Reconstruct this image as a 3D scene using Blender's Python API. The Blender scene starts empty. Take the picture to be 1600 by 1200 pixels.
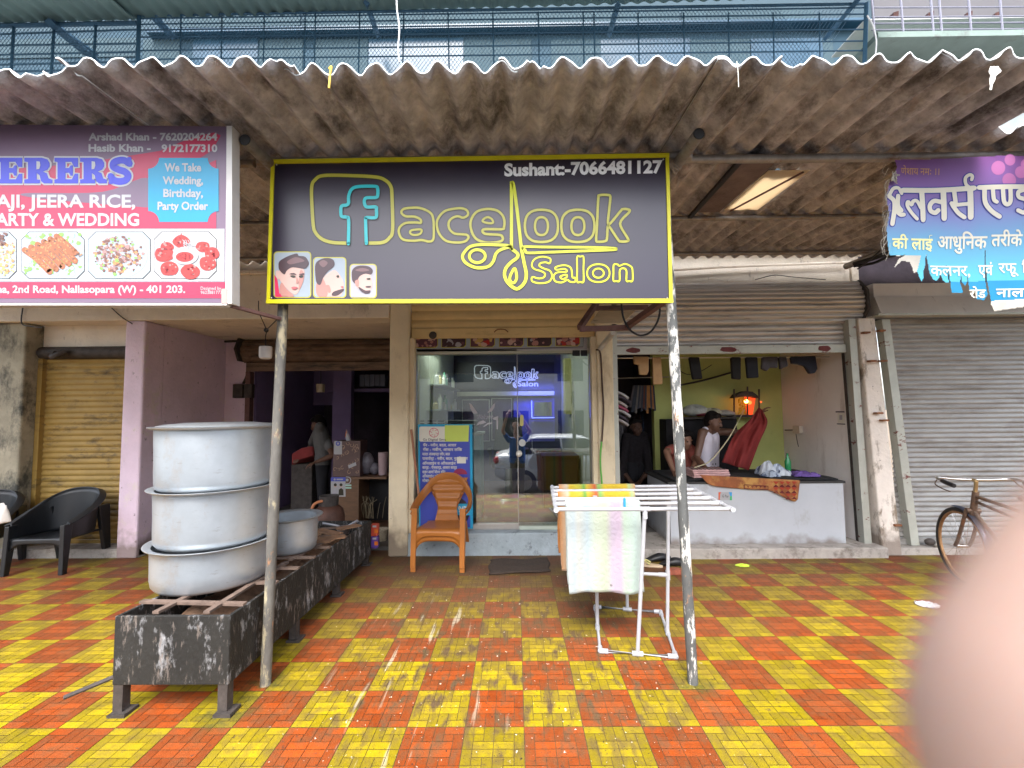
import bpy, bmesh, math, random
from mathutils import Vector, Matrix
from mathutils.geometry import tessellate_polygon

random.seed(11)
sc = bpy.context.scene
COL = sc.collection
R = math.radians

# ------------------------------------------------------------------ camera, sky, sun, exposure
FPX, PITCH, YAW, ROLL, CAMZ = 698.91, 0.0598083, -0.0077271, -0.0085912, 1.61044
FWD = Vector((math.sin(YAW)*math.cos(PITCH), math.cos(YAW)*math.cos(PITCH), math.sin(PITCH)))
_r = Vector((math.cos(YAW), -math.sin(YAW), 0.0)); _u = _r.cross(FWD)
RGT = _r*math.cos(ROLL) + _u*math.sin(ROLL)
UPV = -_r*math.sin(ROLL) + _u*math.cos(ROLL)
CAMP = Vector((0, 0, CAMZ))
cd = bpy.data.cameras.new('camera'); cam = bpy.data.objects.new('camera', cd); COL.objects.link(cam)
cd.sensor_fit = 'HORIZONTAL'; cd.sensor_width = 36.0; cd.lens = 36.0*FPX/1600.0
cd.clip_start = 0.003; cd.clip_end = 800
cd.dof.use_dof = True; cd.dof.focus_distance = 3.7; cd.dof.aperture_fstop = cd.lens/2.4
mw = Matrix.Identity(4)
for i in range(3):
    mw[i][0] = RGT[i]; mw[i][1] = UPV[i]; mw[i][2] = -FWD[i]; mw[i][3] = CAMP[i]
cam.matrix_world = mw
sc.camera = cam

SUN_EL, SUN_AZ = R(51), R(187)          # behind the camera, a little to its left
w = bpy.data.worlds.new('World'); sc.world = w; w.use_nodes = True
nt = w.node_tree; nt.nodes.clear()
sky = nt.nodes.new('ShaderNodeTexSky'); sky.sky_type = 'NISHITA'; sky.sun_disc = False
sky.sun_elevation = SUN_EL; sky.sun_rotation = SUN_AZ
sky.air_density = 1.0; sky.dust_density = 3.0; sky.ozone_density = 1.0
hs = nt.nodes.new('ShaderNodeHueSaturation'); hs.inputs['Saturation'].default_value = 0.55
bg = nt.nodes.new('ShaderNodeBackground'); bg.inputs['Strength'].default_value = 0.15
wo = nt.nodes.new('ShaderNodeOutputWorld')
nt.links.new(sky.outputs[0], hs.inputs['Color']); nt.links.new(hs.outputs[0], bg.inputs['Color']); nt.links.new(bg.outputs[0], wo.inputs[0])
sd = bpy.data.lights.new('sun', 'SUN'); so = bpy.data.objects.new('sun', sd); COL.objects.link(so)
sd.energy = 0.85; sd.angle = R(24); sd.color = (1.0, 0.985, 0.96)
sdir = Vector((math.sin(SUN_AZ)*math.cos(SUN_EL), math.cos(SUN_AZ)*math.cos(SUN_EL), math.sin(SUN_EL)))
so.rotation_euler = sdir.to_track_quat('Z', 'Y').to_euler()
so.location = (0, -20, 30)
sc.view_settings.view_transform = 'Standard'; sc.view_settings.look = 'None'
sc.view_settings.exposure = 2.2; sc.view_settings.gamma = 1.0
sc.cycles.use_denoising = True
sc.cycles.max_bounces = 8; sc.cycles.diffuse_bounces = 5; sc.cycles.transparent_max_bounces = 12
sc.cycles.sample_clamp_indirect = 6.0

def ray(x, y): return FWD + RGT*((x-800)/FPX) + UPV*((600-y)/FPX)
def at(x, y, Y):                          # the point at depth Y seen at photo pixel x, y
    d = ray(x, y); return CAMP + d*(Y/d.y)
def gr(x, y, z=0.0):
    d = ray(x, y); return CAMP + d*((z-CAMZ)/d.z)

# ------------------------------------------------------------------ materials
MATS = {}
def mat(name, col, rough=0.7, metal=0.0, var=0.18, vs=6.0, bump=0.0, bs=60.0, dirt=None, dirt2=None,
        spec=0.5, coat_ior=1.5, splash=0, attr=None, emit=None, stretch=(1,1,1), alpha=1.0, coat=0.0):
    """procedural surface: base colour broken by noise, blotches of dirt, fine bump"""
    if name in MATS: return MATS[name]
    m = bpy.data.materials.new(name); m.use_nodes = True; MATS[name] = m
    n = m.node_tree.nodes; L = m.node_tree.links
    b = n['Principled BSDF']
    b.inputs['Roughness'].default_value = rough; b.inputs['Metallic'].default_value = metal
    b.inputs['Specular IOR Level'].default_value = spec
    b.inputs['Coat Weight'].default_value = coat; b.inputs['Coat IOR'].default_value = coat_ior; b.inputs['Coat Roughness'].default_value = 0.28
    if alpha < 1: b.inputs['Alpha'].default_value = alpha
    tc = n.new('ShaderNodeTexCoord'); mp = n.new('ShaderNodeMapping')
    L.new(tc.outputs['Object'], mp.inputs[0]); mp.inputs['Scale'].default_value = stretch
    no = n.new('ShaderNodeTexNoise'); no.inputs['Scale'].default_value = vs; no.inputs['Detail'].default_value = 8
    no.inputs['Roughness'].default_value = 0.65
    L.new(mp.outputs[0], no.inputs['Vector'])
    rp = n.new('ShaderNodeValToRGB'); L.new(no.outputs[0], rp.inputs[0])
    rp.color_ramp.elements[0].position = 0.3; rp.color_ramp.elements[1].position = 0.7
    c = Vector(col[:3])
    rp.color_ramp.elements[0].color = (*(c*(1-var)), 1)
    rp.color_ramp.elements[1].color = (*[min(1, x*(1+var)) for x in c], 1)
    out = rp.outputs[0]
    k = 0
    for d in (dirt, dirt2):
        if not d: continue
        k += 1
        dc, scale, lo, hi, st = d
        mp2 = n.new('ShaderNodeMapping'); L.new(tc.outputs['Object'], mp2.inputs[0])
        mp2.inputs['Scale'].default_value = st; mp2.inputs['Location'].default_value = (3.1*k, 1.7*k, 0.3*k)
        n2 = n.new('ShaderNodeTexNoise'); n2.inputs['Scale'].default_value = scale; n2.inputs['Detail'].default_value = 10
        n2.inputs['Roughness'].default_value = 0.72
        L.new(mp2.outputs[0], n2.inputs['Vector'])
        mr = n.new('ShaderNodeMapRange'); mr.inputs[1].default_value = lo; mr.inputs[2].default_value = hi
        L.new(n2.outputs[0], mr.inputs[0])
        mx = n.new('ShaderNodeMix'); mx.data_type = 'RGBA'
        L.new(mr.outputs[0], mx.inputs[0]); L.new(out, mx.inputs[6]); mx.inputs[7].default_value = (*dc, 1)
        out = mx.outputs[2]
    if splash:                            # dirt thrown up and rubbed in at the foot of a wall
        ge = n.new('ShaderNodeNewGeometry'); sx_ = n.new('ShaderNodeSeparateXYZ'); L.new(ge.outputs['Position'], sx_.inputs[0])
        q1 = n.new('ShaderNodeTexNoise'); q1.inputs['Scale'].default_value = 7; q1.inputs['Detail'].default_value = 9; L.new(ge.outputs['Position'], q1.inputs['Vector'])
        q2 = n.new('ShaderNodeMath'); q2.operation = 'MULTIPLY_ADD'; q2.inputs[1].default_value = -1.0/splash; q2.inputs[2].default_value = 0.75; L.new(sx_.outputs['Z'], q2.inputs[0])
        q3 = n.new('ShaderNodeMath'); q3.operation = 'ADD'; L.new(q1.outputs[0], q3.inputs[0]); L.new(q2.outputs[0], q3.inputs[1])
        q4 = n.new('ShaderNodeMapRange'); q4.inputs[1].default_value = 0.55; q4.inputs[2].default_value = 0.95; q4.inputs[4].default_value = 0.8; L.new(q3.outputs[0], q4.inputs[0])
        mx = n.new('ShaderNodeMix'); mx.data_type = 'RGBA'; L.new(q4.outputs[0], mx.inputs[0]); L.new(out, mx.inputs[6]); mx.inputs[7].default_value = (0.17,0.13,0.10,1); out = mx.outputs[2]
    if attr:
        at_ = n.new('ShaderNodeAttribute'); at_.attribute_name = attr
        mx = n.new('ShaderNodeMix'); mx.data_type = 'RGBA'; mx.blend_type = 'MULTIPLY'; mx.inputs[0].default_value = 1
        L.new(out, mx.inputs[6]); L.new(at_.outputs['Fac'], mx.inputs[7]); out = mx.outputs[2]
    L.new(out, b.inputs['Base Color'])
    if bump:
        n3 = n.new('ShaderNodeTexNoise'); n3.inputs['Scale'].default_value = bs; n3.inputs['Detail'].default_value = 6
        L.new(mp.outputs[0], n3.inputs['Vector'])
        bu = n.new('ShaderNodeBump'); bu.inputs['Strength'].default_value = bump; bu.inputs['Distance'].default_value = 0.01
        L.new(n3.outputs[0], bu.inputs['Height']); L.new(bu.outputs[0], b.inputs['Normal'])
    if emit:
        b.inputs['Emission Color'].default_value = (*emit[0], 1); b.inputs['Emission Strength'].default_value = emit[1]
    return m

def plain(name, col, rough=0.6, var=0.05, **k): return mat(name, col, rough, var=var, vs=14, **k)

def srgb(r, g, b):
    f = lambda v: (v/255)/12.92 if v/255 <= 0.04045 else ((v/255+0.055)/1.055)**2.4
    return (f(r), f(g), f(b))

# ------------------------------------------------------------------ mesh building
class MB:
    def __init__(s): s.v = []; s.f = []; s.m = []; s.sm = []
    def add(s, vs, fs, m=0, smooth=False):
        o = len(s.v); s.v += [Vector(p) for p in vs]
        for f in fs:
            s.f.append([i+o for i in f]); s.m.append(m); s.sm.append(smooth)
    def box(s, x0, x1, y0, y1, z0, z1, m=0):
        s.add([(x0,y0,z0),(x1,y0,z0),(x1,y1,z0),(x0,y1,z0),(x0,y0,z1),(x1,y0,z1),(x1,y1,z1),(x0,y1,z1)],
              [(0,3,2,1),(4,5,6,7),(0,1,5,4),(1,2,6,5),(2,3,7,6),(3,0,4,7)], m)
    def hexa(s, lo, hi, m=0):            # two quads joined
        s.add(list(lo)+list(hi), [(0,3,2,1),(4,5,6,7),(0,1,5,4),(1,2,6,5),(2,3,7,6),(3,0,4,7)], m)
    def beam(s, a, b, w, h, m=0, up=(0,0,1)):
        a = Vector(a); b = Vector(b); d = (b-a).normalized(); up = Vector(up)
        sx = d.cross(up)
        if sx.length < 1e-4: sx = d.cross(Vector((0,1,0)))
        sx.normalize(); sz = sx.cross(d)
        q = lambda p: [p-sx*w/2-sz*h/2, p+sx*w/2-sz*h/2, p+sx*w/2+sz*h/2, p-sx*w/2+sz*h/2]
        s.hexa(q(a), q(b), m)
    def tube(s, pts, r, seg=10, m=0, caps=True, closed=False):
        pts = [Vector(p) for p in pts]; n = len(pts)
        rr = r if isinstance(r, (list, tuple)) else [r]*n
        o = len(s.v); prev = None
        for i, p in enumerate(pts):
            a = pts[(i-1) % n] if (closed or i > 0) else p
            b = pts[(i+1) % n] if (closed or i < n-1) else p
            t = (b-a)
            t = t.normalized() if t.length > 1e-9 else Vector((0,0,1))
            if prev is None:
                x = t.cross(Vector((0,0,1)))
                if x.length < 0.05: x = t.cross(Vector((0,1,0)))
            else:
                x = prev - t*prev.dot(t)
            x.normalize(); prev = x; y = t.cross(x)
            for k in range(seg):
                an = 2*math.pi*k/seg
                s.v.append(p + (x*math.cos(an)+y*math.sin(an))*rr[i])
        for i in range(n if closed else n-1):
            j = (i+1) % n
            for k in range(seg):
                k2 = (k+1) % seg
                s.f.append([o+i*seg+k, o+i*seg+k2, o+j*seg+k2, o+j*seg+k]); s.m.append(m); s.sm.append(True)
        if caps and not closed:
            s.f.append([o+k for k in reversed(range(seg))]); s.m.append(m); s.sm.append(False)
            s.f.append([o+(n-1)*seg+k for k in range(seg)]); s.m.append(m); s.sm.append(False)
    def lathe(s, prof, c=(0,0,0), seg=40, m=0, smooth=True):
        o = len(s.v); c = Vector(c)
        for (r, z) in prof:
            for k in range(seg):
                a = 2*math.pi*k/seg; s.v.append(c+Vector((r*math.cos(a), r*math.sin(a), z)))
        for i in range(len(prof)-1):
            for k in range(seg):
                k2 = (k+1) % seg
                s.f.append([o+i*seg+k, o+i*seg+k2, o+(i+1)*seg+k2, o+(i+1)*seg+k]); s.m.append(m); s.sm.append(smooth)
    def grid(s, fn, nu, nv, m=0, smooth=True, mf=None):
        o = len(s.v)
        for j in range(nv+1):
            for i in range(nu+1): s.v.append(Vector(fn(i/nu, j/nv)))
        for j in range(nv):
            for i in range(nu):
                a = o+j*(nu+1)+i
                s.f.append([a, a+1, a+nu+2, a+nu+1]); s.m.append(mf(i, j) if mf else m); s.sm.append(smooth)
    def ball(s, c, r, seg=12, rings=8, m=0, sc_=(1,1,1)):
        c = Vector(c)
        s.grid(lambda u, v: c+Vector((sc_[0]*r*math.sin(math.pi*v)*math.cos(2*math.pi*u), sc_[1]*r*math.sin(math.pi*v)*math.sin(2*math.pi*u), sc_[2]*r*math.cos(math.pi*v))), seg, rings, m)
    def prism(s, poly, dirv, m=0):       # planar outline pushed along dirv
        poly = [Vector(p) for p in poly]; d = Vector(dirv); n = len(poly)
        tri = tessellate_polygon([poly])
        o = len(s.v); s.v += poly + [p+d for p in poly]
        for t in tri:
            s.f.append([o+t[0], o+t[1], o+t[2]]); s.m.append(m); s.sm.append(False)
            s.f.append([o+n+t[2], o+n+t[1], o+n+t[0]]); s.m.append(m); s.sm.append(False)
        for i in range(n):
            j = (i+1) % n; s.f.append([o+i, o+j, o+n+j, o+n+i]); s.m.append(m); s.sm.append(False)
    def mul(s, M, frm=0):
        for i in range(frm, len(s.v)): s.v[i] = M @ s.v[i]
    def build(s, name, mats, parent=None, bevel=0, seg=2, solid=0, rim=False, smooth_angle=40, subd=0, recalc=True, origin=None):
        mats = mats if isinstance(mats, (list, tuple)) else [mats]
        if parent is not None:
            root = parent
            while root.parent: root = root.parent
            off = root.location.copy()
        elif origin is not None: off = Vector(origin)
        else:
            xs = [p.x for p in s.v]; ys = [p.y for p in s.v]; zs = [p.z for p in s.v]
            off = Vector(((min(xs)+max(xs))/2, (min(ys)+max(ys))/2, min(zs)))
        me = bpy.data.meshes.new(name)
        me.from_pydata([p-off for p in s.v], [], s.f)
        for m in mats: me.materials.append(m)
        me.polygons.foreach_set('material_index', s.m); me.polygons.foreach_set('use_smooth', s.sm)
        if recalc:
            bm = bmesh.new(); bm.from_mesh(me); bmesh.ops.recalc_face_normals(bm, faces=bm.faces); bm.to_mesh(me); bm.free()
        me.update()
        if any(s.sm): me.set_sharp_from_angle(angle=R(smooth_angle))
        o = bpy.data.objects.new(name, me); COL.objects.link(o)
        if parent is not None: o.parent = parent
        else: o.location = off
        if solid:
            md = o.modifiers.new('solid', 'SOLIDIFY'); md.thickness = solid; md.offset = 0
            if rim: md.material_offset_rim = 1
        if bevel:
            md = o.modifiers.new('bevel', 'BEVEL'); md.width = bevel; md.segments = seg; md.limit_method = 'ANGLE'; md.angle_limit = R(40)
        if subd:
            md = o.modifiers.new('subd', 'SUBSURF'); md.levels = subd; md.render_levels = subd
        return o

def bx(*a, m=0):
    b = MB(); b.box(*a, m=m); return b
def tb(pts, r, seg=10, **k):
    b = MB(); b.tube(pts, r, seg, **k); return b

def tag(o, label=None, cat=None, group=None, kind=None):
    if label: o['label'] = label
    if cat: o['category'] = cat
    if group: o['group'] = group
    if kind: o['kind'] = kind
    return o
def thing(name, loc, label, cat, group=None):
    o = bpy.data.objects.new(name, None); COL.objects.link(o); o.location = loc; o.empty_display_size = 0.1
    return tag(o, label, cat, group)
def dup(o, parent=None):
    c = o.copy(); COL.objects.link(c); c.parent = parent
    for ch in list(o.children): dup(ch, c)
    return c

def spline(pts, closed=False, n=6):      # Catmull-Rom through the points
    P = [Vector(p) for p in pts]; N = len(P); out = []
    for i in range(N if closed else N-1):
        p1 = P[i]; p2 = P[(i+1) % N]
        p0 = P[(i-1) % N] if closed or i > 0 else p1*2-p2
        p3 = P[(i+2) % N] if closed or i+2 < N else p2*2-p1
        for k in range(n):
            t = k/n
            out.append(0.5*((2*p1)+(p2-p0)*t+(2*p0-5*p1+4*p2-p3)*t*t+(3*p1-p0-3*p2+p3)*t**3))
    if not closed: out.append(P[-1])
    return out

# flat printed artwork: polygons, lines and lettering laid on a surface given by fn(px, py, layer)
class Art:
    def __init__(s, fn): s.fn = fn; s.b = MB()
    def poly(s, pts, m, layer=0):
        P = [Vector((p[0], p[1], 0)) for p in pts]
        tri = tessellate_polygon([P])
        s.b.add([s.fn(p.x, p.y, layer) for p in P], tri, m)
    def stroke(s, pts, wd, m, layer=0, closed=False, smooth=True, n=6):
        P = [Vector((p[0], p[1])) for p in pts]
        if smooth: P = spline(P, closed, n)
        N = len(P); vs = []
        for i in range(N):
            a = P[(i-1) % N] if closed or i > 0 else P[i]
            c = P[(i+1) % N] if closed or i < N-1 else P[i]
            t = (c-a)
            t = t.normalized() if t.length > 1e-9 else Vector((1, 0))
            nn = Vector((-t.y, t.x))*wd/2
            vs += [P[i]+nn, P[i]-nn]
        fs = []
        for i in range(N if closed else N-1):
            j = (i+1) % N; fs.append((2*i, 2*i+1, 2*j+1, 2*j))
        s.b.add([s.fn(v.x, v.y, layer) for v in vs], fs, m)
        if not closed:
            for e in (P[0], P[-1]): s.disc(e.x, e.y, wd/2, m, layer, 8)
    def disc(s, x, y, r, m, layer=0, n=16, ry=None):
        s.poly([(x+r*math.cos(2*math.pi*k/n), y+(ry or r)*math.sin(2*math.pi*k/n)) for k in range(n)], m, layer)
    def rrect(s, x0, y0, x1, y1, r, m, layer=0):
        s.poly(rr_pts(x0, y0, x1, y1, r), m, layer)
    def text(s, body, x0, x1, yb, yt, m, layer=0, bold=0.0, shear=0.0, slope=0.0):
        """lettering stretched into the box x0..x1, baseline yb up to the cap top yt (photo pixels)"""
        vs, fs, bb = glyphs(body, bold)
        sx = (x1-x0)/(bb[1]-bb[0]); sy = (yb-yt)/0.69
        out = []
        for (x, y) in vs:
            X = x0+(x-bb[0])*sx + shear*y*sy; Y = yb-y*sy + slope*(X-x0)
            out.append(s.fn(X, Y, layer))
        s.b.add(out, fs, m)
    def build(s, name, mats, parent, **k): return s.b.build(name, mats, parent, recalc=False, **k)
def rr_pts(x0, y0, x1, y1, r, n=5):
    out = []
    for (cx, cy, a0) in ((x1-r, y1-r, 0), (x0+r, y1-r, 90), (x0+r, y0+r, 180), (x1-r, y0+r, 270)):
        for k in range(n+1):
            a = R(a0+90*k/n); out.append((cx+r*math.cos(a), cy+r*math.sin(a)))
    return out
_G = {}
def glyphs(body, bold=0.0):
    key = (body, bold)
    if key in _G: return _G[key]
    c = bpy.data.curves.new('lettering', 'FONT'); c.body = body; c.offset = bold; c.resolution_u = 3
    o = bpy.data.objects.new('lettering', c); COL.objects.link(o)
    dg = bpy.context.evaluated_depsgraph_get(); dg.update()
    me = bpy.data.meshes.new_from_object(o.evaluated_get(dg))
    vs = [(v.co.x, v.co.y) for v in me.vertices]; fs = [tuple(p.vertices) for p in me.polygons]
    bb = (min(v[0] for v in vs), max(v[0] for v in vs))
    bpy.data.objects.remove(o); bpy.data.curves.remove(c); bpy.data.meshes.remove(me)
    _G[key] = (vs, fs, bb); return _G[key]

# ------------------------------------------------------------------ shared materials
M_cream = mat('cream_plaster', (0.74,0.66,0.55), 0.85, var=0.10, vs=3, bump=0.5, bs=45, dirt=((0.22,0.16,0.11),2.2,0.56,0.80,(1,1,0.5)), dirt2=((0.16,0.12,0.09),9,0.60,0.74,(1,1,0.5)))
M_yelcream = mat('yellow_cream_plaster', (0.72,0.61,0.42), 0.8, var=0.08, vs=3, bump=0.3, bs=40, dirt=((0.33,0.23,0.13),3,0.54,0.8,(1,1,0.4)), dirt2=((0.12,0.07,0.04),22,0.65,0.71,(1,1,1)), splash=0.45)
M_pink = mat('pink_plaster', (0.74,0.59,0.70), 0.85, var=0.10, vs=3, bump=0.45, bs=35, dirt=((0.72,0.62,0.60),4,0.56,0.68,(1,1,1)), dirt2=((0.16,0.10,0.11),16,0.61,0.70,(1,1,0.7)), splash=0.4)
M_pillar = mat('peeling_pillar', (0.740,0.670,0.600), 0.85, var=0.10, vs=5, bump=0.5, bs=30, dirt=((0.24,0.19,0.14),6,0.53,0.63,(1,1,0.4)), dirt2=((0.1,0.07,0.05),25,0.63,0.70,(1,1,1)), splash=0.5)
M_mossy = mat('mossy_pillar', (0.336,0.304,0.224), 0.9, var=0.25, vs=4, bump=0.5, bs=30, dirt=((0.06,0.06,0.05),3.5,0.46,0.62,(1,1,0.6)))
M_white = mat('white_paint_wall', (0.80,0.75,0.71), 0.75, var=0.05, vs=2, bump=0.15, bs=30, dirt=((0.36,0.28,0.22),2.5,0.56,0.85,(1.5,1.5,0.4)), dirt2=((0.08,0.06,0.05),20,0.70,0.74,(1,1,1)))
M_green = mat('lime_green_wall', (0.493,0.528,0.176), 0.8, var=0.08, vs=3, bump=0.15, bs=30, dirt=((0.2,0.19,0.06),3,0.58,0.8,(1,1,0.5)))
M_step = mat('blue_cement_step', (0.36,0.42,0.45), 0.75, var=0.2, vs=5, bump=0.3, bs=50, dirt=((0.08,0.08,0.08),7,0.56,0.68,(1,1,1)), dirt2=((0.55,0.52,0.48),9,0.62,0.75,(1,1,1)))
M_conc = mat('worn_concrete', (0.34,0.31,0.28), 0.9, var=0.2, vs=5, bump=0.5, bs=40, dirt=((0.12,0.10,0.08),6,0.5,0.7,(1,1,1)))
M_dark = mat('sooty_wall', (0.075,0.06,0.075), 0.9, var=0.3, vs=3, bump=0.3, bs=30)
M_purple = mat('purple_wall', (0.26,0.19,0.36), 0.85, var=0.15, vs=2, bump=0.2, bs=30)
M_floor_in = mat('shop_cement_floor', (0.12,0.11,0.10), 0.8, var=0.2, vs=4)
M_ceil = mat('shop_ceiling', (0.5,0.47,0.42), 0.9, var=0.05, vs=3)
M_black = plain('black_plastic', (0.012,0.012,0.014), 0.45)
M_soot = mat('sooty_iron', (0.06,0.05,0.045), 0.7, 0.3, var=0.4, vs=14, bump=0.3, bs=60)
M_wire = plain('black_wire', (0.015,0.014,0.014), 0.5)
M_iron = mat('red_oxide_iron', (0.15,0.075,0.065), 0.7, 0.1, var=0.3, vs=12, bump=0.2, bs=60)
M_galv = mat('galvanised_pipe', (0.30,0.28,0.26), 0.5, 0.55, var=0.25, vs=12, bump=0.15, bs=60, dirt=((0.20,0.10,0.05),8,0.55,0.70,(1,1,1)))
M_alu = mat('door_aluminium', (0.55,0.54,0.52), 0.35, 0.8, var=0.08, vs=10)
M_rust = mat('rust', (0.22,0.09,0.04), 0.9, var=0.4, vs=20, bump=0.3, bs=80)

# ------------------------------------------------------------------ pavement: cement tiles in brick pattern
T = 0.3; OX, OY = 0.0278, 2.3830
M_ty = mat('yellow_cement_tile', (0.336,0.252,0.002), 0.6, var=0.12, vs=30, bump=0.25, bs=160, attr='tone', spec=0.22,
           dirt=((0.10,0.07,0.03),26,0.60,0.67,(1,1,1)))
M_to = mat('orange_cement_tile', (0.304,0.054,0.006), 0.6, var=0.15, vs=30, bump=0.25, bs=160, attr='tone', spec=0.22,
           dirt=((0.07,0.04,0.03),26,0.61,0.68,(1,1,1)))
M_gt = mat('dirty_grout', (0.10,0.065,0.03), 0.9, var=0.3, vs=30)
def stain(m):
    """paint drips, droppings and trodden-in dirt where the photo has them: in front of the salon door; plus shade deepening towards the shops"""
    n = m.node_tree.nodes; L = m.node_tree.links; b = n['Principled BSDF']
    src = b.inputs['Base Color'].links[0].from_socket
    geo = n.new('ShaderNodeNewGeometry'); sep = n.new('ShaderNodeSeparateXYZ'); L.new(geo.outputs['Position'], sep.inputs[0])
    def math_(op, a, bb=None, c=None, clamp=False):
        q = n.new('ShaderNodeMath'); q.operation = op; q.use_clamp = clamp
        for i, x in enumerate((a, bb, c)):
            if x is None: continue
            if isinstance(x, (int, float)): q.inputs[i].default_value = x
            else: L.new(x, q.inputs[i])
        return q.outputs[0]
    def band(sock, c, wdt, soft):        # 1 inside |v-c|<w, fading to 0
        return math_('SUBTRACT', 1.0, math_('DIVIDE', math_('SUBTRACT', math_('ABSOLUTE', math_('SUBTRACT', sock, c)), wdt), soft), clamp=True)
    def noise(scale, st, lo, hi, det=6):
        mp = n.new('ShaderNodeMapping'); L.new(geo.outputs['Position'], mp.inputs[0]); mp.inputs['Scale'].default_value = st
        q = n.new('ShaderNodeTexNoise'); q.inputs['Scale'].default_value = scale; q.inputs['Detail'].default_value = det
        q.inputs['Roughness'].default_value = 0.6; L.new(mp.outputs[0], q.inputs['Vector'])
        r = n.new('ShaderNodeMapRange'); r.inputs[1].default_value = lo; r.inputs[2].default_value = hi; L.new(q.outputs[0], r.inputs[0])
        return r.outputs[0]
    zx = band(sep.outputs['X'], -0.12, 0.75, 0.7); zy = band(sep.outputs['Y'], 2.7, 1.2, 1.2)
    zone = math_('MULTIPLY', zx, zy); zone2 = math_('MULTIPLY', zx, band(sep.outputs['Y'], 3.2, 0.7, 0.75))
    def mix(src, f, col):
        mx = n.new('ShaderNodeMix'); mx.data_type = 'RGBA'; L.new(f, mx.inputs[0]); L.new(src, mx.inputs[6]); mx.inputs[7].default_value = (*col, 1)
        return mx.outputs[2]
    film = math_('MULTIPLY', noise(2.2, (1,1,1), 0.36, 0.72, 9), 0.30)
    src = mix(src, film, (0.16,0.10,0.045))
    src = mix(src, math_('MULTIPLY', noise(11, (1,1,1), 0.46, 0.70, 9), 0.5), (0.12,0.075,0.035))
    gz = math_('MULTIPLY', band(sep.outputs['X'], -0.2, 1.2, 1.0), math_('MULTIPLY', math_('SUBTRACT', sep.outputs['Y'], 3.0), 0.62, clamp=True))
    src = mix(src, math_('MULTIPLY', gz, noise(5, (1,1,1), 0.22, 0.62, 8)), (0.13,0.075,0.045))
    grime_shade = math_('MULTIPLY', math_('MULTIPLY', math_('SUBTRACT', sep.outputs['Y'], 2.8), 0.50, clamp=True), 0.72)  # grime, with the light's falloff towards the shops painted into the tiles
    src = mix(src, math_('MULTIPLY', grime_shade, noise(4, (1,1,1), 0.05, 0.62, 8)), (0.10,0.060,0.035))
    src = mix(src, math_('MULTIPLY', zone2, noise(7, (2.0,0.8,1), 0.50, 0.64, 10)), (0.11,0.07,0.035))
    src = mix(src, math_('MULTIPLY', zone, noise(60, (1,1,1), 0.655, 0.675, 3)), (0.03,0.025,0.02))
    src = mix(src, math_('MULTIPLY', zone, noise(34, (1,1,1), 0.672, 0.692, 4)), (0.72,0.66,0.55))
    zl = math_('MULTIPLY', band(sep.outputs['X'], -0.6, 0.35, 0.3), band(sep.outputs['Y'], 2.8, 0.8, 0.6))
    rot = n.new('ShaderNodeMapping'); L.new(geo.outputs['Position'], rot.inputs[0]); rot.inputs['Rotation'].default_value = (0,0,R(10)); rot.inputs['Scale'].default_value = (16,1.6,1)
    q = n.new('ShaderNodeTexNoise'); q.inputs['Scale'].default_value = 1.0; q.inputs['Detail'].default_value = 7; L.new(rot.outputs[0], q.inputs['Vector'])
    r = n.new('ShaderNodeMapRange'); r.inputs[1].default_value = 0.63; r.inputs[2].default_value = 0.70; L.new(q.outputs[0], r.inputs[0])
    src = mix(src, math_('MULTIPLY', math_('MULTIPLY', zl, r.outputs[0]), 0.55), (0.50,0.45,0.33))
    for (cx, cy, rr) in ((1.03,2.72,0.13),(-1.5,2.75,0.12),(-1.57,2.5,0.14)):   # rust and moss rings round the posts
        d = math_('ADD', math_('ABSOLUTE', math_('SUBTRACT', sep.outputs['X'], cx)), math_('ABSOLUTE', math_('SUBTRACT', sep.outputs['Y'], cy)))
        src = mix(src, math_('MULTIPLY', math_('SUBTRACT', 1.25, math_('DIVIDE', d, rr*1.4), clamp=True), noise(14, (1,1,1), 0.35, 0.6, 6)), (0.07,0.07,0.02))
    L.new(src, b.inputs['Base Color'])
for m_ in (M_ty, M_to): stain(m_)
BR = []
for a in range(6):                        # one tile: 6 x 6 units of bricks
    pass
for (sx, sy) in ((0,0),(4,0),(0,5),(4,5)): BR.append((sx, sy, 2, 1, 1.10))
for (sx, sy) in ((2,0),(3,0),(2,4),(3,4)): BR.append((sx, sy, 1, 2, 0.80))
for (sx, sy) in ((1,2),(3,2),(1,3),(3,3)): BR.append((sx, sy, 2, 1, 1.16))
for sx in (0, 5):
    BR.append((sx, 1, 1, 2, 0.82)); BR.append((sx, 3, 1, 2, 0.82))
for (sx, sy) in ((1,1),(4,1),(1,4),(4,4)): BR.append((sx, sy, 1, 1, 0.86))
pv = MB(); tone = []
pv.add([(-9,1.70,-0.004),(9,1.70,-0.004),(9,5.42,-0.004),(-9,5.42,-0.004)], [(0,1,2,3)], 2); tone.append(1)
U = T/6; g_ = 0.0016
for c in range(-30, 30):
    for r_ in range(-2, 10):
        px, py = OX+c*T, OY+r_*T
        tt = random.uniform(0.80, 1.10); mi = (c+r_) % 2
        for (sx, sy, wx, wy, k) in BR:
            x0 = px+sx*U+g_; x1 = px+(sx+wx)*U-g_; y0 = py+sy*U+g_; y1 = py+(sy+wy)*U-g_
            y0 = max(y0, 1.70)
            z = random.uniform(-0.0004, 0.0004)
            if sx == 0: x0 += 0.0008
            if sy == 0: y0 += 0.0008
            pv.add([(x0,y0,z),(x1,y0,z),(x1,y1,z),(x0,y1,z)], [(0,1,2,3)], mi)
            tone.append(tt*k*random.uniform(0.93, 1.05))
pv.box(-9, 9, 1.62, 1.699, -0.55, 0.0, 2)
tone += [1]*6
pav = pv.build('pavement', [M_ty, M_to, M_gt], origin=(0,0,0), recalc=False)
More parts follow.
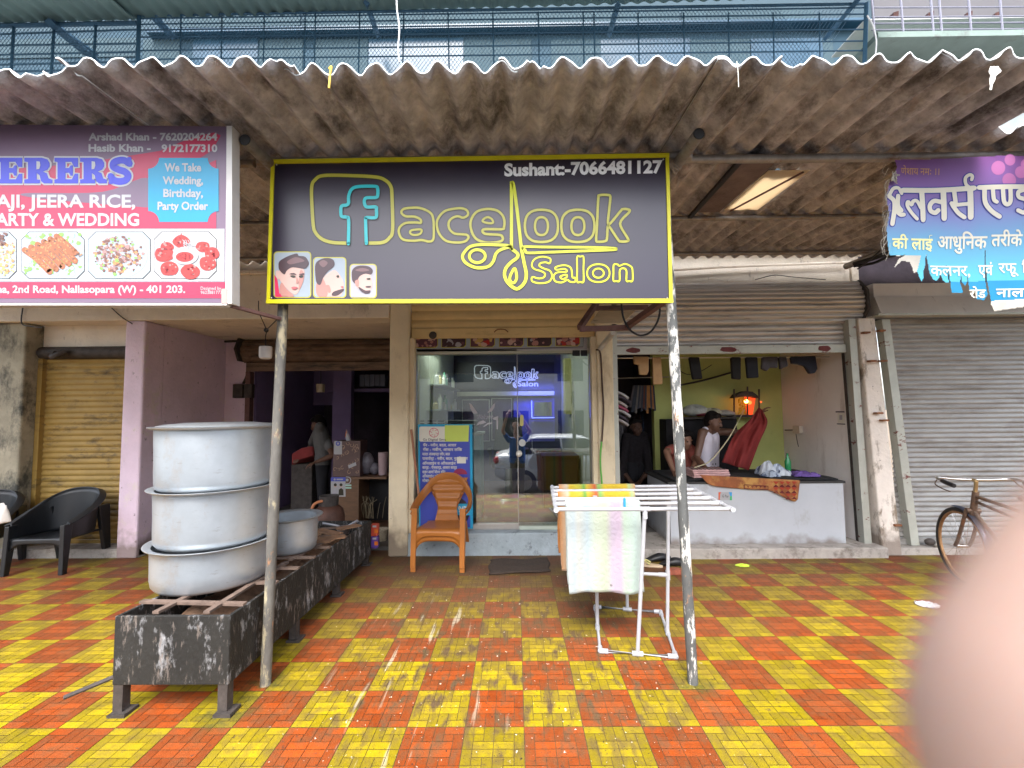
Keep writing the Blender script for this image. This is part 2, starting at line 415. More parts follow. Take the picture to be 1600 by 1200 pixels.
av = pav.data.attributes.new('tone', 'FLOAT', 'FACE'); av.data.foreach_set('value', tone)
tag(pav, kind='structure')
M_road = mat('asphalt', (0.055,0.053,0.05), 0.9, var=0.25, vs=8, bump=0.4, bs=80)
rd = MB(); rd.add([(-400,-400,-0.5),(400,-400,-0.5),(400,1.66,-0.5),(-400,1.66,-0.5)], [(0,1,2,3)])
tag(rd.build('road', M_road, origin=(0,0,-0.5)), kind='structure')
gd = MB(); gd.add([(-400,9.5,-0.52),(400,9.5,-0.52),(400,400,-0.52),(-400,400,-0.52)], [(0,1,2,3)])
tag(gd.build('ground', mat('bare_earth', (0.2,0.15,0.1), 0.95), origin=(0,9.5,-0.52)), kind='structure')

# ------------------------------------------------------------------ the row of shops
shop = thing('shop_building', (0, 5.1, 0), 'cream and pink plastered row of small shops with roller shutters under the corrugated canopy', 'building')
def P(name, b, m, label=None, parent=shop, **k):
    o = b.build(name, m, parent, **k)
    if label: o['label'] = label
    return o
def slats(b, x0, x1, z0, z1, y, pitch, depth, m=0, curve=None):
    """interlocking shutter slats: one rounded lath per pitch, a thin dark groove between"""
    n = max(1, round((z1-z0)/pitch)); p = (z1-z0)/n; pr_ = []
    for i in range(n):
        for k in range(6):
            t = k/6; zz = z0+(i+t)*p
            pr_.append((y-depth*math.sin(math.pi*min(1, t*1.15))**0.7 if t < 0.87 else y+depth*0.25, zz))
    pr_.append((y, z1))
    if curve: pr_ = [(yy_-curve*math.sin(math.pi*(zz-z0)/(z1-z0)), zz) for yy_, zz in pr_]
    vs = []; fs = []
    for (yy_, zz) in pr_: vs += [(x0, yy_, zz), (x1, yy_, zz)]
    for i in range(len(pr_)-1): fs.append((2*i, 2*i+1, 2*i+3, 2*i+2))
    b.add(vs, fs, m, True)
# beam over the left shops and its ledge
P('beam', bx(-9,-1.44,5.05,5.34,2.685,3.20), M_cream, bevel=0.012)
lg = MB(); lg.box(-9,-1.20,5.00,5.36,3.202,3.245); lg.box(-9,-1.20,5.03,5.36,3.247,3.42)
P('ledge', lg, M_cream, bevel=0.008)
# upper storey
M_up = mat('upper_wall', (0.048,0.082,0.106), 0.9, var=0.1, vs=2, bump=0.3, bs=30)
P('upper_wall', bx(-12,12,5.40,5.6,3.62,9.5), M_up)
P('floor_slab', bx(-12,12,5.02,9.4,3.50,3.615), M_cream)
P('lintel_wall', bx(-9,9,5.30,5.50,3.422,3.495), M_cream)
# left shop
P('pillar', bx(-6.15,-5.70,5.12,5.5,0,2.683), M_mossy, 'pillar blackened with moss beside the yellow shutter', bevel=0.02)
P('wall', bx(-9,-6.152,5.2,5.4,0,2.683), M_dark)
P('lintel', bx(-5.698,-4.50,5.32,5.5,2.40,2.683), M_cream)
M_ysh = mat('ochre_shutter_paint', (0.319,0.205,0.049), 0.6, 0.1, var=0.15, vs=5, dirt=((0.05,0.035,0.02),3.5,0.52,0.70,(0.8,0.8,2)))
b = MB(); slats(b, -5.64, -4.47, 0.14, 2.30, 5.33, 0.068, 0.012)
s1 = P('roller_shutter', b, M_ysh, 'closed ochre roller shutter stained with soot at its top left')
b = MB(); b.box(-5.64,-4.47,5.31,5.335,0.10,0.139)
P('bottom_rail', b, M_ysh, parent=s1)
b = MB(); b.tube([(-5.68,5.30,2.35),(-4.48,5.30,2.35)], 0.075, 14)
P('coil', b, M_soot, parent=s1)
P('guide_rail', bx(-5.698,-5.642,5.27,5.34,0.1,2.28), M_ysh, parent=s1)
P('step', bx(-9,-4.25,5.09,5.44,-0.02,0.098), M_conc, 'mossy cement step below the ochre shutter', bevel=0.01)
b = MB(); b.tube(spline([(-5.45,5.22,2.34),(-5.42,5.17,2.29),(-5.35,5.16,2.31),(-5.3,5.2,2.36)]), 0.035, 8); b.tube(spline([(-5.62,5.24,2.37),(-5.5,5.2,2.34),(-5.36,5.18,2.32)]), 0.012, 6)
P('shutter_hook', b, M_soot, 'sooty clamp hanging on the end of the left shutter coil')
# pink pillar, pink side wall, kitchen front
P('pillar', bx(-4.48,-4.25,5.06,5.36,0.0,2.683), M_pink, 'pale pink pillar with chipped paint', bevel=0.02)
P('wall', bx(-4.40,-4.27,5.362,6.70,0.0,2.683), M_pink, 'mauve pink side wall of the recess')
P('wall', bx(-4.268,-3.93,6.52,6.70,0.0,2.683), M_pink, 'pink wall left of the dark kitchen door', bevel=0.01)
P('soffit', bx(-4.40,-1.44,5.342,6.9,2.686,2.80), M_cream)
P('floor', bx(-4.27,-1.30,5.30,9.3,0.002,0.045), M_floor_in)
M_ksh = mat('burnt_shutter', (0.17,0.105,0.065), 0.65, 0.2, var=0.35, vs=5, stretch=(1,1,4), dirt=((0.03,0.025,0.02),4,0.5,0.66,(0.6,1,3)))
b = MB()
slats(b, -3.95, -1.35, 2.34, 2.68, 6.46, 0.085, 0.018, curve=0.10)
s2 = P('roller_shutter', b, M_ksh, 'rolled up brown shutter burnt black over the kitchen door')
b = MB(); b.box(-3.90,-1.35,6.42,6.48,2.215,2.335); P('bottom_rail', b, M_ksh, parent=s2)
b = MB(); hx = [(-3.98,6.52+0.17*math.cos(R(60*k))-0.1,2.52+0.19*math.sin(R(60*k))) for k in range(6)]
b.prism(hx, (0.03,0,0)); P('end_plate', b, M_soot, parent=s2)
P('door_frame', bx(-3.928,-3.86,6.46,6.56,0.045,2.213), M_iron)
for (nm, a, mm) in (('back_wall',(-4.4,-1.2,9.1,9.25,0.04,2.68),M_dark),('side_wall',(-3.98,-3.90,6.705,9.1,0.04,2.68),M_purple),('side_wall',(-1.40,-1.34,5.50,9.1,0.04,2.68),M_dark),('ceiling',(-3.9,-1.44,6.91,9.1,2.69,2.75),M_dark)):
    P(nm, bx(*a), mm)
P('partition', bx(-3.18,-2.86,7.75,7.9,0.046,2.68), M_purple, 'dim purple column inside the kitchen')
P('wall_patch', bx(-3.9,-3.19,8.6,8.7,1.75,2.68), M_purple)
# salon bay
P('pillar', bx(-1.435,-1.215,5.06,5.50,0.0,3.2), M_yelcream, 'yellowish pillar between kitchen and salon', bevel=0.02)
P('pillar', bx(0.93,1.112,5.06,5.50,0.0,3.2), M_yelcream, 'yellowish pillar with a cable, right of the salon door', bevel=0.015)
M_ssh = mat('mustard_shutter', (0.66,0.48,0.22), 0.55, 0.05, var=0.08, vs=5, dirt=((0.25,0.15,0.06),3,0.58,0.8,(0.5,1,3)))
b = MB(); slats(b, -1.205, 0.925, 2.575, 3.2, 5.16, 0.10, 0.018)
s3 = P('roller_shutter', b, M_ssh, 'rolled up mustard shutter over the salon door')
b = MB(); b.box(-1.20,0.92,5.13,5.17,2.455,2.572); P('bottom_rail', b, M_ssh, parent=s3, bevel=0.006)
b = MB(); b.tube(spline([(-0.24,5.125,2.52),(-0.2,5.10,2.545),(-0.12,5.10,2.545),(-0.08,5.125,2.52)]), 0.006, 6); P('handle', b, M_rust, parent=s3)
b = MB(); b.ball((-0.95,5.12,2.49), 0.045, 12, 8, 0, (1,0.4,1)); P('lock', b, M_soot, parent=s3)
P('guide_rail', bx(-1.213,-1.16,5.10,5.20,0.25,2.453), M_yelcream, parent=s3)
P('guide_rail', bx(0.872,0.928,5.10,5.20,0.25,2.453), M_yelcream, parent=s3)
st = MB(); st.box(-1.40,1.112,5.09,5.60,-0.02,0.245)
P('step', st, M_step, 'blue grey cement step of the salon', bevel=0.012)
M_sal = mat('salon_wall', (0.46,0.47,0.39), 0.7, var=0.05, vs=2)
M_salblue = mat('salon_dark_wall', (0.05,0.05,0.12), 0.4, var=0.2, vs=3)
P('side_wall', bx(-1.33,-1.22,5.51,8.9,0.246,2.9), M_sal)
P('side_wall', bx(0.90,1.02,5.51,8.9,0.246,2.9), M_sal)
P('back_wall', bx(-1.218,0.898,8.82,8.95,0.246,2.9), M_salblue)
P('ceiling', bx(-1.218,0.898,5.30,8.82,2.72,2.78), M_sal)
P('floor', bx(-1.218,0.898,5.605,8.82,0.2,0.25), mat('salon_floor', (0.30,0.22,0.18), 0.25, var=0.2, vs=3))
P('lintel', bx(-1.218,0.898,5.22,5.34,2.28,2.719), M_sal)
# laundry bay
P('wall', bx(1.114,4.12,5.30,5.50,3.10,3.42), M_cream)
b = MB(); b.tube(spline([(1.12,5.2,3.27),(1.8,5.2,3.25),(2.6,5.2,3.285),(3.95,5.2,3.32)]), 0.014, 6); b.tube([(3.95,5.2,3.34),(3.95,5.2,3.08)], 0.014, 6)
P('conduit', b, M_cream)
M_lsh = mat('grey_steel_shutter', (0.52,0.50,0.48), 0.36, 0.45, var=0.15, vs=4, stretch=(0.5,1,6), dirt=((0.12,0.09,0.07),4,0.52,0.72,(0.4,1,5)))
b = MB(); slats(b, 1.17, 3.99, 2.58, 3.085, 5.16, 0.058, 0.016, curve=0.09); slats(b, 1.17, 3.80, 2.345, 2.58, 5.17, 0.058, 0.014)
s4 = P('roller_shutter', b, M_lsh, 'half raised shiny grey shutter over the laundry')
M_grn = mat('pale_green_steel', (0.44,0.45,0.40), 0.55, 0.3, var=0.1, vs=6, dirt=((0.16,0.04,0.03),5,0.60,0.64,(1,1,2)))
b = MB(); b.box(1.17,3.80,5.13,5.175,2.245,2.342); P('bottom_rail', b, M_grn, parent=s4, bevel=0.005)
for (cx, w_) in ((1.36,0.085),(2.45,0.11),(3.55,0.09)):
    pts = [(cx+w_*random.uniform(0.75,1.1)*math.cos(a/11*2*math.pi), 5.1275, 2.294+0.034*random.uniform(0.8,1.1)*math.sin(a/11*2*math.pi)) for a in range(11)]
    b = MB(); b.prism(pts, (0,0.002,0)); P('primer_patch', b, mat('maroon_primer', (0.13,0.03,0.03), 0.8, var=0.3, vs=20), parent=s4)
b = MB(); hx = [(3.995,5.22+0.20*math.cos(R(45*k+20))-0.0,2.84+0.27*math.sin(R(45*k+20))) for k in range(8)]
b.prism(hx, (0.03,0,0)); P('end_plate', b, M_soot, parent=s4)
b = MB(); b.box(1.113,1.168,5.10,5.22,0.11,2.55); P('guide_rail', b, M_grn, parent=s4)
b = MB()
b.hexa([(3.85,5.08,0.11),(3.93,5.08,0.11),(3.93,5.2,0.11),(3.85,5.2,0.11)], [(3.803,5.08,2.62),(3.883,5.08,2.62),(3.883,5.2,2.62),(3.803,5.2,2.62)]); P('guide_rail', b, M_grn, parent=s4)
b = MB(); b.hexa([(3.845,5.165,0.11),(3.849,5.165,0.11),(3.849,5.2,0.11),(3.845,5.2,0.11)], [(3.79,5.165,2.3),(3.80,5.165,2.3),(3.80,5.2,2.3),(3.79,5.2,2.3)]); P('guide_groove_shade', b, M_soot, parent=s4)  # dark strip laid in for the shade inside the rail's groove
P('step', bx(1.114,3.99,4.93,5.62,-0.02,0.108), M_conc, 'cement step of the laundry', bevel=0.012)
P('floor', bx(1.114,3.99,5.622,8.3,0.05,0.11), M_floor_in)
P('side_wall', bx(3.852,3.97,5.22,6.62,0.108,2.9), M_white, 'white side wall of the laundry with rust stains')
P('back_wall', bx(2.0,3.85,6.50,6.62,0.111,2.9), M_green, 'lime green wall at the back of the laundry')
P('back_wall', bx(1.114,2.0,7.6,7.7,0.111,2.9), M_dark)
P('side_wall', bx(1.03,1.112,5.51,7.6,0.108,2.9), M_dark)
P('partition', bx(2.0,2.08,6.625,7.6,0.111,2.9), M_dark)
P('ceiling', bx(1.114,3.97,5.25,7.7,2.95,3.05), M_ceil)
# right bay
b = MB(); b.hexa([(3.985,5.0,0),(4.19,5.0,0),(4.19,5.4,0),(3.985,5.4,0)], [(3.90,5.06,2.63),(4.09,5.06,2.63),(4.09,5.4,2.63),(3.90,5.4,2.63)])
P('pillar', b, M_pillar, 'white pillar with flaking paint between laundry and the grey shutter', bevel=0.012)
P('wall', bx(4.0,4.26,5.402,5.5,0,3.10), M_cream)
M_gsh = mat('dull_grey_shutter', (0.327,0.323,0.312), 0.5, 0.2, var=0.12, vs=4, stretch=(1,1,3), dirt=((0.13,0.105,0.085),2.2,0.48,0.75,(0.5,1,3)))
b = MB(); slats(b, 4.30, 9.0, 0.14, 2.64, 5.20, 0.056, 0.015)
s5 = P('roller_shutter', b, M_gsh, 'closed dull grey shutter behind the bicycle')
b = MB(); b.box(4.30,9.0,5.16,5.21,0.075,0.138); P('bottom_rail', b, M_gsh, parent=s5)
b = MB(); b.hexa([(4.38,5.10,0.08),(4.47,5.10,0.08),(4.47,5.2,0.08),(4.38,5.2,0.08)], [(4.20,5.10,2.62),(4.29,5.10,2.62),(4.29,5.2,2.62),(4.20,5.2,2.62)]); P('guide_rail', b, M_grn, parent=s5)
hd = MB(); hd.hexa([(4.10,4.98,2.66),(9,4.98,2.66),(9,5.3,2.66),(4.10,5.3,2.66)], [(4.13,5.10,2.88),(9,5.10,2.88),(9,5.3,2.88),(4.13,5.3,2.88)])
hd.box(4.14,9,5.12,5.30,2.882,3.04)
P('hood', hd, mat('white_sheet_hood', (0.70,0.66,0.61), 0.6, 0.1, var=0.08, vs=3, dirt=((0.2,0.14,0.1),5,0.6,0.78,(3,1,0.6))), 'folded white sheet hood over the grey shutter')
P('hood_edge', bx(4.05,9,4.96,5.05,2.635,2.657), M_grn)
P('lintel', bx(4.12,9,5.30,5.5,2.6,3.42), M_dark)
b = MB(); b.box(4.1,9,5.02,5.4,-0.01,0.074)
P('step', b, M_conc, bevel=0.01)
b = MB(); b.ball((4.62,5.05,0.10), 0.045, 12, 8, 0, (1,0.8,0.9)); b.ball((4.55,5.06,0.13), 0.05, 10, 7, 1, (1.2,0.7,0.8))
P('shutter_lock', b, [mat('brass_grey', (0.4,0.38,0.34), 0.4, 0.7), M_soot], parent=s5)
# small hardware on the front walls
b = MB(); b.box(-4.10,-3.96,6.44,6.518,1.83,2.03); b.box(-3.94,-3.82,6.44,6.518,1.83,2.03)
mbx = P('meter_box', b, M_soot, 'black meter boxes on the pink wall', bevel=0.008)
b = MB(); b.tube(spline([(-3.98,6.50,2.04),(-3.92,6.49,2.2),(-3.92,6.49,2.55),(-3.95,6.49,2.66)]), 0.018, 8); b.tube([(-4.26,6.48,2.66),(-3.9,6.48,2.67)], 0.016, 8)
P('conduit', b, M_soot)
for (x, z, r_) in ((3.98,2.13,0),(4.10,2.13,0),(4.02,1.55,0),(4.08,1.47,0),(4.15,0.33,0),(3.93,2.45,0),(4.1,2.47,0)):
    b = MB(); b.box(x-0.035,x+0.035,4.975,5.03,z-0.01,z+0.01); P('hinge_pin', b, M_rust)

# ------------------------------------------------------------------ corrugated canopy on two posts
M_ac = mat('asbestos_sheet', (0.43,0.395,0.385), 0.9, var=0.5, vs=7, bump=0.8, bs=55, dirt=((0.075,0.06,0.055),3.4,0.50,0.66,(1,0.55,1)), dirt2=((0.36,0.27,0.21),7,0.58,0.75,(1,0.5,1)))
M_acrim = mat('cut_sheet_edge', (0.72,0.75,0.74), 0.8, var=0.15, vs=12)
can = thing('canopy', (0, 3.5, 3.2), 'grey brown corrugated cement sheet canopy carried on two peeling iron posts over the pavement', 'canopy')
PITCH_C, AMP = 0.1467, 0.052
X0C = at(732, 90, 1.98).x
def zroof(y): return 3.20 + (y-1.98)*0.0375
sx = X0C - 47.5*PITCH_C
k = 0
while sx < 6.8:
    n = 7; x0 = sx-PITCH_C*0.55; x1 = sx+n*PITCH_C+PITCH_C*0.05
    dy = random.uniform(-0.02, 0.035); dz = 0.007*(k % 2)
    if abs((x0+x1)/2-0.2) < 0.6: dz += 0.004
    b = MB(); NU = int((x1-x0)/PITCH_C*12); NV = 40
    tw = random.uniform(-0.004, 0.004)
    ys = 1.98+dy
    def f(u, v, x0=x0, x1=x1, ys=ys, dz=dz, tw=tw):
        x = x0+(x1-x0)*u; y = ys+(5.02-ys)*v
        if v == 0: y += 0.006*math.sin(x*41)+0.005*math.sin(x*97+2)+(0.03 if math.sin(x*5.3+1) > 0.985 else 0)
        ph = (x-X0C)/PITCH_C*2*math.pi
        return (x, y, zroof(y)+dz+tw*(u-0.5)*2+AMP*(0.5+0.5*math.cos(ph)) + 0.004*math.sin(y*2.3+x))
    b.grid(f, NU, NV)
    # a broken-out piece of sheet at the far right lets the cage above show through
    keep = []
    for fi, fc in enumerate(b.f):
        c = sum((b.v[i] for i in fc), Vector())/4
        hole = 2.84 < c.x < 3.2 and 2.36+(c.x-2.8)*0.5 < c.y < 2.60
        patch = 1.76 < c.x < 2.0 and 3.02 < c.y < 3.58
        if not hole and not patch: keep.append(fi)
    b.f = [b.f[i] for i in keep]; b.m = [b.m[i] for i in keep]; b.sm = [b.sm[i] for i in keep]
    b.build('roof_sheet', [M_ac, M_acrim], can, solid=0.007, rim=True, smooth_angle=60)
    sx += n*PITCH_C; k += 1
b = MB(); pt = [(1.735,2.97),(2.02,2.97),(2.015,3.62),(1.74,3.62)]
b.prism([(x,y,zroof(y)-0.006) for x,y in pt], (0,0,-0.006))
M_cp = mat('cream_opening', (0.80,0.70,0.54), 0.7, var=0.08, vs=5)  # bright translucent panel standing in for an opening onto the lit wall above
n = M_cp.node_tree.nodes; L = M_cp.node_tree.links; b0_ = n['Principled BSDF']; tl_ = n.new('ShaderNodeBsdfTranslucent'); mx_ = n.new('ShaderNodeMixShader'); mx_.inputs[0].default_value = 0.6
tl_.inputs[0].default_value = (0.88,0.76,0.58,1); L.new(b0_.outputs[0], mx_.inputs[1]); L.new(tl_.outputs[0], mx_.inputs[2]); L.new(mx_.outputs[0], n['Material Output'].inputs[0])
tag(b.build('canopy_panel', M_cp, can), 'cream panel standing in for an opening in the canopy')
b = MB(); b.tube([(1.98,2.98,zroof(3)-0.016),(1.79,3.62,zroof(3.6)-0.016)], 0.008, 6); b.build('canopy_strip', M_iron, can)
b = MB(); b.prism([(x,y,zroof(y)-0.004) for x,y in [(1.50,2.78),(1.72,2.78),(1.715,3.66),(1.50,3.66)]], (0,0,-0.007))
tag(b.build('canopy_panel', mat('purple_brown_patch', (0.16,0.115,0.105), 0.9, var=0.3, vs=6, bump=0.4, bs=50), can), 'flat brown board beside the cream panel')
b = MB(); b.box(1.45,1.485,2.78,3.66,3.20,3.222); b.build('canopy_strip', M_black, can)  # black strip put in for the shaded gap between sheets
def purlin(y, x0, x1, r_, dz=0.0, m=M_galv):
    z = zroof(y)-r_-0.004+dz
    b = MB(); b.tube([(x0,y,z),((x0*2+x1)/3,y,z-0.004),((x0+x1*2)/3,y,z-0.003),(x1,y,z+0.003)], r_, 14); return b.build('purlin', m, can)
purlin(2.735, -1.62, 1.12, 0.026); purlin(2.76, 1.0, 6.5, 0.027, -0.004); purlin(2.76, -6.5, -1.66, 0.025)
purlin(3.74, -6.5, 6.5, 0.022); purlin(4.72, -6.5, 6.5, 0.022)
for x in (-1.50, 1.03, 3.8, -4.2):
    b = MB(); b.tube([(x,2.40,3.135),(x-0.02,5.04,3.22)], [0.034,0.034], 14, caps=False)
    b.tube([(x,2.40,3.135),(x-0.0005,2.46,3.137)], 0.030, 14, m=1)
    b.build('rafter', [M_galv, M_black], can)
def post_mat(name, hi):
    base = (0.085,0.088,0.085) if hi else (0.115,0.108,0.095)
    return mat(name, base, 0.75, 0.1, var=0.3, vs=10, bump=0.5, bs=40, stretch=(1,1,0.5),
        dirt=((0.60,0.58,0.53) if hi else (0.36,0.31,0.20),9 if hi else 10,0.50 if hi else 0.53,0.54 if hi else 0.60,(1,1,0.30)), dirt2=((0.38,0.18,0.08),6,0.60,0.67,(1,1,0.4)))
for (b0, t0, rr, mm, lb) in (((-1.50,2.745,0), (-1.425,2.745,3.14), 0.030, post_mat('post_paint_dull', 0), 'slim grey post by the stove with worn yellowish paint'),
                         ((1.03,2.745,0), (0.945,2.745,3.14), 0.030, post_mat('post_paint_white', 1), 'post by the clothes rack with flaking white paint')):
    b = MB(); a = Vector(b0); c = Vector(t0)
    pts = [a+(c-a)*t for t in [i/30 for i in range(31)]]
    b.tube(pts, [rr*random.uniform(0.96,1.04) for _ in pts], 16)
    tag(b.build('post', mm, can), lb)
# bits of string and plastic caught on the canopy edge
def strand(name, px, Y, r_, m, label, cat='string', group=None):
    b = MB(); b.tube(spline([at(x, y, Y) for x, y in px]), r_, 6)
    return tag(b.build(name, m), label, cat, group)
strand('string', [(514,108),(518,104),(516,115),(515,128),(514,138)], 1.955, 0.005, plain('yellow_string', (0.75,0.50,0.08)), 'short yellow string dangling from the canopy edge')
strand('cable', [(620,-30),(620,10),(624,45),(622,75),(624,97)], 1.97, 0.0035, plain('white_cable', (0.75,0.75,0.75)), 'white cable running up from the canopy edge in front of the mesh', 'cable')
strand('string', [(1151,96),(1153,110),(1154,136)], 1.955, 0.002, plain('pale_string', (0.6,0.58,0.5)), 'thin pale string hanging from the canopy edge above the salon sign\'s right end')
b = MB()
for i in range(16):
    x = random.uniform(1546,1560); b.tube(spline([at(x,104,1.96), at(x+random.uniform(-6,6),112,1.95), at(1551+random.uniform(-4,4),122,1.95), at(1548+random.uniform(-2,2),random.uniform(128,141),1.95)]), 0.0016, 5)
tag(b.build('plastic_shred', plain('plastic_white', (0.7,0.68,0.62))), 'frayed white plastic shred snagged on the canopy edge', 'litter')
b = MB()
for i in range(7):
    b.tube(spline([(1.0+random.uniform(-.03,.03),2.70,3.16),(0.985+random.uniform(-.03,.03),2.68,3.12),(1.0+random.uniform(-.04,.04),2.685,3.07+random.uniform(-.03,.03))]), 0.003, 5)
tag(b.build('tie_rope', plain('jute', (0.35,0.27,0.2))), 'knotted jute rope tying the pipe joint beside the salon sign', 'rope')

# ------------------------------------------------------------------ caged balcony above the canopy
M_blue = mat('blue_mesh_steel', (0.035,0.10,0.17), 0.5, 0.3, var=0.2, vs=8)
M_teal = mat('teal_sheet', (0.154,0.243,0.230), 0.6, 0.1, var=0.12, vs=3, dirt=((0.14,0.22,0.22),2,0.5,0.75,(3,0.4,1)))
M_bpanel = mat('blue_wall', (0.022,0.060,0.091), 0.8, var=0.15, vs=3); M_blight = mat('pale_blue_curtain', (0.036,0.072,0.091), 0.8, var=0.15, vs=4, stretch=(4,1,0.5))
M_bdark = mat('dark_window', (0.02,0.07,0.12), 0.3, var=0.2, vs=3)
cage = thing('balcony_cage', (-1.2, 4.0, 4.4), 'blue steel mesh cage enclosing the balcony above the canopy under a teal awning', 'balcony cage')
YC = 4.0
def hbar(b, x0, y0, x1, y1, r_, Y=YC): b.tube([at(x0,y0,Y), at(x1,y1,Y)], r_, 6)
b = MB()
for (ya, yb) in ((40,29),(53,38),(67,60),(83,73),(99,88),(110,99)): b = MB(); hbar(b, -160, ya+6, 218, yb+8, 0.008); b.build('rail', M_blue, cage)
for (ya, yb) in ((29,18),(38,28),(47,38),(58,52),(79,70),(93,85)): b = MB(); hbar(b, 218, ya, 1352, yb-6, 0.0065); b.build('rail', M_blue, cage)
b = MB()
for x in (-40,22,85,150): tb([at(x,36,YC), at(x-6,135,YC)], 0.012, 6).build('bar', M_blue, cage)
for x in (283,347,413,477,493,562,631,700,770,841,911,928,997,1068,1138,1208,1280): tb([at(x,20,YC), at(x-2 if x < 700 else x+2,120,YC)], 0.007, 6).build('bar', M_blue, cage)
b = MB()
for x in (218,1354): tb([at(x,5,YC-0.01), at(x-4,130,YC-0.01)], 0.022, 4).build('corner_post', M_blue, cage)
b = MB()
pa = at(-150,120,YC); pb = at(1352,120,YC); zt = at(700,16,YC).z; zb = 4.28; Hm = zt-zb; sp = 0.036
n = int((pb.x-pa.x+2*Hm)/sp)
for i in range(n):
    for sgn in (1, -1):
        x = pa.x-Hm*0.7+i*sp
        xa, xb = (x, x+Hm*0.7) if sgn > 0 else (x+Hm*0.7, x)
        za, zbb = zb, zt
        if max(xa,xb) < pa.x or min(xa,xb) > pb.x: continue
        if min(xa,xb) < pa.x or max(xa,xb) > pb.x: continue
        b.tube([(xa,YC+0.012+0.002*sgn,za),(xb,YC+0.012+0.002*sgn,zbb)], 0.0025, 3, caps=False)
b.build('wire_mesh', mat('mesh_wire', (0.09,0.17,0.25), 0.5, 0.3), cage)
b = MB()
za = at(700,14,YC).z
def teal(u, v):
    x = -5.2+u*(at(1352,15,YC).x+5.2); y = YC+0.02-1.5*v
    return (x, y, za+0.012+0.012*math.cos(x/0.125*2*math.pi)-0.12*v + (0.018*(x+1)))
b.grid(teal, 520, 4); b.build('awning_sheet', M_teal, cage, solid=0.003)
b = MB(); xl = at(215,38,YC).x
def teal2(u, v):
    x = -6.5+u*(xl+6.5); y = YC-0.03-1.2*v
    return (x, y, at(100,38,YC).z+0.014+0.012*math.cos(x/0.125*2*math.pi)-0.10*v)
b.grid(teal2, 200, 4); b.build('awning_sheet', M_teal, cage, solid=0.003)
tb([at(-100,42,YC), at(214,36,YC)], 0.02, 6).build('top_rail', M_blue, cage); tb([at(222,24,YC), at(1352,6,YC)], 0.012, 6).build('top_rail', M_blue, cage)
b = MB()
for (x0,y0,x1,y1) in ((222,-10,262,50),(690/4+400,4,590,55),(965,8,952,55),(1340,0,1290,60),(80,36,150,85)):
    tb([at(x0,y0,YC-0.1), at(x1,y1,5.2)], 0.03, 4).build('brace', M_blue, cage)
tb([at(80,36,3.95), at(150,95,5.1)], 0.05, 4).build('brace', M_blue, cage); tb([at(218,2,3.9), at(268,55,5.1)], 0.05, 4).build('brace', M_blue, cage)
# wall of the upper floor seen through the mesh
def wallrect(x0, y0, x1, y1, m, name, Y=5.392, lab=None, d=0.02):
    a = at(x0, y1, Y); c = at(x1, y0, Y)
    o = bx(a.x, c.x, Y-d, Y, a.z, c.z).build(name, m, shop)
    if lab: o['label'] = lab
    return o
wallrect(-320, 30, 1355, 145, M_bpanel, 'upper_wall_panel', 5.398, None, 0.006)
wallrect(240, 46, 1352, 57, M_bdark, 'upper_beam', 5.39, None, 0.12)
for x0, x1 in ((222,282),(405,474),(490,575),(725,830),(862,938),(1080,1172),(1288,1300)): wallrect(x0, 62, x1, 140, M_blight, 'curtain', 5.388, None, 0.012)
for x0, x1 in ((300,404),(576,724),(940,1078),(1174,1284)): wallrect(x0, 60, x1, 140, M_bdark, 'window', 5.388, None, 0.012)
for x0, x1 in ((282,470),(476,660),(664,838),(842,1060),(1066,1270)): wallrect(x0, 14, x1, 44, M_blight, 'curtain', 5.388, None, 0.012)
wallrect(-260, 60, 215, 96, M_blight, 'curtain', 5.388, None, 0.012)
# white window cage at the right
M_wbar = plain('pale_lilac_bar', (0.202,0.202,0.258), 0.5); M_wl = mat('pale_green_slab', (0.192,0.256,0.232), 0.85, var=0.15, vs=4, dirt=((0.12,0.12,0.12),5,0.55,0.7,(1,1,1)))
cg = thing('window_cage', (at(1480,60,YC).x, YC, 4.7), 'pale white window cage with a shelf at the right end of the upper floor', 'window cage')
b = MB()
for (ya, yb) in ((-4,-6),(12,10),(27,24),(37,34),(47,44)): tb([at(1362,ya,YC), at(1800,yb,YC)], 0.007, 6).build('rail', M_wbar, cg)
b = MB()
for x in (1363,1408,1455,1468,1514,1563,1612,1660): tb([at(x-3,-30,YC), at(x+4,60,YC)], 0.010, 6).build('bar', M_wbar, cg)
a = at(1356,75,YC); c = at(1800,60,YC)
bx(a.x, c.x, YC-0.12, 5.39, a.z, c.z).build('sill_slab', M_wl, cg)
a = at(1358,24,YC); c = at(1700,17,YC)
bx(a.x, c.x, YC+0.05, YC+0.5, a.z, c.z).build('shelf', plain('white_shelf', (0.6,0.6,0.58)), cg)
b = MB()
for x in (1400,1455,1515,1560): b = MB(); b.beam(at(x,22,YC+0.1), at(x-45,58,5.2), 0.04, 0.04); b.build('bracket', M_iron, cg)
a = at(1370,60,5.35); c = at(1800,-60,5.35)
bx(a.x, c.x, 5.36, 5.397, a.z, c.z).build('back_panel', mat('cream_grey_panel', (0.104,0.100,0.108), 0.8, var=0.1, vs=2), cg)
a = at(1358,128,YC); c = at(1800,84,YC)
bx(a.x, c.x, YC+0.2, YC+0.25, a.z-0.4, c.z).build('lower_panel', mat('grey_green_panel', (0.27,0.31,0.31), 0.8, var=0.2, vs=5), cg)
b = MB()
for i in range(90):
    x = a.x+i*0.05
    for sgn in (1,-1): b.tube([(x,YC+0.1+0.002*sgn,a.z-0.2),(x+sgn*0.28,YC+0.1+0.002*sgn,c.z+0.02)], 0.002, 3, caps=False)
b.build('wire_mesh', MATS['mesh_wire'], cg)
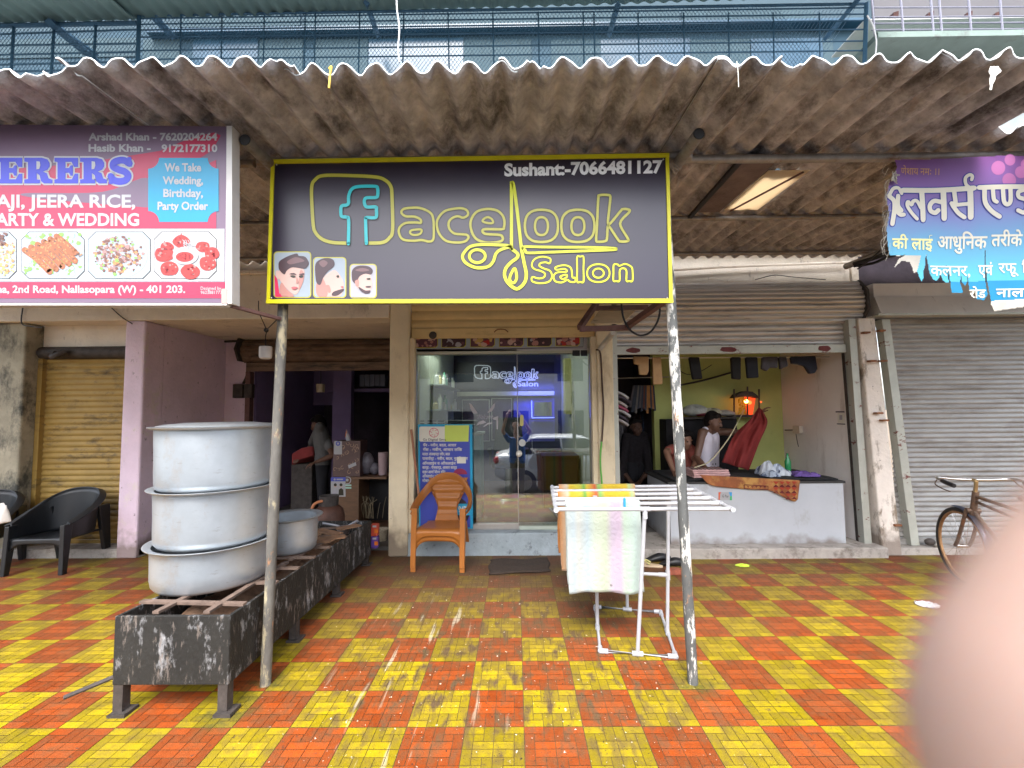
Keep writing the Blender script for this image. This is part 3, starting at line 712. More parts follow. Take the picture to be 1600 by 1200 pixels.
strand('cable', [(1355,24),(1364,40),(1369,62),(1368,84),(1366,95)], 3.8, 0.006, plain('white_cable', (0.75,0.75,0.75)), 'white cable drooping beside the pale window cage', 'cable')

# ------------------------------------------------------------------ salon signboard
def onplane(Y, step=0.0012): return lambda x, y, l: at(x, y, Y) + Vector((0, -step*(l+1), 0))
def gloss(name, col, rough=0.16, coat=0.25, var=0.04, ior=1.5):
    return mat(name, col, rough+0.15, var=var, vs=5, spec=0.3, coat=coat, coat_ior=ior)
P_navy = gloss('print_dark_navy', (0.017,0.011,0.028), coat=0.45, ior=1.6); P_yel = gloss('print_yellow', (0.518,0.475,0.022)); P_pale = gloss('print_olive_yellow', (0.418,0.389,0.043))
P_teal = gloss('print_teal', (0.01,0.46,0.50)); P_wht = gloss('print_white', (0.359,0.359,0.369)); P_key = gloss('print_black_edge', (0.02,0.02,0.012))
P_skin = gloss('print_skin', (0.528,0.352,0.304)); P_skin2 = gloss('print_skin_shade', (0.42,0.20,0.17)); P_hair = gloss('print_hair', (0.055,0.028,0.035)); P_hair2 = gloss('print_hair_light', (0.16,0.085,0.09))
P_red = gloss('print_crimson', (0.55,0.03,0.09)); P_sky = gloss('print_pale_blue', (0.286,0.332,0.378)); P_lip = gloss('print_lip', (0.42,0.10,0.11)); P_grey = gloss('print_grey', (0.35,0.34,0.38))
YS = 2.655
sign = thing('signboard', (at(735,470,YS).x, YS, 2.27), 'dark navy salon signboard with yellow outlined lettering hung between the two posts', 'signboard')
Q = [at(425,251,YS), at(1044,241,YS), at(1050,473,YS), at(418,474,YS)]
b = MB(); b.hexa([Q[3],Q[2],Q[2]+Vector((0,0.03,0)),Q[3]+Vector((0,0.03,0))], [Q[0],Q[1],Q[1]+Vector((0,0.03,0)),Q[0]+Vector((0,0.03,0))])
b.build('panel', P_navy, sign)
b = MB()
def edge(p, q, wd):
    b.beam(p+Vector((0,-0.004,0)), q+Vector((0,-0.004,0)), 0.014, wd, up=(0,0,1) if abs(p.x-q.x) > 0.5 else (1,0,0))
ins = 0.010
edge(Q[0]+Vector((-0.004,0,-ins)), Q[1]+Vector((0.004,0,-ins)), 0.024); b.build('frame', plain('yellow_frame', (0.624,0.560,0.008), 0.4), sign); b = MB(); edge(Q[3]+Vector((-0.004,0,ins)), Q[2]+Vector((0.004,0,ins)), 0.024)
b.build('frame', plain('yellow_frame', (0.624,0.560,0.008), 0.4), sign)
b = MB()
b.beam(Q[3]+Vector((0.008,-0.003,0.022)), Q[0]+Vector((0.008,-0.003,-0.022)), 0.013, 0.020, up=(1,0,0)); b.build('frame', MATS['yellow_frame'], sign); b = MB(); b.beam(Q[2]+Vector((-0.008,-0.003,0.022)), Q[1]+Vector((-0.008,-0.003,-0.022)), 0.013, 0.020, up=(1,0,0))
b.build('frame', MATS['yellow_frame'], sign)
fs = onplane(YS)
c6 = lambda L: [(400+x/4.444, 220+y/4.444) for x, y in L]
c7 = lambda L: [(720+x/4.446, 220+y/4.446) for x, y in L]
c8 = lambda L: [(480+x/8.57, 260+y/8.57) for x, y in L]
def ell(cx, cy, rx, ry, n=14, p=2.0):
    return [(cx+rx*math.copysign(abs(math.cos(t))**(2/p), math.cos(t)), cy+ry*math.copysign(abs(math.sin(t))**(2/p), math.sin(t))) for t in [2*math.pi*k/n for k in range(n)]]
lg = Art(fs); tl = Art(fs)
LOGO = []
def neon(A, pts, wd, m, closed=True, n=5):
    LOGO.append((pts, closed))
    A.stroke(pts, wd+2.4, 1, 0, closed, True, n); A.stroke(pts, wd, m, 1, closed, True, n)
neon(lg, c8([(535,1030),(340,1020),(200,975),(115,890),(85,800),(68,560),(62,280),(110,180),(220,125),(560,125),(920,145),(1050,190),(1120,270),(1137,400),(1145,850),(1100,960),(1010,1020),(815,1030)]), 5.2, 0, False)
ff = c8([(556,1040),(558,720),(530,685),(470,675),(455,640),(455,560),(475,530),(535,520),(557,490),(560,400),(600,310),(690,275),(910,272),(945,300),(948,380),(925,420),(800,425),(770,460),(775,520),(810,548),(920,548),(930,580),(930,670),(900,692),(800,690),(785,720),(795,1035)])
tl.stroke(ff, 7.2, 1, 2, False, True, 5); tl.stroke(ff, 5.0, 0, 3, False, True, 5)
neon(lg, c6([(1010,500),(1025,475),(1070,467),(1140,468),(1210,500),(1232,550),(1235,650),(1228,690),(1200,700),(1150,690),(1090,695),(1020,685),(993,640),(1000,600),(1040,572),(1110,568),(1145,570),(1140,545),(1100,528),(1040,525)]), 3.6, 0)
neon(lg, c6([(1070,632),(1090,620),(1148,618),(1142,645),(1110,655),(1080,650)]), 3.2, 0)
neon(lg, c6([(1472,515),(1465,485),(1430,470),(1380,472),(1310,490),(1265,540),(1256,590),(1275,650),(1320,695),(1390,707),(1450,700),(1475,675),(1466,655),(1430,650),(1380,645),(1345,615),(1338,570),(1360,540),(1400,525),(1440,535)]), 3.6, 0)
neon(lg, c7([(300,600),(285,615),(170,615),(150,628),(165,645),(190,650),(270,655),(290,670),(285,695),(230,708),(160,705),(100,675),(70,610),(72,550),(110,495),(180,475),(250,485),(290,520),(303,560)]), 3.8, 0)
neon(lg, c7([(152,560),(165,540),(190,532),(215,545),(224,570),(190,573)]), 3.2, 0)
for cx in (560, 813):
    neon(lg, c7(ell(cx,592,115,112,16,2.5)), 3.8, 0); neon(lg, c7(ell(cx,594,45,62,14,2.3)), 3.6, 0)
neon(lg, c7([(940,690),(945,600),(955,400),(965,380),(1020,378),(1038,392),(1030,480),(1022,570),(1040,572),(1110,488),(1125,476),(1162,478),(1170,495),(1106,575),(1160,680),(1155,698),(1110,700),(1092,688),(1035,603),(1020,600),(1015,680),(1000,698),(955,702)]), 3.8, 0)
sc_ = Art(fs)
sc7 = lambda pts, wd, cl=True: (LOGO.append((c7(pts), cl)), sc_.stroke(c7(pts), wd+2.0, 1, 2, cl, True, 5), sc_.stroke(c7(pts), wd, 0, 3, cl, True, 5))
sc7([(352,735),(352,520),(352,310),(357,292),(366,310),(380,400),(400,560),(420,740),(440,850),(455,930),(440,990),(388,1030),(330,990),(305,940),(312,890),(350,845),(390,815),(396,790),(375,768),(355,755)], 5.0)
sc7([(376,888),(352,920),(340,960),(353,985),(373,985),(388,950)], 4.2)
sc7([(350,735),(300,727),(150,722),(70,735),(30,770),(12,805),(30,845),(80,875),(130,885),(190,875),(225,840),(245,785),(280,757),(350,735)], 4.6, False)
sc7(ell(115,803,55,45,12), 4.4)
sc7([(437,738),(600,740),(880,742),(1060,748),(1062,758),(900,765),(600,776),(465,780),(448,762)], 4.0)
P_bri = gloss('print_bright_yellow', (0.576,0.590,0.014))
sa = Art(fs)
def sal(pts, cl=True): sa.stroke(c7(pts), 4.4, 1, 0, cl, True, 4); sa.stroke(c7(pts), 2.7, 0, 1, cl, True, 4)
sal([(620,818),(560,806),(510,825),(493,865),(512,892),(560,907),(585,925),(575,950),(540,957),(497,947),(497,977),(550,990),(610,980),(633,945),(620,905),(570,885),(545,868),(555,850),(590,845),(617,852)])
sal([(660,878),(720,865),(765,885),(775,948),(795,952),(793,980),(760,980),(740,967),(700,985),(655,975),(645,940),(670,915),(735,910),(720,890),(665,897)])
sal([(690,945),(730,930),(737,945),(710,962)])
sal([(808,808),(830,806),(852,808),(852,890),(852,978),(830,981),(808,978),(808,890)]); sal(ell(955,920,78,62,16,2.2)); sal(ell(955,920,38,32,12))
sal([(1060,972),(1060,915),(1062,862),(1090,860),(1100,870),(1140,856),(1180,873),(1192,900),(1192,972),(1170,975),(1150,972),(1150,905),(1130,886),(1104,900),(1102,972),(1080,975)])
lg.build('logo_lettering', [P_pale, P_key], sign); tl.build('logo_letter_f', [P_teal, P_key], sign); sc_.build('scissors_emblem', [P_bri, P_key], sign); sa.build('salon_lettering', [P_bri, P_key], sign)
tx = Art(fs); tx.text('Sushant:-7066481127', 788, 1035, 275, 256.5, 0, 1, 0.04, slope=-0.021); tx.build('phone_lettering', [gloss('print_phone_white', (0.80,0.80,0.80))], sign)
def portrait(box, bgm, shapes, lab):
    x0, y0, x1, y1 = box; A = Art(fs)
    A.rrect(x0, y0, x1, y1, 6, 0, 0); A.rrect(x0+1.6, y0+1.6, x1-1.6, y1-1.6, 5, 1, 1)
    mats = [P_pale, bgm, P_skin, P_hair, P_skin2, P_red, P_lip, P_hair2, P_key, P_grey]
    for ly, (m, pts, smo) in enumerate(shapes):
        q = [c6([p])[0] for p in pts]
        if smo: q = [(v.x, v.y) for v in spline([(a, c, 0) for a, c in q], True, 4)]
        q = [(min(max(x, x0+1.7), x1-1.7), min(max(y, y0+1.7), y1-1.7)) for x, y in q]
        A.poly(q, m, ly*0.35+2)
    tag(A.build('haircut_portrait', mats, sign), lab)
portrait((427.5,393,486.6,465.7), P_sky, [
    (5,[(130,930),(150,960),(165,1060),(270,1085),(250,1095),(135,1090)],0), (2,[(165,900),(240,880),(330,890),(335,950),(318,1010),(285,1065),(255,1060),(200,1010),(165,960)],1),
    (4,[(180,985),(215,1030),(262,1072),(250,1090),(190,1085),(165,1040)],1), (4,[(310,900),(335,920),(330,980),(300,1040),(300,980)],1),
    (3,[(160,880),(165,840),(210,810),(260,790),(290,785),(300,800),(345,808),(370,850),(355,880),(330,890),(260,880),(220,900),(200,930),(170,905)],1), (7,[(220,840),(280,810),(340,835),(290,850),(240,860)],1),
    (2,[(140,912),(160,905),(168,960),(150,958)],1), (8,[(240,940),(262,936),(280,945),(262,953)],1), (8,[(302,940),(328,936),(330,950),(310,953)],1), (3,[(235,928),(265,920),(285,932),(262,930)],1), (3,[(300,930),(335,922),(333,932)],1), (4,[(288,950),(300,985),(283,992)],1), (6,[(250,1022),(272,1015),(295,1022),(270,1036)],1)], 'printed portrait of a young man with spiky brown hair')
portrait((489.3,401.8,541.3,465.7), P_sky, [
    (2,[(470,950),(540,900),(580,930),(610,990),(600,1060),(560,1090),(470,1090),(440,1020)],1), (4,[(430,960),(470,960),(500,1060),(470,1092),(420,1060)],1), (3,[(540,1050),(600,1030),(612,1040),(570,1075),(530,1075)],1),
    (3,[(415,940),(415,860),(450,825),(500,815),(540,830),(545,870),(500,910),(470,950),(450,1000),(425,990)],1), (7,[(440,850),(470,830),(500,850),(470,880)],1), (4,[(485,1010),(510,1005),(522,1045),(505,1055)],1), (8,[(560,940),(575,935),(580,948),(568,952)],1), (6,[(590,1015),(608,1012),(605,1025)],1)], 'printed portrait of a man in profile with a high fade')
portrait((546.3,412.4,589,466.4), P_grey, [
    (9,[(660,1090),(680,1050),(740,1060),(780,1090)],0), (2,[(690,950),(760,920),(795,930),(810,1000),(795,1040),(760,1060),(715,1030),(690,1000)],1), (3,[(668,960),(670,900),(710,870),(780,872),(812,900),(800,930),(760,925),(720,945),(700,990),(680,985)],1),
    (7,[(690,900),(740,885),(790,900),(740,910)],1), (4,[(690,975),(715,968),(715,1010),(697,1008)],1), (3,[(715,1015),(760,1040),(795,1040),(790,1058),(760,1062),(725,1040)],1), (3,[(765,1012),(798,1010),(795,1020),(768,1020)],1), (8,[(770,958),(795,955),(795,966),(775,966)],1)], 'printed portrait of a bearded man with swept back hair')
b = MB()
for x, y in ((433,258),(1036,250),(425,466),(1042,466)): b.ball(at(x,y,YS)+Vector((0,-0.006,0)), 0.005, 8, 6)
b.build('nail', M_alu, sign)

# ------------------------------------------------------------------ caterers' signboard
YK = 2.36
P_mag = gloss('print_rose_red', (0.357,0.020,0.063)); P_mauve = gloss('print_mauve_grey', (0.144,0.094,0.144)); P_cy = gloss('print_cyan_blue', (0.004,0.238,0.403)); P_blue = gloss('print_royal_blue', (0.032,0.040,0.446))
ks = thing('signboard', (at(100,474,YK).x, YK, at(100,474,YK).z), 'red and mauve caterers signboard with food pictures at the left of the canopy', 'signboard')
fk = onplane(YK)
A = Art(fk); A.poly([(-420,190),(354,197),(353,475),(-420,475)], 0, -1)
b = MB(); q = [at(-420,191,YK), at(356,197.5,YK), at(354,473,YK), at(-420,473,YK)]
dv = Vector((0,0.05,0)); b.hexa([q[3],q[2],q[2]+dv,q[3]+dv],[q[0],q[1],q[1]+dv,q[0]+dv]); b.build('panel', P_mauve, ks)
b = MB(); e0 = at(355.5,198,YK); e1 = at(353.5,475,YK)
b.hexa([e1+Vector((0,-0.008,0)), e1+Vector((0.036,-0.008,0)), e1+Vector((0.036,0.06,0)), e1+Vector((0,0.06,0))], [e0+Vector((0,-0.008,0)), e0+Vector((0.03,-0.008,0)), e0+Vector((0.03,0.06,0)), e0+Vector((0,0.06,0))])
b.build('side_frame', plain('off_white_frame', (0.528,0.504,0.480), 0.5), ks)
b = MB(); b.beam(at(-420,476,YK)+Vector((0,0.02,0)), at(356,476,YK)+Vector((0,0.02,0)), 0.06, 0.012); b.build('bottom_frame', MATS['off_white_frame'], ks)
b = MB(); b.beam(at(352.5,475,YK)+Vector((0,-0.006,0)), at(352.5,452,YK)+Vector((0,-0.006,0)), 0.012, 0.03, up=(1,0,0)); b.build('bracket', plain('dusty_pink_bracket', (0.42,0.28,0.25)), ks)
A = Art(fk)
A.poly([(-420,300),(-420,265),(60,262),(160,250),(250,236),(300,215),(335,207),(345,212),(332,235),(305,252),(320,258),(338,250),(338,357),(-420,357)], 0, 0)
A.poly([(v.x, v.y) for v in spline([(160,300,0),(230,278,0),(238,320,0),(200,322,0),(60,310,0),(40,302,0)], True, 5)], 3, 0.4)
A.poly([(-420,357.5),(351,357.5),(351,440),(-420,440)], 1, 0); A.poly([(-420,441),(352,441),(352,466),(-420,466)], 0, 0)
cut = 17
A.poly([(x, y) for x, y in ([(232+cut*math.sin(R(a)), 247+cut*math.cos(R(a))) for a in range(0, 91, 15)][::-1] + [(232+cut*math.cos(R(a)), 347-cut*math.sin(R(a))) for a in range(0, 91, 15)][::-1]
    + [(342-cut*math.sin(R(a)), 347-cut*math.cos(R(a))) for a in range(0, 91, 15)][::-1] + [(342-cut*math.cos(R(a)), 247+cut*math.sin(R(a))) for a in range(0, 91, 15)][::-1])][::-1], 2, 0.8)
tag(A.build('printed_background', [P_mag, P_wht, P_cy, P_mauve], ks))
A = Art(fk)
def slab(ch, x0, x1, y0, y1):
    g = {'E': [[(0,0),(1,0),(1,.36),(.84,.36),(.72,.16),(.47,.16),(.47,.40),(.62,.40),(.68,.30),(.78,.30),(.78,.70),(.68,.70),(.62,.59),(.47,.59),(.47,.84),(.74,.84),(.86,.62),(1,.62),(1,1),(0,1),(0,.85),(.13,.83),(.13,.17),(0,.15)]],
         'R': [[(0,0),(.62,0),(.82,.06),(.9,.2),(.9,.34),(.82,.47),(.66,.54),(.80,.60),(.86,.80),(1,.86),(1,1),(.70,1),(.60,.92),(.54,.68),(.44,.60),(.44,.84),(.56,.86),(.56,1),(0,1),(0,.85),(.13,.83),(.13,.17),(0,.15)]]}[ch]
    return [[(x0+(x1-x0)*a, y0+(y1-y0)*c) for a, c in p] for p in g]
for ch, x0, x1 in (('E',-3,36),('R',39,83),('E',86,123),('R',126,168)):
    for p in slab(ch, x0, x1, 247, 287):
        A.stroke(p, 5.5, 1, 1, True, False); A.poly(p, 0, 2)
    if ch == 'R': A.poly([(x0+(x1-x0)*a, 247+40*c) for a, c in ((.44,.14),(.56,.16),(.58,.30),(.54,.44),(.44,.46))], 1, 3)
sS = [(203,256),(196,251.5),(188,251),(179,254.5),(178,261),(186,265.5),(196,269),(201,275),(197,282),(187,284),(178,281.5),(174,276)]
A.stroke(sS, 16, 1, 1); A.stroke(sS, 10.8, 0, 2)
A.poly([(200,246),(206,246),(207,261),(201,261)], 0, 2.4); A.poly([(171,288),(177,288),(176,272),(171,272)], 0, 2.4)
A.build('name_lettering', [P_blue, P_wht], ks)
def T1(*a, **k):
    A = Art(fk); A.text(*a, **k); A.build('printed_lettering', [P_wht], ks)
T1('AJI, JEERA RICE,', -6, 212, 324, 305, 0, 1, 0.03); T1('ARTY & WEDDING', -6, 218, 352.5, 334, 0, 1, 0.03)
T1('We Take', 258, 315, 268, 256, 0, 2, 0.03); T1('Wedding,', 255, 318, 288, 276.5, 0, 2, 0.03); T1('Birthday,', 256, 318, 308, 296, 0, 2, 0.03); T1('Party Order', 247, 326, 328, 316, 0, 2, 0.03)
T1('na, 2nd Road, Nallasopara (W) - 401 203.', -4, 290, 457.5, 446.5, 0, 1, 0.03); T1('Designed by', 314, 346, 453, 448, 0, 1, 0.01); T1('9623881773', 314, 347, 459.5, 454.5, 0, 1, 0.01)
T1('Arshad Khan - 7620204264', 139, 340, 219.5, 208.5, 0, 1, 0.035); T1('Hasib Khan -', 139, 236, 237, 226, 0, 1, 0.035); T1('9172177310', 253, 340, 237.5, 226.5, 0, 1, 0.035)
def octo(A, x0, x1, y0, y1, c, m, l): A.poly([(x0+c,y0),(x1-c,y0),(x1,y0+c),(x1,y1-c),(x1-c,y1),(x0+c,y1),(x0,y1-c),(x0,y0+c)], m, l)
FC = [P_key, P_sky, gloss('print_kebab', (0.274,0.094,0.036)), gloss('print_kebab_light', (0.418,0.194,0.072)), gloss('print_leaf', (0.180,0.396,0.072)), gloss('print_meat', (0.144,0.065,0.050)), gloss('print_meat_pink', (0.302,0.173,0.158)), gloss('print_chilli', (0.396,0.029,0.025)), gloss('print_chilli_dark', (0.238,0.011,0.014)), gloss('print_rice', (0.540,0.360,0.115)), P_wht, gloss('print_plate', (0.324,0.518,0.547))]
rnd = random.Random(3)
def blob(A, x, y, r_, m, l, clip):
    n = 7; pts = [(x+r_*rnd.uniform(.6,1.15)*math.cos(2*math.pi*k/n), y+r_*rnd.uniform(.5,1)*math.sin(2*math.pi*k/n)) for k in range(n)]
    A.poly([(min(max(a, clip[0]), clip[1]), min(max(c, clip[2]), clip[3])) for a, c in pts], m, l)
pics = []
for i, (x0, x1) in enumerate(((-45,27),(34,133),(138,236),(241,339))):
    A = Art(fk); octo(A, x0, x1, 362, 436, 12, 0, 1); octo(A, x0+0.8, x1-0.8, 362.8, 435.2, 12, 1 if i != 3 else 10, 1.4)
    cl = (x0+2, x1-2, 364, 434)
    if i == 0:
        for k in range(160): blob(A, rnd.uniform(x0+6,x1-4), rnd.uniform(380,430), rnd.uniform(1.5,3.5), rnd.choice((9,9,9,3,10)), 2+k*0.01, cl)
        for k in range(14): blob(A, rnd.uniform(-5,18), rnd.uniform(364,385), 3, 5, 4, cl)
    if i == 1:
        for k in range(110): blob(A, rnd.uniform(x0+6,x1-6), rnd.choice((rnd.uniform(366,384),rnd.uniform(408,430))), rnd.uniform(2,5), rnd.choice((4,4,10,11)), 2+k*0.005, cl)
        for k in range(6):
            ax = x0+3+k*10.0; ay = 391-k*4.2
            A.stroke([(ax+3,ay),(ax+22,ay+14),(ax+42,ay+34)] if k < 5 else [(ax+3,ay),(ax+18,ay+12),(ax+32,ay+25)], 9.5, 2, 3+k*0.25)
            for j in range(26):
                t = rnd.random(); blob(A, ax+4+t*37+rnd.uniform(-3,3), ay+t*31+rnd.uniform(-3,3), rnd.uniform(.8,2), rnd.choice((3,3,5)), 3.1+k*0.25, cl)
    if i == 2:
        A.disc((x0+x1)/2, 400, 44, 11, 2, 28, 34.5); A.disc((x0+x1)/2, 398, 38, 1, 2.3, 28, 31)
        for k in range(330):
            a = rnd.uniform(0,6.28); q_ = rnd.random()**0.6
            blob(A, (x0+x1)/2+39*q_*math.cos(a), 400+30*q_*math.sin(a), rnd.uniform(1.2,3.6), rnd.choice((5,5,6,6,5,4,3)), 2.6+k*0.004, cl)
    if i == 3:
        for (bx_, by_, br_) in ((258,398,15),(266,420,15),(298,424,15),(325,412,14),(332,396,12),(318,386,11),(284,378,13),(262,386,10)):
            A.poly([(v.x,v.y) for v in spline([(bx_+br_*rnd.uniform(.85,1.1)*math.cos(2*math.pi*k/8), by_+br_*.8*rnd.uniform(.85,1.1)*math.sin(2*math.pi*k/8),0) for k in range(8)], True, 3)], 7, 2+by_*0.003)
            for j in range(16): blob(A, bx_+rnd.uniform(-.7,.7)*br_, by_+rnd.uniform(-.5,.5)*br_, rnd.uniform(1,3), rnd.choice((8,8,7,6)), 3.6, cl)
        A.poly([(281,378),(284,363.5),(288,378)], 8, 2.6); A.poly([(255,388),(258,376),(262,388)], 8, 2.6)
        A.disc(291,400,20,10,4.2,24,14); A.disc(290,402,14,7,4.5,24,8)
        for k in range(30): blob(A, rnd.uniform(280,300), rnd.uniform(397,407), 1.4, 8, 4.8, cl)
        for k in range(10): A.stroke([(rnd.uniform(286,296),rnd.uniform(375,384)),(rnd.uniform(282,308),rnd.uniform(384,392))], 1.0, 10, 5, False, False)
    tag(A.build('food_picture', FC, ks), ('picture of yellow rice', 'picture of six seekh kebabs on leaves', 'picture of chopped meat on a plate', 'picture of red fried chicken round a bowl of sauce')[i])
b = MB(); b.beam(at(362,478,YK+0.03), at(437,498,2.71), 0.025, 0.018); b.build('strut', M_iron, ks)

# ------------------------------------------------------------------ torn banner at the right
YB = 2.69
def fb(x, y, l):
    p = at(x, y, YB); return p + Vector((0, 0.007*math.sin(p.x*8.0+p.z*2)+0.003*math.sin(p.z*13) - 0.0016*(l+1) - 0.014, 0))
cb = lambda L: [(1380+x/4.8, 240+y/4.8) for x, y in L]
OUT = cb([(70,55),(92,110),(60,180),(35,215),(18,270),(2,330),(12,400),(22,470),(4,560),(8,640),(20,720),(32,770),(100,776),(150,765),(95,800),(65,860),(120,810),(180,820),(198,860),(208,905),(232,890),(248,930),(262,968),(284,935),(280,895),(296,850),(306,752),(322,835),(330,900),(352,945),(378,960),(404,938),(412,900),(432,955),(450,968),(478,972),(462,835),(484,920),(497,1046),(587,1046),(565,970),(575,920),(580,970),(602,995),(622,960),(626,905),(632,1030),(680,1030),(683,1092),(742,1102),(768,1060),(750,950),(754,725),(762,950),(790,1090),(795,1130),(822,1184),(900,1172),(1056,1150),(1900,1060),(1900,0)])
def inside(x, y, poly):
    c = False; n = len(poly)
    for i in range(n):
        x1, y1 = poly[i]; x2, y2 = poly[i-1]
        if (y1 > y) != (y2 > y) and x < (x2-x1)*(y-y1)/(y2-y1)+x1: c = not c
    return c
b = MB(); NX, NY = 250, 176; gx0, gx1, gy0, gy1 = 1378.0, 1700.0, 236.0, 490.0
idx = {}
def vid(i, j):
    if (i, j) not in idx:
        idx[(i, j)] = len(b.v); b.v.append(fb(gx0+(gx1-gx0)*i/NX, gy0+(gy1-gy0)*j/NY, -1))
    return idx[(i, j)]
for j in range(NY):
    for i in range(NX):
        x = gx0+(gx1-gx0)*(i+.5)/NX; y = gy0+(gy1-gy0)*(j+.5)/NY
        if inside(x, y, OUT):
            b.f.append([vid(i,j),vid(i+1,j),vid(i+1,j+1),vid(i,j+1)]); b.sm.append(True)
            yc = (y-240)*4.8; xc = (x-1380)*4.8
            b.m.append(1 if yc > 965-0.02*(xc-500) and xc > 480 and yc < 1108-0.05*(xc-790) else (2 if (xc > 790 and yc >= 1108-0.05*(xc-790)) or (yc > 770 and xc < 300 and xc+yc*0.3 < 500) else 0))
M_ban = gloss('banner_print', (0.2,0.2,0.5), 0.35, 0.1)
n = M_ban.node_tree.nodes; L = M_ban.node_tree.links
g1 = n.new('ShaderNodeNewGeometry'); sp1 = n.new('ShaderNodeSeparateXYZ'); L.new(g1.outputs['Position'], sp1.inputs[0])
mr = n.new('ShaderNodeMapRange'); mr.inputs[1].default_value = 2.40; mr.inputs[2].default_value = 3.12; L.new(sp1.outputs['Z'], mr.inputs[0])
nz = n.new('ShaderNodeTexNoise'); nz.inputs['Scale'].default_value = 2.5; L.new(g1.outputs['Position'], nz.inputs['Vector'])
ad = n.new('ShaderNodeMath'); ad.operation = 'MULTIPLY_ADD'; ad.inputs[1].default_value = 0.35; L.new(nz.outputs[0], ad.inputs[0]); L.new(mr.outputs[0], ad.inputs[2])
sb = n.new('ShaderNodeMath'); sb.operation = 'SUBTRACT'; sb.inputs[1].default_value = 0.17; L.new(ad.outputs[0], sb.inputs[0])
rp = n.new('ShaderNodeValToRGB'); L.new(sb.outputs[0], rp.inputs[0])
e = rp.color_ramp.elements; e[0].position = 0.0; e[0].color = (0.07,0.36,0.48,1); e[1].position = 1.0; e[1].color = (0.19,0.075,0.25,1)
for ps, cc in ((0.3,(0.11,0.31,0.48,1)),(0.55,(0.18,0.21,0.45,1)),(0.78,(0.20,0.11,0.33,1))):
    q = e.new(ps); q.color = cc
L.new(rp.outputs[0], n['Principled BSDF'].inputs['Base Color'])
P_cb = gloss('banner_blue', (0.007,0.194,0.374), 0.35, 0.1); P_bk = mat('banner_back', (0.432,0.403,0.346), 0.6, var=0.15, vs=10); P_cr = gloss('banner_cream', (0.622,0.588,0.485), 0.35, 0.1); P_ol = gloss('banner_dark_blue', (0.036,0.043,0.259), 0.35, 0.1); P_ly = gloss('banner_pale_yellow', (0.70,0.66,0.30), 0.35, 0.1); P_or = gloss('banner_orange', (0.62,0.33,0.13), 0.35, 0.1); P_bo = gloss('banner_pink_dot', (0.42,0.15,0.36), 0.35, 0.1)
ban = thing('banner', (at(1500,480,YB).x, YB, at(1500,480,YB).z), 'torn purple and blue laundry banner with cream Hindi lettering under the pipe at right', 'banner')
b.build('sheet', [M_ban, P_cb, P_bk], ban, recalc=False)
A = Art(fb)
big = [([(130,285),(400,280),(662,268)],38),([(276,290),(279,505)],40),([(262,415),(235,365),(205,368),(190,395),(165,372),(158,405),(190,455),(232,500)],27),([(440,290),(442,492)],42),([(430,372),(370,362),(335,395),(338,435),(372,452),(398,432)],34),
       ([(520,290),(526,385),(498,380)],32),([(505,395),(545,450),(590,485)],32),([(530,392),(625,385)],28),([(634,275),(636,485)],42),([(628,262),(604,235),(602,190),(630,168),(650,180),(645,205)],24),
       ([(698,265),(900,262),(1300,256)],36),([(735,275),(738,375),(780,440),(840,485)],34),([(795,280),(800,355),(820,375)],30),([(868,275),(872,370),(895,395),(920,370),(924,275)],32),([(1040,280),(985,300),(985,340),(1035,360),(1048,410),(1020,455),(975,440)],32),
       ([(60,430),(100,470),(130,470)],30),([(20,330),(60,385),(42,540)],34),([(25,320),(55,275),(95,270),(118,310)],26),([(90,330),(85,400),(110,440)],34)]
for pts, wd in big: A.stroke(cb(pts), wd/4.8+3.2, 1, 0)
for pts, wd in big: A.stroke(cb(pts), wd/4.8, 0, 1)
A.build('name_lettering', [P_cr, P_ol], ban)
def hin(s, x0, x1, yb, yt, m, bold=0.02, sl=0.0):
    A = Art(fb); A.text(s, 1380+x0/4.8, 1380+x1/4.8, 240+yb/4.8, 240+yt/4.8, m, 0.6, bold, slope=sl); A.build('printed_lettering', [P_cr, P_or, P_ly], ban)
hin('णेशाय नमः ।।', 118, 412, 165, 112, 1, 0.0); hin('की', 45, 165, 720, 640, 2); hin('लाई', 190, 358, 725, 640, 2); hin('आधु\u093fनक', 395, 762, 715, 620, 0); hin('तरीके', 790, 1015, 700, 610, 0); hin('से', 1040, 1140, 695, 605, 0)
hin('कलनर,', 335, 640, 920, 840, 0, 0.01); hin('एवं', 700, 805, 915, 835, 0, 0.015); hin('रफू', 845, 985, 900, 825, 0, 0.015); hin('\u093fकया', 1010, 1180, 900, 825, 0)
hin('रोड', 632, 752, 1085, 1020, 0); hin('नाला', 825, 1060, 1080, 1015, 0); hin('सोपारा', 1085, 1300, 1070, 1005, 0)
A = Art(fb)
for x, y, r_ in ((838,120,52),(925,60,42),(920,210,52),(1010,150,45),(1050,90,40)): A.disc(1380+x/4.8, 240+y/4.8, r_/4.8, 0, -0.4, 22)
A.build('printed_dots', [P_bo], ban)
b = MB()
for i in range(22):
    y = random.uniform(60,700); x = random.uniform(15,60)
    b.tube(spline([at(1380+x/4.8,240+y/4.8,YB-0.03), at(1380+(x-random.uniform(5,40))/4.8,240+(y+random.uniform(20,80))/4.8,YB-0.03), at(1380+(x-random.uniform(-10,40))/4.8,240+(y+random.uniform(60,160))/4.8,YB-0.02)]), 0.0012, 4)
for i in range(14):
    b.tube(spline([at(1380+random.uniform(70,130)/4.8,240+random.uniform(130,170)/4.8,YB-0.03), at(1380+random.uniform(60,120)/4.8,240+random.uniform(150,220)/4.8,YB-0.05), at(1380+random.uniform(50,110)/4.8,240+random.uniform(180,230)/4.8,YB-0.03)]), 0.003, 5)
b.build('frayed_edge', P_bk, ban)

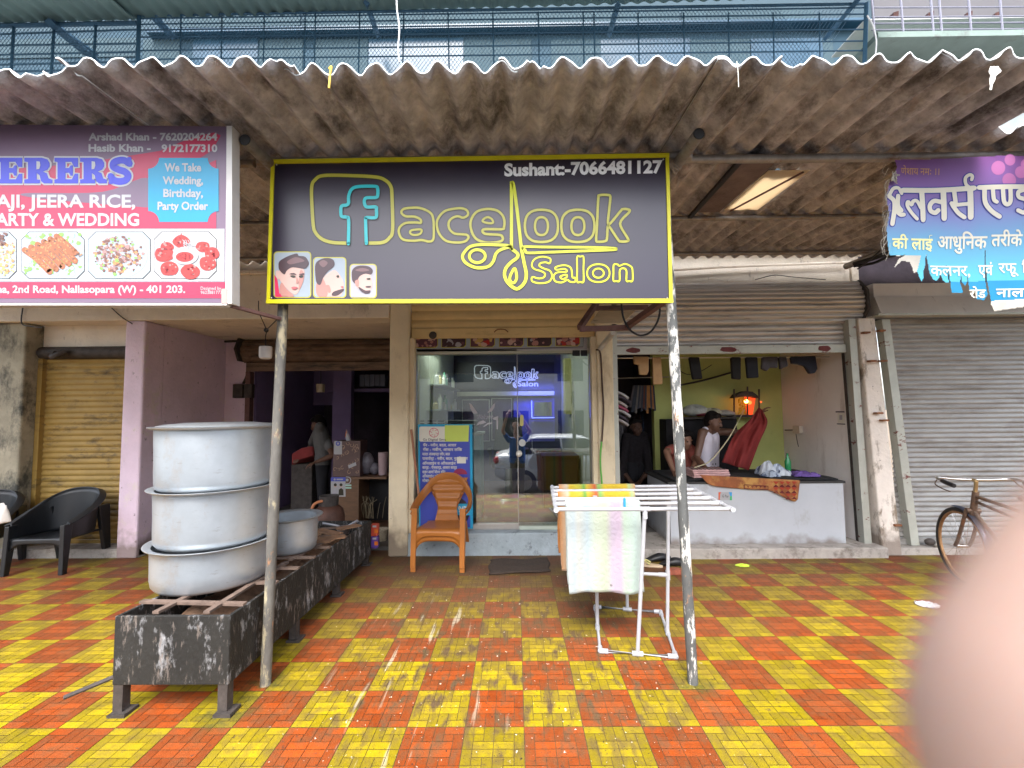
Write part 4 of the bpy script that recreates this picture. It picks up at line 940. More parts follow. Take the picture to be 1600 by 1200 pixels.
# ------------------------------------------------------------------ long charcoal stove
M_stove = mat('sooty_stove_sheet', (0.014,0.013,0.011), 0.75, 0.1, var=0.4, vs=7, bump=0.5, bs=60, stretch=(1,1,0.6), dirt=((0.36,0.36,0.37),8,0.55,0.68,(1.2,1.2,0.55)), dirt2=((0.17,0.14,0.12),34,0.56,0.66,(1,1,0.25)))
M_ash = mat('ash_and_rust', (0.22,0.13,0.08), 0.95, var=0.5, vs=12, bump=0.8, bs=40)
stv = thing('charcoal_stove', (-1.87, 3.68, 0), 'long sooty iron charcoal stove on short legs running back to the kitchen', 'stove')
X0, X1, Y0, Y1 = -2.18, -1.553, 2.475, 4.88
def zt(y): return 0.518-(y-Y0)*0.030
def wallq(b, xa, ya, xb, yb, th, m=0):
    d = Vector((xb-xa, yb-ya, 0)).normalized(); nn = Vector((-d.y, d.x, 0))*th
    p = [Vector((xa,ya,zt(ya)-0.36)), Vector((xb,yb,zt(yb)-0.36))]; q = [Vector((xa,ya,zt(ya))), Vector((xb,yb,zt(yb)))]
    b.hexa([p[0],p[1],p[1]+nn,p[0]+nn],[q[0],q[1],q[1]+nn,q[0]+nn], m)
b = MB(); wallq(b, X0, Y0, X1, Y0, 0.02); b.build('end_panel', M_stove, stv, bevel=0.004)
b = MB(); wallq(b, X1+0.001, Y0+0.003, X1-0.012, Y1, 0.02); b.build('side_panel', M_stove, stv, bevel=0.004)
b = MB(); wallq(b, X0-0.001, Y1, X0-0.001, Y0+0.003, 0.02); b.build('side_panel', M_stove, stv, bevel=0.004)
b = MB(); wallq(b, X1-0.013, Y1, X0+0.02, Y1, 0.02); b.build('end_panel', M_stove, stv, bevel=0.004)
b = MB()
def ashf(u, v):
    y = Y0+0.02+(Y1-Y0-0.04)*v; x = X0+0.02+(X1-X0-0.05)*u
    return (x, y, zt(y)-0.16+0.05*math.sin(x*19+y*3)*math.sin(y*7)+random.uniform(-.012,.012))
b.grid(ashf, 14, 60); b.build('ash_bed', M_ash, stv)
for (x, y) in ((-2.15,2.505),(-1.585,2.505),(-1.59,3.27),(-2.15,3.27),(-1.60,4.04),(-2.15,4.04),(-1.60,4.82),(-2.15,4.82)):
    b = MB(); h = zt(y)-0.355
    b.box(x-0.026,x+0.026,y-0.026,y-0.018,0.012,h); b.box(x+0.018,x+0.026,y-0.0175,y+0.026,0.012,h)
    b.hexa([(x-0.035,y-0.05,0.0),(x+0.06,y-0.05,0.0),(x+0.06,y+0.045,0.0),(x-0.035,y+0.045,0.0)],[(x-0.035,y-0.05,0.014),(x+0.06,y-0.05,0.02),(x+0.06,y+0.045,0.016),(x-0.035,y+0.045,0.012)])
    b.build('leg', M_soot, stv)
b = MB(); b.tube([(-2.38,2.42,0.13),(-2.20,2.50,0.185),(-2.0,2.6,0.22)], 0.012, 8); b.build('poker_rod', M_soot, stv)
M_grate = mat('grate_iron', (0.16,0.11,0.085), 0.8, 0.2, var=0.35, vs=14, bump=0.3, bs=60)
for (xa, ya, xb, yb) in ((-2.19,2.66,-1.56,2.62),(-2.17,2.95,-1.56,2.97),(-2.17,3.28,-1.56,3.26),(-1.98,2.50,-1.96,3.4),(-1.70,2.50,-1.72,3.4),(-2.17,3.50,-1.56,3.52),(-2.17,3.82,-1.56,3.80),(-1.72,3.45,-1.70,4.0),(-2.17,4.2,-1.56,4.16),(-2.1,4.4,-1.6,4.62)):
    b = MB(); b.beam((xa,ya,zt(ya)+0.008),(xb,yb,zt(yb)+0.006), 0.035, 0.014); b.build('grate_bar', M_grate, stv)
b = MB(); bx_ = MB()
for (x, y, a, l) in ((-1.68,4.05,0.4,0.28),(-1.78,4.28,-0.5,0.30),(-1.66,4.48,0.9,0.22),(-1.95,4.15,0.1,0.3),(-1.72,3.98,-0.2,0.22)):
    d = Vector((math.cos(a), math.sin(a), 0))*l/2; c = Vector((x, y, zt(y)+0.02))
    b.beam(c-d, c+d, 0.10, 0.012)
tag(b.build('scrap_board', mat('charred_wood', (0.20,0.11,0.06), 0.9, var=0.5, vs=10, bump=0.4, bs=40), stv), 'charred boards lying over the far end of the fire')

# ------------------------------------------------------------------ aluminium cooking pots
M_pot = mat('aluminium_pot', (0.422,0.458,0.489), 0.38, 0.6, var=0.10, vs=5, bump=0.08, bs=24, dirt=((0.40,0.31,0.24),3,0.55,0.76,(1,1,0.7)), dirt2=((0.27,0.25,0.24),22,0.60,0.72,(0.5,0.5,3)))
def pot(c, r, h, label, group=None, zig=0):
    t = thing('cooking_pot', c, label, 'cooking pot', group)
    b = MB(); x = r
    b.lathe([(0.001,0.004),(x-0.05,0.0),(x-0.02,0.008),(x-0.006,0.028),(x-0.002,0.06),(x,h*0.25),(x,h*0.42),(x,h*0.58),(x+0.001,h*0.74),(x+0.002,h*0.88),(x+0.004,h-0.012),(x+0.004,h-0.010),(x-0.004,h-0.012),(x-0.006,h*0.5),(x-0.010,0.06),(x-0.03,0.016),(0.001,0.012)], c, 64)
    ph_ = c[2]*9
    for i_, p_ in enumerate(b.v):
        a_ = math.atan2(p_.y-c[1], p_.x-c[0]); hz = p_.z-c[2]
        if 0.03 < hz < h-0.03:
            k_ = 1+0.007*math.sin(3*a_+ph_)*math.sin(hz*9+ph_)+0.005*math.sin(7*a_+ph_*2+hz*14)
            p_.x = c[0]+(p_.x-c[0])*k_; p_.y = c[1]+(p_.y-c[1])*k_
    b.build('body', M_pot, t, smooth_angle=50)
    b = MB(); b.lathe([(x+0.003,h-0.014),(x+0.022,h-0.012),(x+0.038,h-0.004),(x+0.041,h+0.002),(x+0.036,h+0.004),(x+0.018,h-0.003),(x-0.004,h-0.006),(x+0.003,h-0.014)], c, 64)
    b.build('rim', M_pot, t, smooth_angle=70)
    return t
PX, PY = -2.025, 3.035
pot((PX,PY,0.515), 0.338, 0.265, 'large dented aluminium pot at the bottom of the stack on the stove', 'stacked aluminium pots')
pot((PX+0.004,PY,0.772), 0.336, 0.359, 'large aluminium pot in the middle of the stack of three', 'stacked aluminium pots')
top_pot = pot((PX+0.002,PY-0.004,1.122), 0.337, 0.400, 'large aluminium pot at the top of the stack with a lid on', 'stacked aluminium pots')
b = MB(); b.lathe([(0.001,0.024),(0.20,0.022),(0.31,0.012),(0.345,0.004),(0.349,0.0),(0.31,0.006),(0.20,0.016),(0.001,0.018)], (PX+0.012,PY+0.005,1.5275), 64)
b.build('lid', M_pot, top_pot)
pot((-1.835,3.68,0.502), 0.200, 0.275, 'small aluminium pot standing alone on the grate behind the post', None)

# ------------------------------------------------------------------ plastic chairs
def ribbon(b, pts, wv, m=0):
    vs = []; fs = []
    for p, w_ in zip(pts, wv): vs += [p-w_/2, p+w_/2]
    for i in range(len(pts)-1): fs.append((2*i, 2*i+1, 2*i+3, 2*i+2))
    b.add(vs, fs, m, True)
def brown_chair(loc, label, rz=0.0):
    m = mat('brown_plastic', (0.36,0.125,0.022), 0.38, var=0.08, vs=4, dirt=((0.2,0.08,0.02),5,0.6,0.8,(1,1,1)))
    t = thing('plastic_chair', (0,0,0), label, 'chair', 'brown plastic chairs stacked by the salon door')
    half = [(-0.272,-0.235,0.585),(-0.288,-0.10,0.605),(-0.285,0.05,0.645),(-0.255,0.165,0.705),(-0.19,0.235,0.785),(-0.10,0.262,0.84),(0,0.270,0.855)]
    full = half + [(-x,y,z) for x,y,z in half[-2::-1]]
    P_ = spline(full, False, 6); W = []
    for p in P_:
        k = min(1, abs(p.x)/0.285)**2.2 if p.y > 0.05 else 1
        W.append(Vector((0.062*(1 if p.x < 0 else -1)*k*0.6, 0.01, -0.10*(1-k)-0.035*k)) + Vector((0,0,0)))
    b = MB(); ribbon(b, [p+Vector((0,0,-0.03)) for p in P_], W); b.build('arm_rail', m, t, solid=0.014, bevel=0.004)
    b = MB()
    def bk(u, v):
        z = 0.35+0.465*v; hw = 0.135-0.05*math.sin(math.pi*min(1, v*1.35))*0.6+0.10*max(0, v-0.35)**1.2*1.5
        x = (u*2-1)*hw; y = 0.20+0.075*v-0.12*x*x*4*0.4 + 0.006*math.sin(v*2*math.pi*5.2)*(1 if 0.15 < v < 0.92 else 0)
        return (x, y, z)
    b.grid(bk, 16, 60); b.build('backrest', m, t, solid=0.012)
    b = MB()
    def se(u, v):
        x = (u*2-1)*(0.235-0.045*v); y = -0.24+0.45*v
        z = 0.365-0.022*v-0.014*math.cos((u-0.5)*math.pi)*math.sin(math.pi*v)-(0.02*(1-v/0.12) if v < 0.12 else 0)
        return (x, y, z)
    b.grid(se, 16, 20); b.build('seat', m, t, solid=0.014)
    b = MB()
    def ap(u, v):
        x = (u*2-1)*0.235; dz = 0.055+0.10*abs(u*2-1)**5
        return (x, -0.244+0.004*v, 0.352-dz*v)
    b.grid(ap, 20, 3); b.build('apron', m, t, solid=0.012)
    for s in (-1, 1):
        b = MB(); top = Vector((s*0.265,-0.235,0.575)); bot = Vector((s*0.262,-0.285,0.0))
        q = lambda p, w1, w2: [p+Vector((-s*w1,0,0)), p+Vector((s*0.012,0,0)), p+Vector((s*0.012,0.012,0)), p+Vector((-s*w1,0.012,0))]
        b.hexa(q(bot,0.038,0), q(top,0.046,0))
        q2 = lambda p, w2: [p+Vector((s*0.001,0.0125,0)), p+Vector((s*0.012,0.0125,0)), p+Vector((s*0.012,w2,0)), p+Vector((s*0.001,w2,0))]
        b.hexa(q2(bot,0.045), q2(top,0.06))
        b.build('leg', m, t, bevel=0.004)
        b = MB(); top = Vector((s*0.19,0.205,0.345)); bot = Vector((s*0.225,0.30,0.0))
        q = lambda p, w: [p+Vector((-w,-w*0.6,0)), p+Vector((w,-w*0.6,0)), p+Vector((w,w*0.6,0)), p+Vector((-w,w*0.6,0))]
        b.hexa(q(bot,0.022), q(top,0.03)); b.build('leg', m, t, bevel=0.005)
    t.location = loc; t.rotation_euler[2] = rz
    return t
c1 = brown_chair((-0.785,4.86,0.0), 'brown plastic armchair, the lower one of two nested in front of the salon glass', R(-3))
c2 = dup(c1); c2.location = (-0.785,4.845,0.048); c2['label'] = 'glossy brown ridged plastic armchair, the upper of two nested by the salon door'
def tub_chair(loc, rz, label):
    m = mat('charcoal_plastic', (0.012,0.014,0.017), 0.42, var=0.2, vs=5)
    t = thing('tub_chair', (0,0,0), label, 'chair', 'dark plastic tub chairs')
    half = [(-0.27,-0.24,0.50),(-0.285,-0.12,0.545),(-0.285,0.03,0.62),(-0.255,0.16,0.70),(-0.17,0.245,0.755),(-0.06,0.275,0.775)]
    full = half + [(-x,y,z) for x,y,z in half[::-1]]
    P_ = spline(full, False, 6)
    b = MB()
    def sh(u, v):
        p = P_[min(len(P_)-1, int(u*(len(P_)-1)+0.5))]
        s_ = abs(u*2-1); zb = 0.33 if s_ > 0.75 else 0.33+0.0*(0.75-s_)
        out = 1+0.12*(v**2)
        return (p.x*(0.90+0.10*v), p.y*(0.84+0.16*v), zb+(p.z-zb)*v)
    b.grid(sh, len(P_)-1, 10); b.build('shell', m, t, solid=0.012)
    b = MB(); ribbon(b, [p+Vector((p.x*0.06, 0.015 if p.y > 0 else 0, 0)) for p in P_], [Vector((p.x*0.22, p.y*0.16, -0.022)) for p in P_]); b.build('rim', m, t, solid=0.012, bevel=0.003)
    b = MB(); b.grid(lambda u, v: ((u*2-1)*0.25, -0.25+0.47*v, 0.355-0.03*v-0.012*math.sin(math.pi*u)), 10, 10); b.build('seat', m, t, solid=0.016)
    b = MB(); b.grid(lambda u, v: ((u*2-1)*0.25, -0.255, 0.355-(0.05+0.08*abs(u*2-1)**6)*v), 16, 3); b.build('apron', m, t, solid=0.012)
    for s in (-1, 1):
        for (tp, bt, wt, wb) in (((s*0.262,-0.235,0.49),(s*0.275,-0.27,0.0),0.05,0.028),((s*0.25,0.21,0.60),(s*0.245,0.30,0.0),0.075,0.032)):
            b = MB(); tp = Vector(tp); bt = Vector(bt)
            q = lambda p, w_: [p+Vector((-0.022,-w_,0)), p+Vector((0.022,-w_,0)), p+Vector((0.022,w_,0)), p+Vector((-0.022,w_,0))]
            b.hexa(q(bt,wb), q(tp,wt)); b.build('leg', m, t, bevel=0.006)
    t.location = loc; t.rotation_euler[2] = rz
    return t
k1 = tub_chair((-4.88,4.83,0), R(4), 'charcoal plastic tub chair facing the street before the ochre shutter')
k2 = dup(k1); k2.location = (-5.66,4.70,0); k2.rotation_euler[2] = R(20); k2['label'] = 'charcoal tub chair cut by the left photo edge, white rag on its arm'
b = MB(); b.grid(lambda u, v: at(-6+20*u, 788+28*v, 4.42)+Vector((0,0.02*math.sin(u*5+v*3),0.01*math.sin(v*9+u*4))), 8, 10)
tag(b.build('rag', plain('white_rag', (0.6,0.58,0.55)), solid=0.006), 'crumpled white rag hanging over the leftmost dark chair', 'rag')

# ------------------------------------------------------------------ clothes rack of white pipe with towels
M_pvc = plain('white_pipe', (0.367,0.374,0.398), 0.35, 0.04)
rk = thing('clothes_rack', (0.85,3.38,0), 'home-made white plastic pipe clothes rack by the flaking post', 'clothes rack')
RP = 0.0130
def pipe(name, pts, fit=()):
    b = MB(); b.tube(pts, RP, 12)
    for (p, d) in fit:
        p = Vector(p); d = Vector(d).normalized()*0.032; b.tube([p-d, p+d], RP*1.28, 12)
    return b.build(name, M_pvc, rk)
BFL, BFR, BBR, BBL = gr(938,1017,RP), gr(1056,1026,RP), gr(1032,956,RP), gr(930,948,RP)
zc = Vector((0,0,0))
mid = lambda a, c: (a+c)/2
b = MB(); b.tube([BFL,BFR,BBR,BBL], RP, 12, closed=True)
for p in (BFL,BFR,BBR,BBL): b.ball(p, RP*1.35, 12, 8)
for a, c in ((BFL,BFR),(BFR,BBR),(BBR,BBL),(BBL,BFL)):
    mm = mid(a,c); d = (c-a).normalized()*0.035; b.tube([mm-d, mm+d], RP*1.28, 12)
    for p, q in ((a,c),(c,a)):
        d = (q-p).normalized(); b.tube([p, p+d*0.05], RP*1.28, 12)
b.build('base_frame', M_pvc, rk)
ZT = 0.965
TF0, TF1, TB1, TB0 = Vector((0.258,2.97,ZT)), Vector((1.39,2.95,ZT)), Vector((1.445,3.83,ZT)), Vector((0.30,3.80,ZT))
mF, mR, mB, mL = mid(BFL,BFR), mid(BFR,BBR), mid(BBR,BBL), mid(BBL,BFL)
tops = {}
for nm, p in (('F',mF),('R',mR),('B',mB),('L',mL)):
    q = Vector((p.x+ (0.035 if nm == 'R' else 0), p.y, ZT))
    if nm == 'F': q = Vector((0.835,2.961,ZT))
    pipe('upright', [p, q], [(q-Vector((0,0,0.03)), (0,0,1))]); tops[nm] = (p, q)
pr0 = tops['R'][0].lerp(tops['R'][1], 0.42); pl0 = tops['L'][0].lerp(tops['L'][1], 0.42)
pipe('crossbar', [pr0, pl0], [(pr0,(0,0,1)),(pl0,(0,0,1)),(pr0.lerp(pl0,0.06),pr0-pl0)])
NB = 6
for i in range(NB):
    t_ = i/(NB-1); a = TF0.lerp(TB0, t_); c = TF1.lerp(TB1, t_)
    if i in (0, NB-1): pipe('top_bar', [a, c], [(a.lerp(c,0.51),(c-a))])
    else: pipe('hanging_bar', [a, c], [(a.lerp(c,0.035),(c-a)),(a.lerp(c,0.965),(c-a))])
for a, c in ((TF0,TB0),(TF1,TB1)):
    pipe('side_bar', [a, c], [(a.lerp(c,i/(NB-1)), c-a) for i in range(NB)])
b = MB()
for p in (TF0,TF1,TB0,TB1): b.ball(p, RP*1.35, 12, 8)
b.build('elbow', M_pvc, rk)
def stripe_mat(name, stops, bumpk=0.4):
    m = mat(name, (0.7,0.7,0.7), 0.95, var=0.05, vs=20)
    n = m.node_tree.nodes; L = m.node_tree.links
    tc = n.new('ShaderNodeTexCoord'); sp_ = n.new('ShaderNodeSeparateXYZ'); L.new(tc.outputs['Generated'], sp_.inputs[0])
    rp = n.new('ShaderNodeValToRGB'); L.new(sp_.outputs['X'], rp.inputs[0]); e = rp.color_ramp.elements
    e[0].position = stops[0][0]; e[0].color = (*stops[0][1],1); e[1].position = stops[-1][0]; e[1].color = (*stops[-1][1],1)
    for ps, c in stops[1:-1]:
        q = e.new(ps); q.color = (*c,1)
    b_ = n['Principled BSDF']; L.new(rp.outputs[0], b_.inputs['Base Color']); b_.inputs['Sheen Weight'].default_value = 0.3
    v = n.new('ShaderNodeTexVoronoi'); v.feature = 'DISTANCE_TO_EDGE'; v.inputs['Scale'].default_value = 26; L.new(tc.outputs['Object'], v.inputs['Vector'])
    nn = n.new('ShaderNodeTexNoise'); nn.inputs['Scale'].default_value = 140; L.new(tc.outputs['Object'], nn.inputs['Vector'])
    ma = n.new('ShaderNodeMath'); ma.operation = 'MULTIPLY_ADD'; ma.inputs[1].default_value = 0.4; L.new(nn.outputs[0], ma.inputs[0]); L.new(v.outputs[0], ma.inputs[2])
    bu = n.new('ShaderNodeBump'); bu.inputs['Strength'].default_value = bumpk; bu.inputs['Distance'].default_value = 0.012; L.new(ma.outputs[0], bu.inputs['Height']); L.new(bu.outputs[0], b_.inputs['Normal'])
    return m
M_tw = stripe_mat('mint_towel', [(0.0,(0.32,0.36,0.34)),(0.10,(0.29,0.34,0.36)),(0.16,(0.34,0.35,0.32)),(0.28,(0.28,0.34,0.36)),(0.38,(0.33,0.37,0.30)),(0.52,(0.32,0.36,0.27)),(0.60,(0.33,0.28,0.34)),(0.70,(0.34,0.27,0.34)),(0.76,(0.29,0.36,0.29)),(0.9,(0.30,0.37,0.34)),(1.0,(0.34,0.38,0.36))])
def drape(bary, x0, x1, front, back, name, m, label, seed=0, xs=0.0, group=None):
    """cloth over the bar at depth bary: hangs to z front on the near side and z back on the far side"""
    b = MB(); zt_ = ZT+RP+0.004; Lf = zt_-front; Lb = zt_-back; r_ = RP+0.005; arc = math.pi*r_; tot = Lf+arc+Lb
    def fn(u, v):
        s = v*tot; x = x0+(x1-x0)*u
        if s < Lf:
            z = front+s; y = bary-r_; h = Lf-s
        elif s < Lf+arc:
            a = (s-Lf)/r_; y = bary-r_*math.cos(a); z = zt_+0.0+r_*math.sin(a)-r_*0.6; h = 0
        else:
            h = s-Lf-arc; z = zt_-h; y = bary+r_
        wv = min(1, h*3)
        sgn = -1 if s < Lf+arc/2 else 1
        y += sgn*wv*(0.012*math.sin(x*17+seed)+0.010*math.sin(x*31+seed*2+h*3))
        x += wv*xs*h + 0.006*math.sin(h*8+seed)*wv
        z += 0.006*math.sin(x*14+seed)*wv
        return (x, y, z)
    b.grid(fn, 48, 60)
    return tag(b.build(name, m, solid=0.006), label, 'towel', group)
yb1 = TF0.lerp(TB0, 1/5).y
drape(yb1-0.004, 0.335, 0.845, 0.375, 0.415, 'towel', M_tw, 'pale mint towel with a lilac stripe hanging over the front bars of the rack', 1.0, 0.03)
M_ty2 = stripe_mat('yellow_towel', [(0.0,(0.38,0.13,0.01)),(0.12,(0.36,0.31,0.23)),(0.16,(0.39,0.27,0.01)),(0.30,(0.29,0.29,0.03)),(0.34,(0.08,0.23,0.04)),(0.38,(0.39,0.29,0.02)),(0.48,(0.35,0.06,0.02)),(0.53,(0.13,0.29,0.08)),(0.6,(0.39,0.27,0.01)),(0.88,(0.41,0.29,0.02)),(0.92,(0.26,0.34,0.16)),(1.0,(0.39,0.21,0.10))])
drape(TF0.lerp(TB0, 1.0).y, 0.355, 0.99, 0.43, 0.46, 'towel', M_ty2, 'yellow and orange striped towel over the rearmost bar of the rack', 2.0, -0.02)
drape(TF0.lerp(TB0, 0.6).y, 0.315, 0.90, 0.41, 0.44, 'towel', M_ty2, 'orange and green striped towel on the middle bar, mostly behind the mint towel', 0.4, 0.05)
b = MB(); px_ = at(970,768,3.2).x
b.box(px_-0.006,px_+0.006,3.09,3.098,0.945,1.01); b.box(px_-0.006,px_+0.006,3.102,3.11,0.945,1.01); b.tube([(px_-0.007,3.10,0.98),(px_+0.007,3.10,0.98)], 0.006, 8)
tag(b.build('clothes_peg', plain('blue_peg', (0.02,0.25,0.6), 0.4)), 'blue clothes peg clipped on the rack', 'clothes peg')

# ------------------------------------------------------------------ small things on the pavement
b = MB()
def matf(u, v):
    p0 = gr(766,877).lerp(gr(857,874), u); p1 = gr(763,900).lerp(gr(860,894), u); p = p0.lerp(p1, v)
    return p+Vector((0.012*math.sin(v*9+u*4), 0.012*math.sin(u*7), 0.012+0.006*math.sin(u*9+v*3)+0.004*math.sin(v*14)))
b.grid(matf, 26, 12); tag(b.build('door_mat', mat('brown_mat', (0.045,0.030,0.022), 0.98, var=0.3, vs=40, bump=0.8, bs=150), solid=0.012), 'worn dark brown door mat before the salon step', 'door mat')
def crumple(name, c, rx, ry, h, m, label, cat='litter', seed=0):
    rn = random.Random(seed); b = MB(); N = 14
    hh = {(i, j): rn.random() for i in range(N+1) for j in range(N+1)}
    def f(u, v):
        i, j = int(u*N+.5), int(v*N+.5); k = hh[(i, j)]
        a, c_ = u*2-1, v*2-1; q = max(abs(a), abs(c_)); l = math.hypot(a, c_) or 1
        s_ = q/l*(0.85+0.25*k)
        return (c[0]+rx*a*s_, c[1]+ry*c_*s_, c[2]+0.003+h*k*(1-0.7*q))
    b.grid(f, N, N, smooth=False); return tag(b.build(name, m, solid=0.002), label, cat)
crumple('paper_scrap', gr(1449,946), 0.085, 0.07, 0.03, plain('white_paper', (0.530,0.515,0.546)), 'crumpled white paper on the tiles near the bicycle', seed=2)
crumple('wrapper', gr(1160,884), 0.07, 0.05, 0.012, mat('green_wrapper', (0.45,0.62,0.04), 0.4, var=0.4, vs=30), 'small yellow green wrapper dropped before the laundry step', seed=4)
crumple('wrapper', gr(1383,863), 0.10, 0.05, 0.06, mat('ochre_wrapper', (0.45,0.30,0.08), 0.6, var=0.6, vs=18), 'dirty ochre packet at the foot of the flaking white pillar', seed=5)
def sandal(c, rz, m, ms, label):
    t = thing('sandal', c, label, 'sandal', 'footwear under the rack')
    sh = [(0.045*math.cos(a)*(1 if math.sin(a) > 0 else 0.8), 0.13*math.sin(a)) for a in [2*math.pi*k/20 for k in range(20)]]
    Mr = Matrix.Translation(Vector(c)) @ Matrix.Rotation(rz, 4, 'Z')
    b = MB(); b.prism([(x,y,0.002) for x,y in sh], (0,0,0.022)); b.mul(Mr); b.build('sole', m, t, bevel=0.004)
    for s in (-1,1):
        b = MB(); b.tube(spline([(0,0.075,0.026),(s*0.025,0.04,0.055),(s*0.044,-0.01,0.03)]), 0.007, 6); b.mul(Mr); b.build('strap', ms, t)
sandal(gr(1015,885), R(70), plain('cream_sole', (0.55,0.42,0.28)), plain('yellow_strap', (0.55,0.50,0.2)), 'cream sandal with yellowish straps behind the white towel')
def shoe(c, rz, label):
    b = MB()
    def f(u, v):
        a = 2*math.pi*u; y = -0.14+0.28*v; wd = 0.05*(math.sin(math.pi*min(1,max(0.02,v*0.96+0.02))))**0.45; hgt = (0.085-0.045*max(0,(v-0.45)/0.55)) *(math.sin(math.pi*min(1,v*0.9+0.06)))**0.35
        return (wd*math.cos(a), y, 0.002+max(0, hgt*(0.5+0.5*math.sin(a))))
    b.grid(f, 18, 16); b.mul(Matrix.Translation(Vector(c)) @ Matrix.Rotation(rz, 4, 'Z'))
    return tag(b.build('shoe', M_black), label, 'shoe', 'footwear under the rack')
shoe(gr(1052,884), R(85), 'black shoe right of the rack upright'); shoe(gr(1028,877), R(95), 'black shoe behind the rack upright, close to the step')
b = MB(); p = gr(1053,897); b.box(p.x-0.07,p.x+0.07,p.y-0.04,p.y+0.05,0.001,0.05)
tag(b.build('brick', mat('red_brick', (0.25,0.07,0.04), 0.9, var=0.3, vs=20, bump=0.5, bs=60), bevel=0.008), 'broken red brick lying behind the flaking post', 'brick')
for i, (px, py, r_) in enumerate(((1196,1016,0.03),(1217,1012,0.035),(84,1022,0.02),(178,1120,0.03))):
    pass
# bracket frame and loose cable under the salon sign
fr = thing('bracket_frame', (1.02,4.2,2.36), 'dark red iron angle frame jutting out under the salon sign with a looped cable', 'bracket')
pA, pB, pC, pD = at(912,512,4.3), at(982,512,4.3), at(1035,470,3.2), at(940,470,3.2)
pD = Vector((pA.x+0.0, 3.2, pA.z)); pC = Vector((pB.x+0.0, 3.2, pB.z))
pE = Vector((pA.x, 4.95, pA.z+0.02)); pF = Vector((pB.x, 4.95, pB.z+0.02))
for nm, a, c in (('front_bar',at(906,514,4.1),at(985,512,4.1)),('side_bar',at(906,512,4.1),at(940,462,4.85)),('side_bar',at(980,510,4.1),at(1040,468,3.35)),('rear_bar',at(930,482,4.85),at(1012,480,4.85))):
    b = MB(); b.beam(a, c, 0.05, 0.045); b.build(nm, M_iron, fr)
b = MB(); b.prism([at(922,506,4.2), at(972,506,4.2), at(993,486,4.8), at(936,486,4.8)], (0,0,0.006)); b.build('board', mat('cream_board', (0.62,0.47,0.28), 0.8, var=0.15, vs=6, dirt=((0.2,0.13,0.08),6,0.58,0.7,(1,1,1))), fr)
b = MB(); b.tube(spline([at(971,474,3.9), at(974,496,3.9), at(984,515,3.9), at(1000,524,3.9), at(1016,519,3.9), at(1027,503,3.9), at(1031,486,3.9), at(1029,472,3.9)]), 0.009, 8); b.build('cable', M_black, fr)
b = MB(); b.tube(spline([at(958,520,4.6), at(945,535,4.95), at(937,546,5.02)]), 0.028, 8)
tag(b.build('conduit_elbow', mat('grey_pvc', (0.48,0.46,0.42), 0.5)), 'short grey pipe elbow slanting down to the salon\'s right pillar', 'pipe')
b = MB(); b.tube(spline([at(931,546,5.04), at(938,552,5.04), at(941,600,5.04), at(943,640,5.04), at(941,680,5.04), at(940,690,5.04)]), 0.010, 8, m=0)
b.tube(spline([at(940,690,5.04), at(938,720,5.04), at(941,762,5.04), at(943,800,5.04)]), 0.010, 8, m=1)
tag(b.build('cable', [plain('brown_cable', (0.08,0.045,0.03)), plain('green_cable', (0.12,0.42,0.06))]), 'cable running down the yellowish pillar, brown above and green below', 'cable')
b = MB(); b.tube(spline([at(1335,412,4.6), at(1360,405,4.4), at(1384,397,4.2), at(1410,390,3.8)]), 0.022, 8); b.tube(spline([at(1335,416,4.6), at(1365,411,4.4), at(1386,402,4.2), at(1410,396,3.8)]), 0.014, 8); b.tube(spline([at(1340,420,4.6), at(1352,412,4.4), at(1375,392,4.2)]), 0.008, 6)
tag(b.build('cable_bundle', M_wire), 'black cable bundle stretched behind the torn banner', 'cable')
b = MB(); b.tube(spline([at(1180,437,5.05), at(1210,430,5.05), at(1240,433,5.05), at(1290,437,5.05)]), 0.005, 5)
tag(b.build('cable', M_wire), 'thin black wire along the top of the grey laundry shutter', 'cable')
hl = thing('hanging_lamp', at(415,540,3.4), 'small white lamp jar hanging by a wire beside the dull post', 'lamp')
z0 = at(415,550,3.4)
b = MB(); b.lathe([(0.001,-0.055),(0.030,-0.054),(0.043,-0.046),(0.046,-0.03),(0.046,0.035),(0.044,0.042),(0.001,0.044)], z0, 24); b.build('jar', plain('frosted_white', (0.62,0.56,0.52), 0.4), hl)
b = MB(); b.tube(spline([z0+Vector((0,0,0.04)), at(415,525,3.4), at(416,515,3.4), at(405,488,3.4), at(404,470,3.4)]), 0.004, 6); b.tube([at(416,516,3.4), at(432,500,3.0)], 0.004, 6); b.ball(at(416,516,3.4), 0.018, 8, 6); b.build('wire', M_wire, hl)
b = MB(); b.tube(spline([at(171,478,5.03), at(190,495,5.03), at(207,506,5.03)]), 0.006, 5)
tag(b.build('cable', M_wire), 'loose wire trailing over the beam to the top of the pink pillar', 'cable')
b = MB(); b.tube(spline([at(36,478,5.03), at(34,505,5.03), at(50,510,5.03), at(66,512,5.03)]), 0.007, 5)
tag(b.build('cable', M_wire), 'short wire hanging on the beam above the ochre shutter', 'cable')

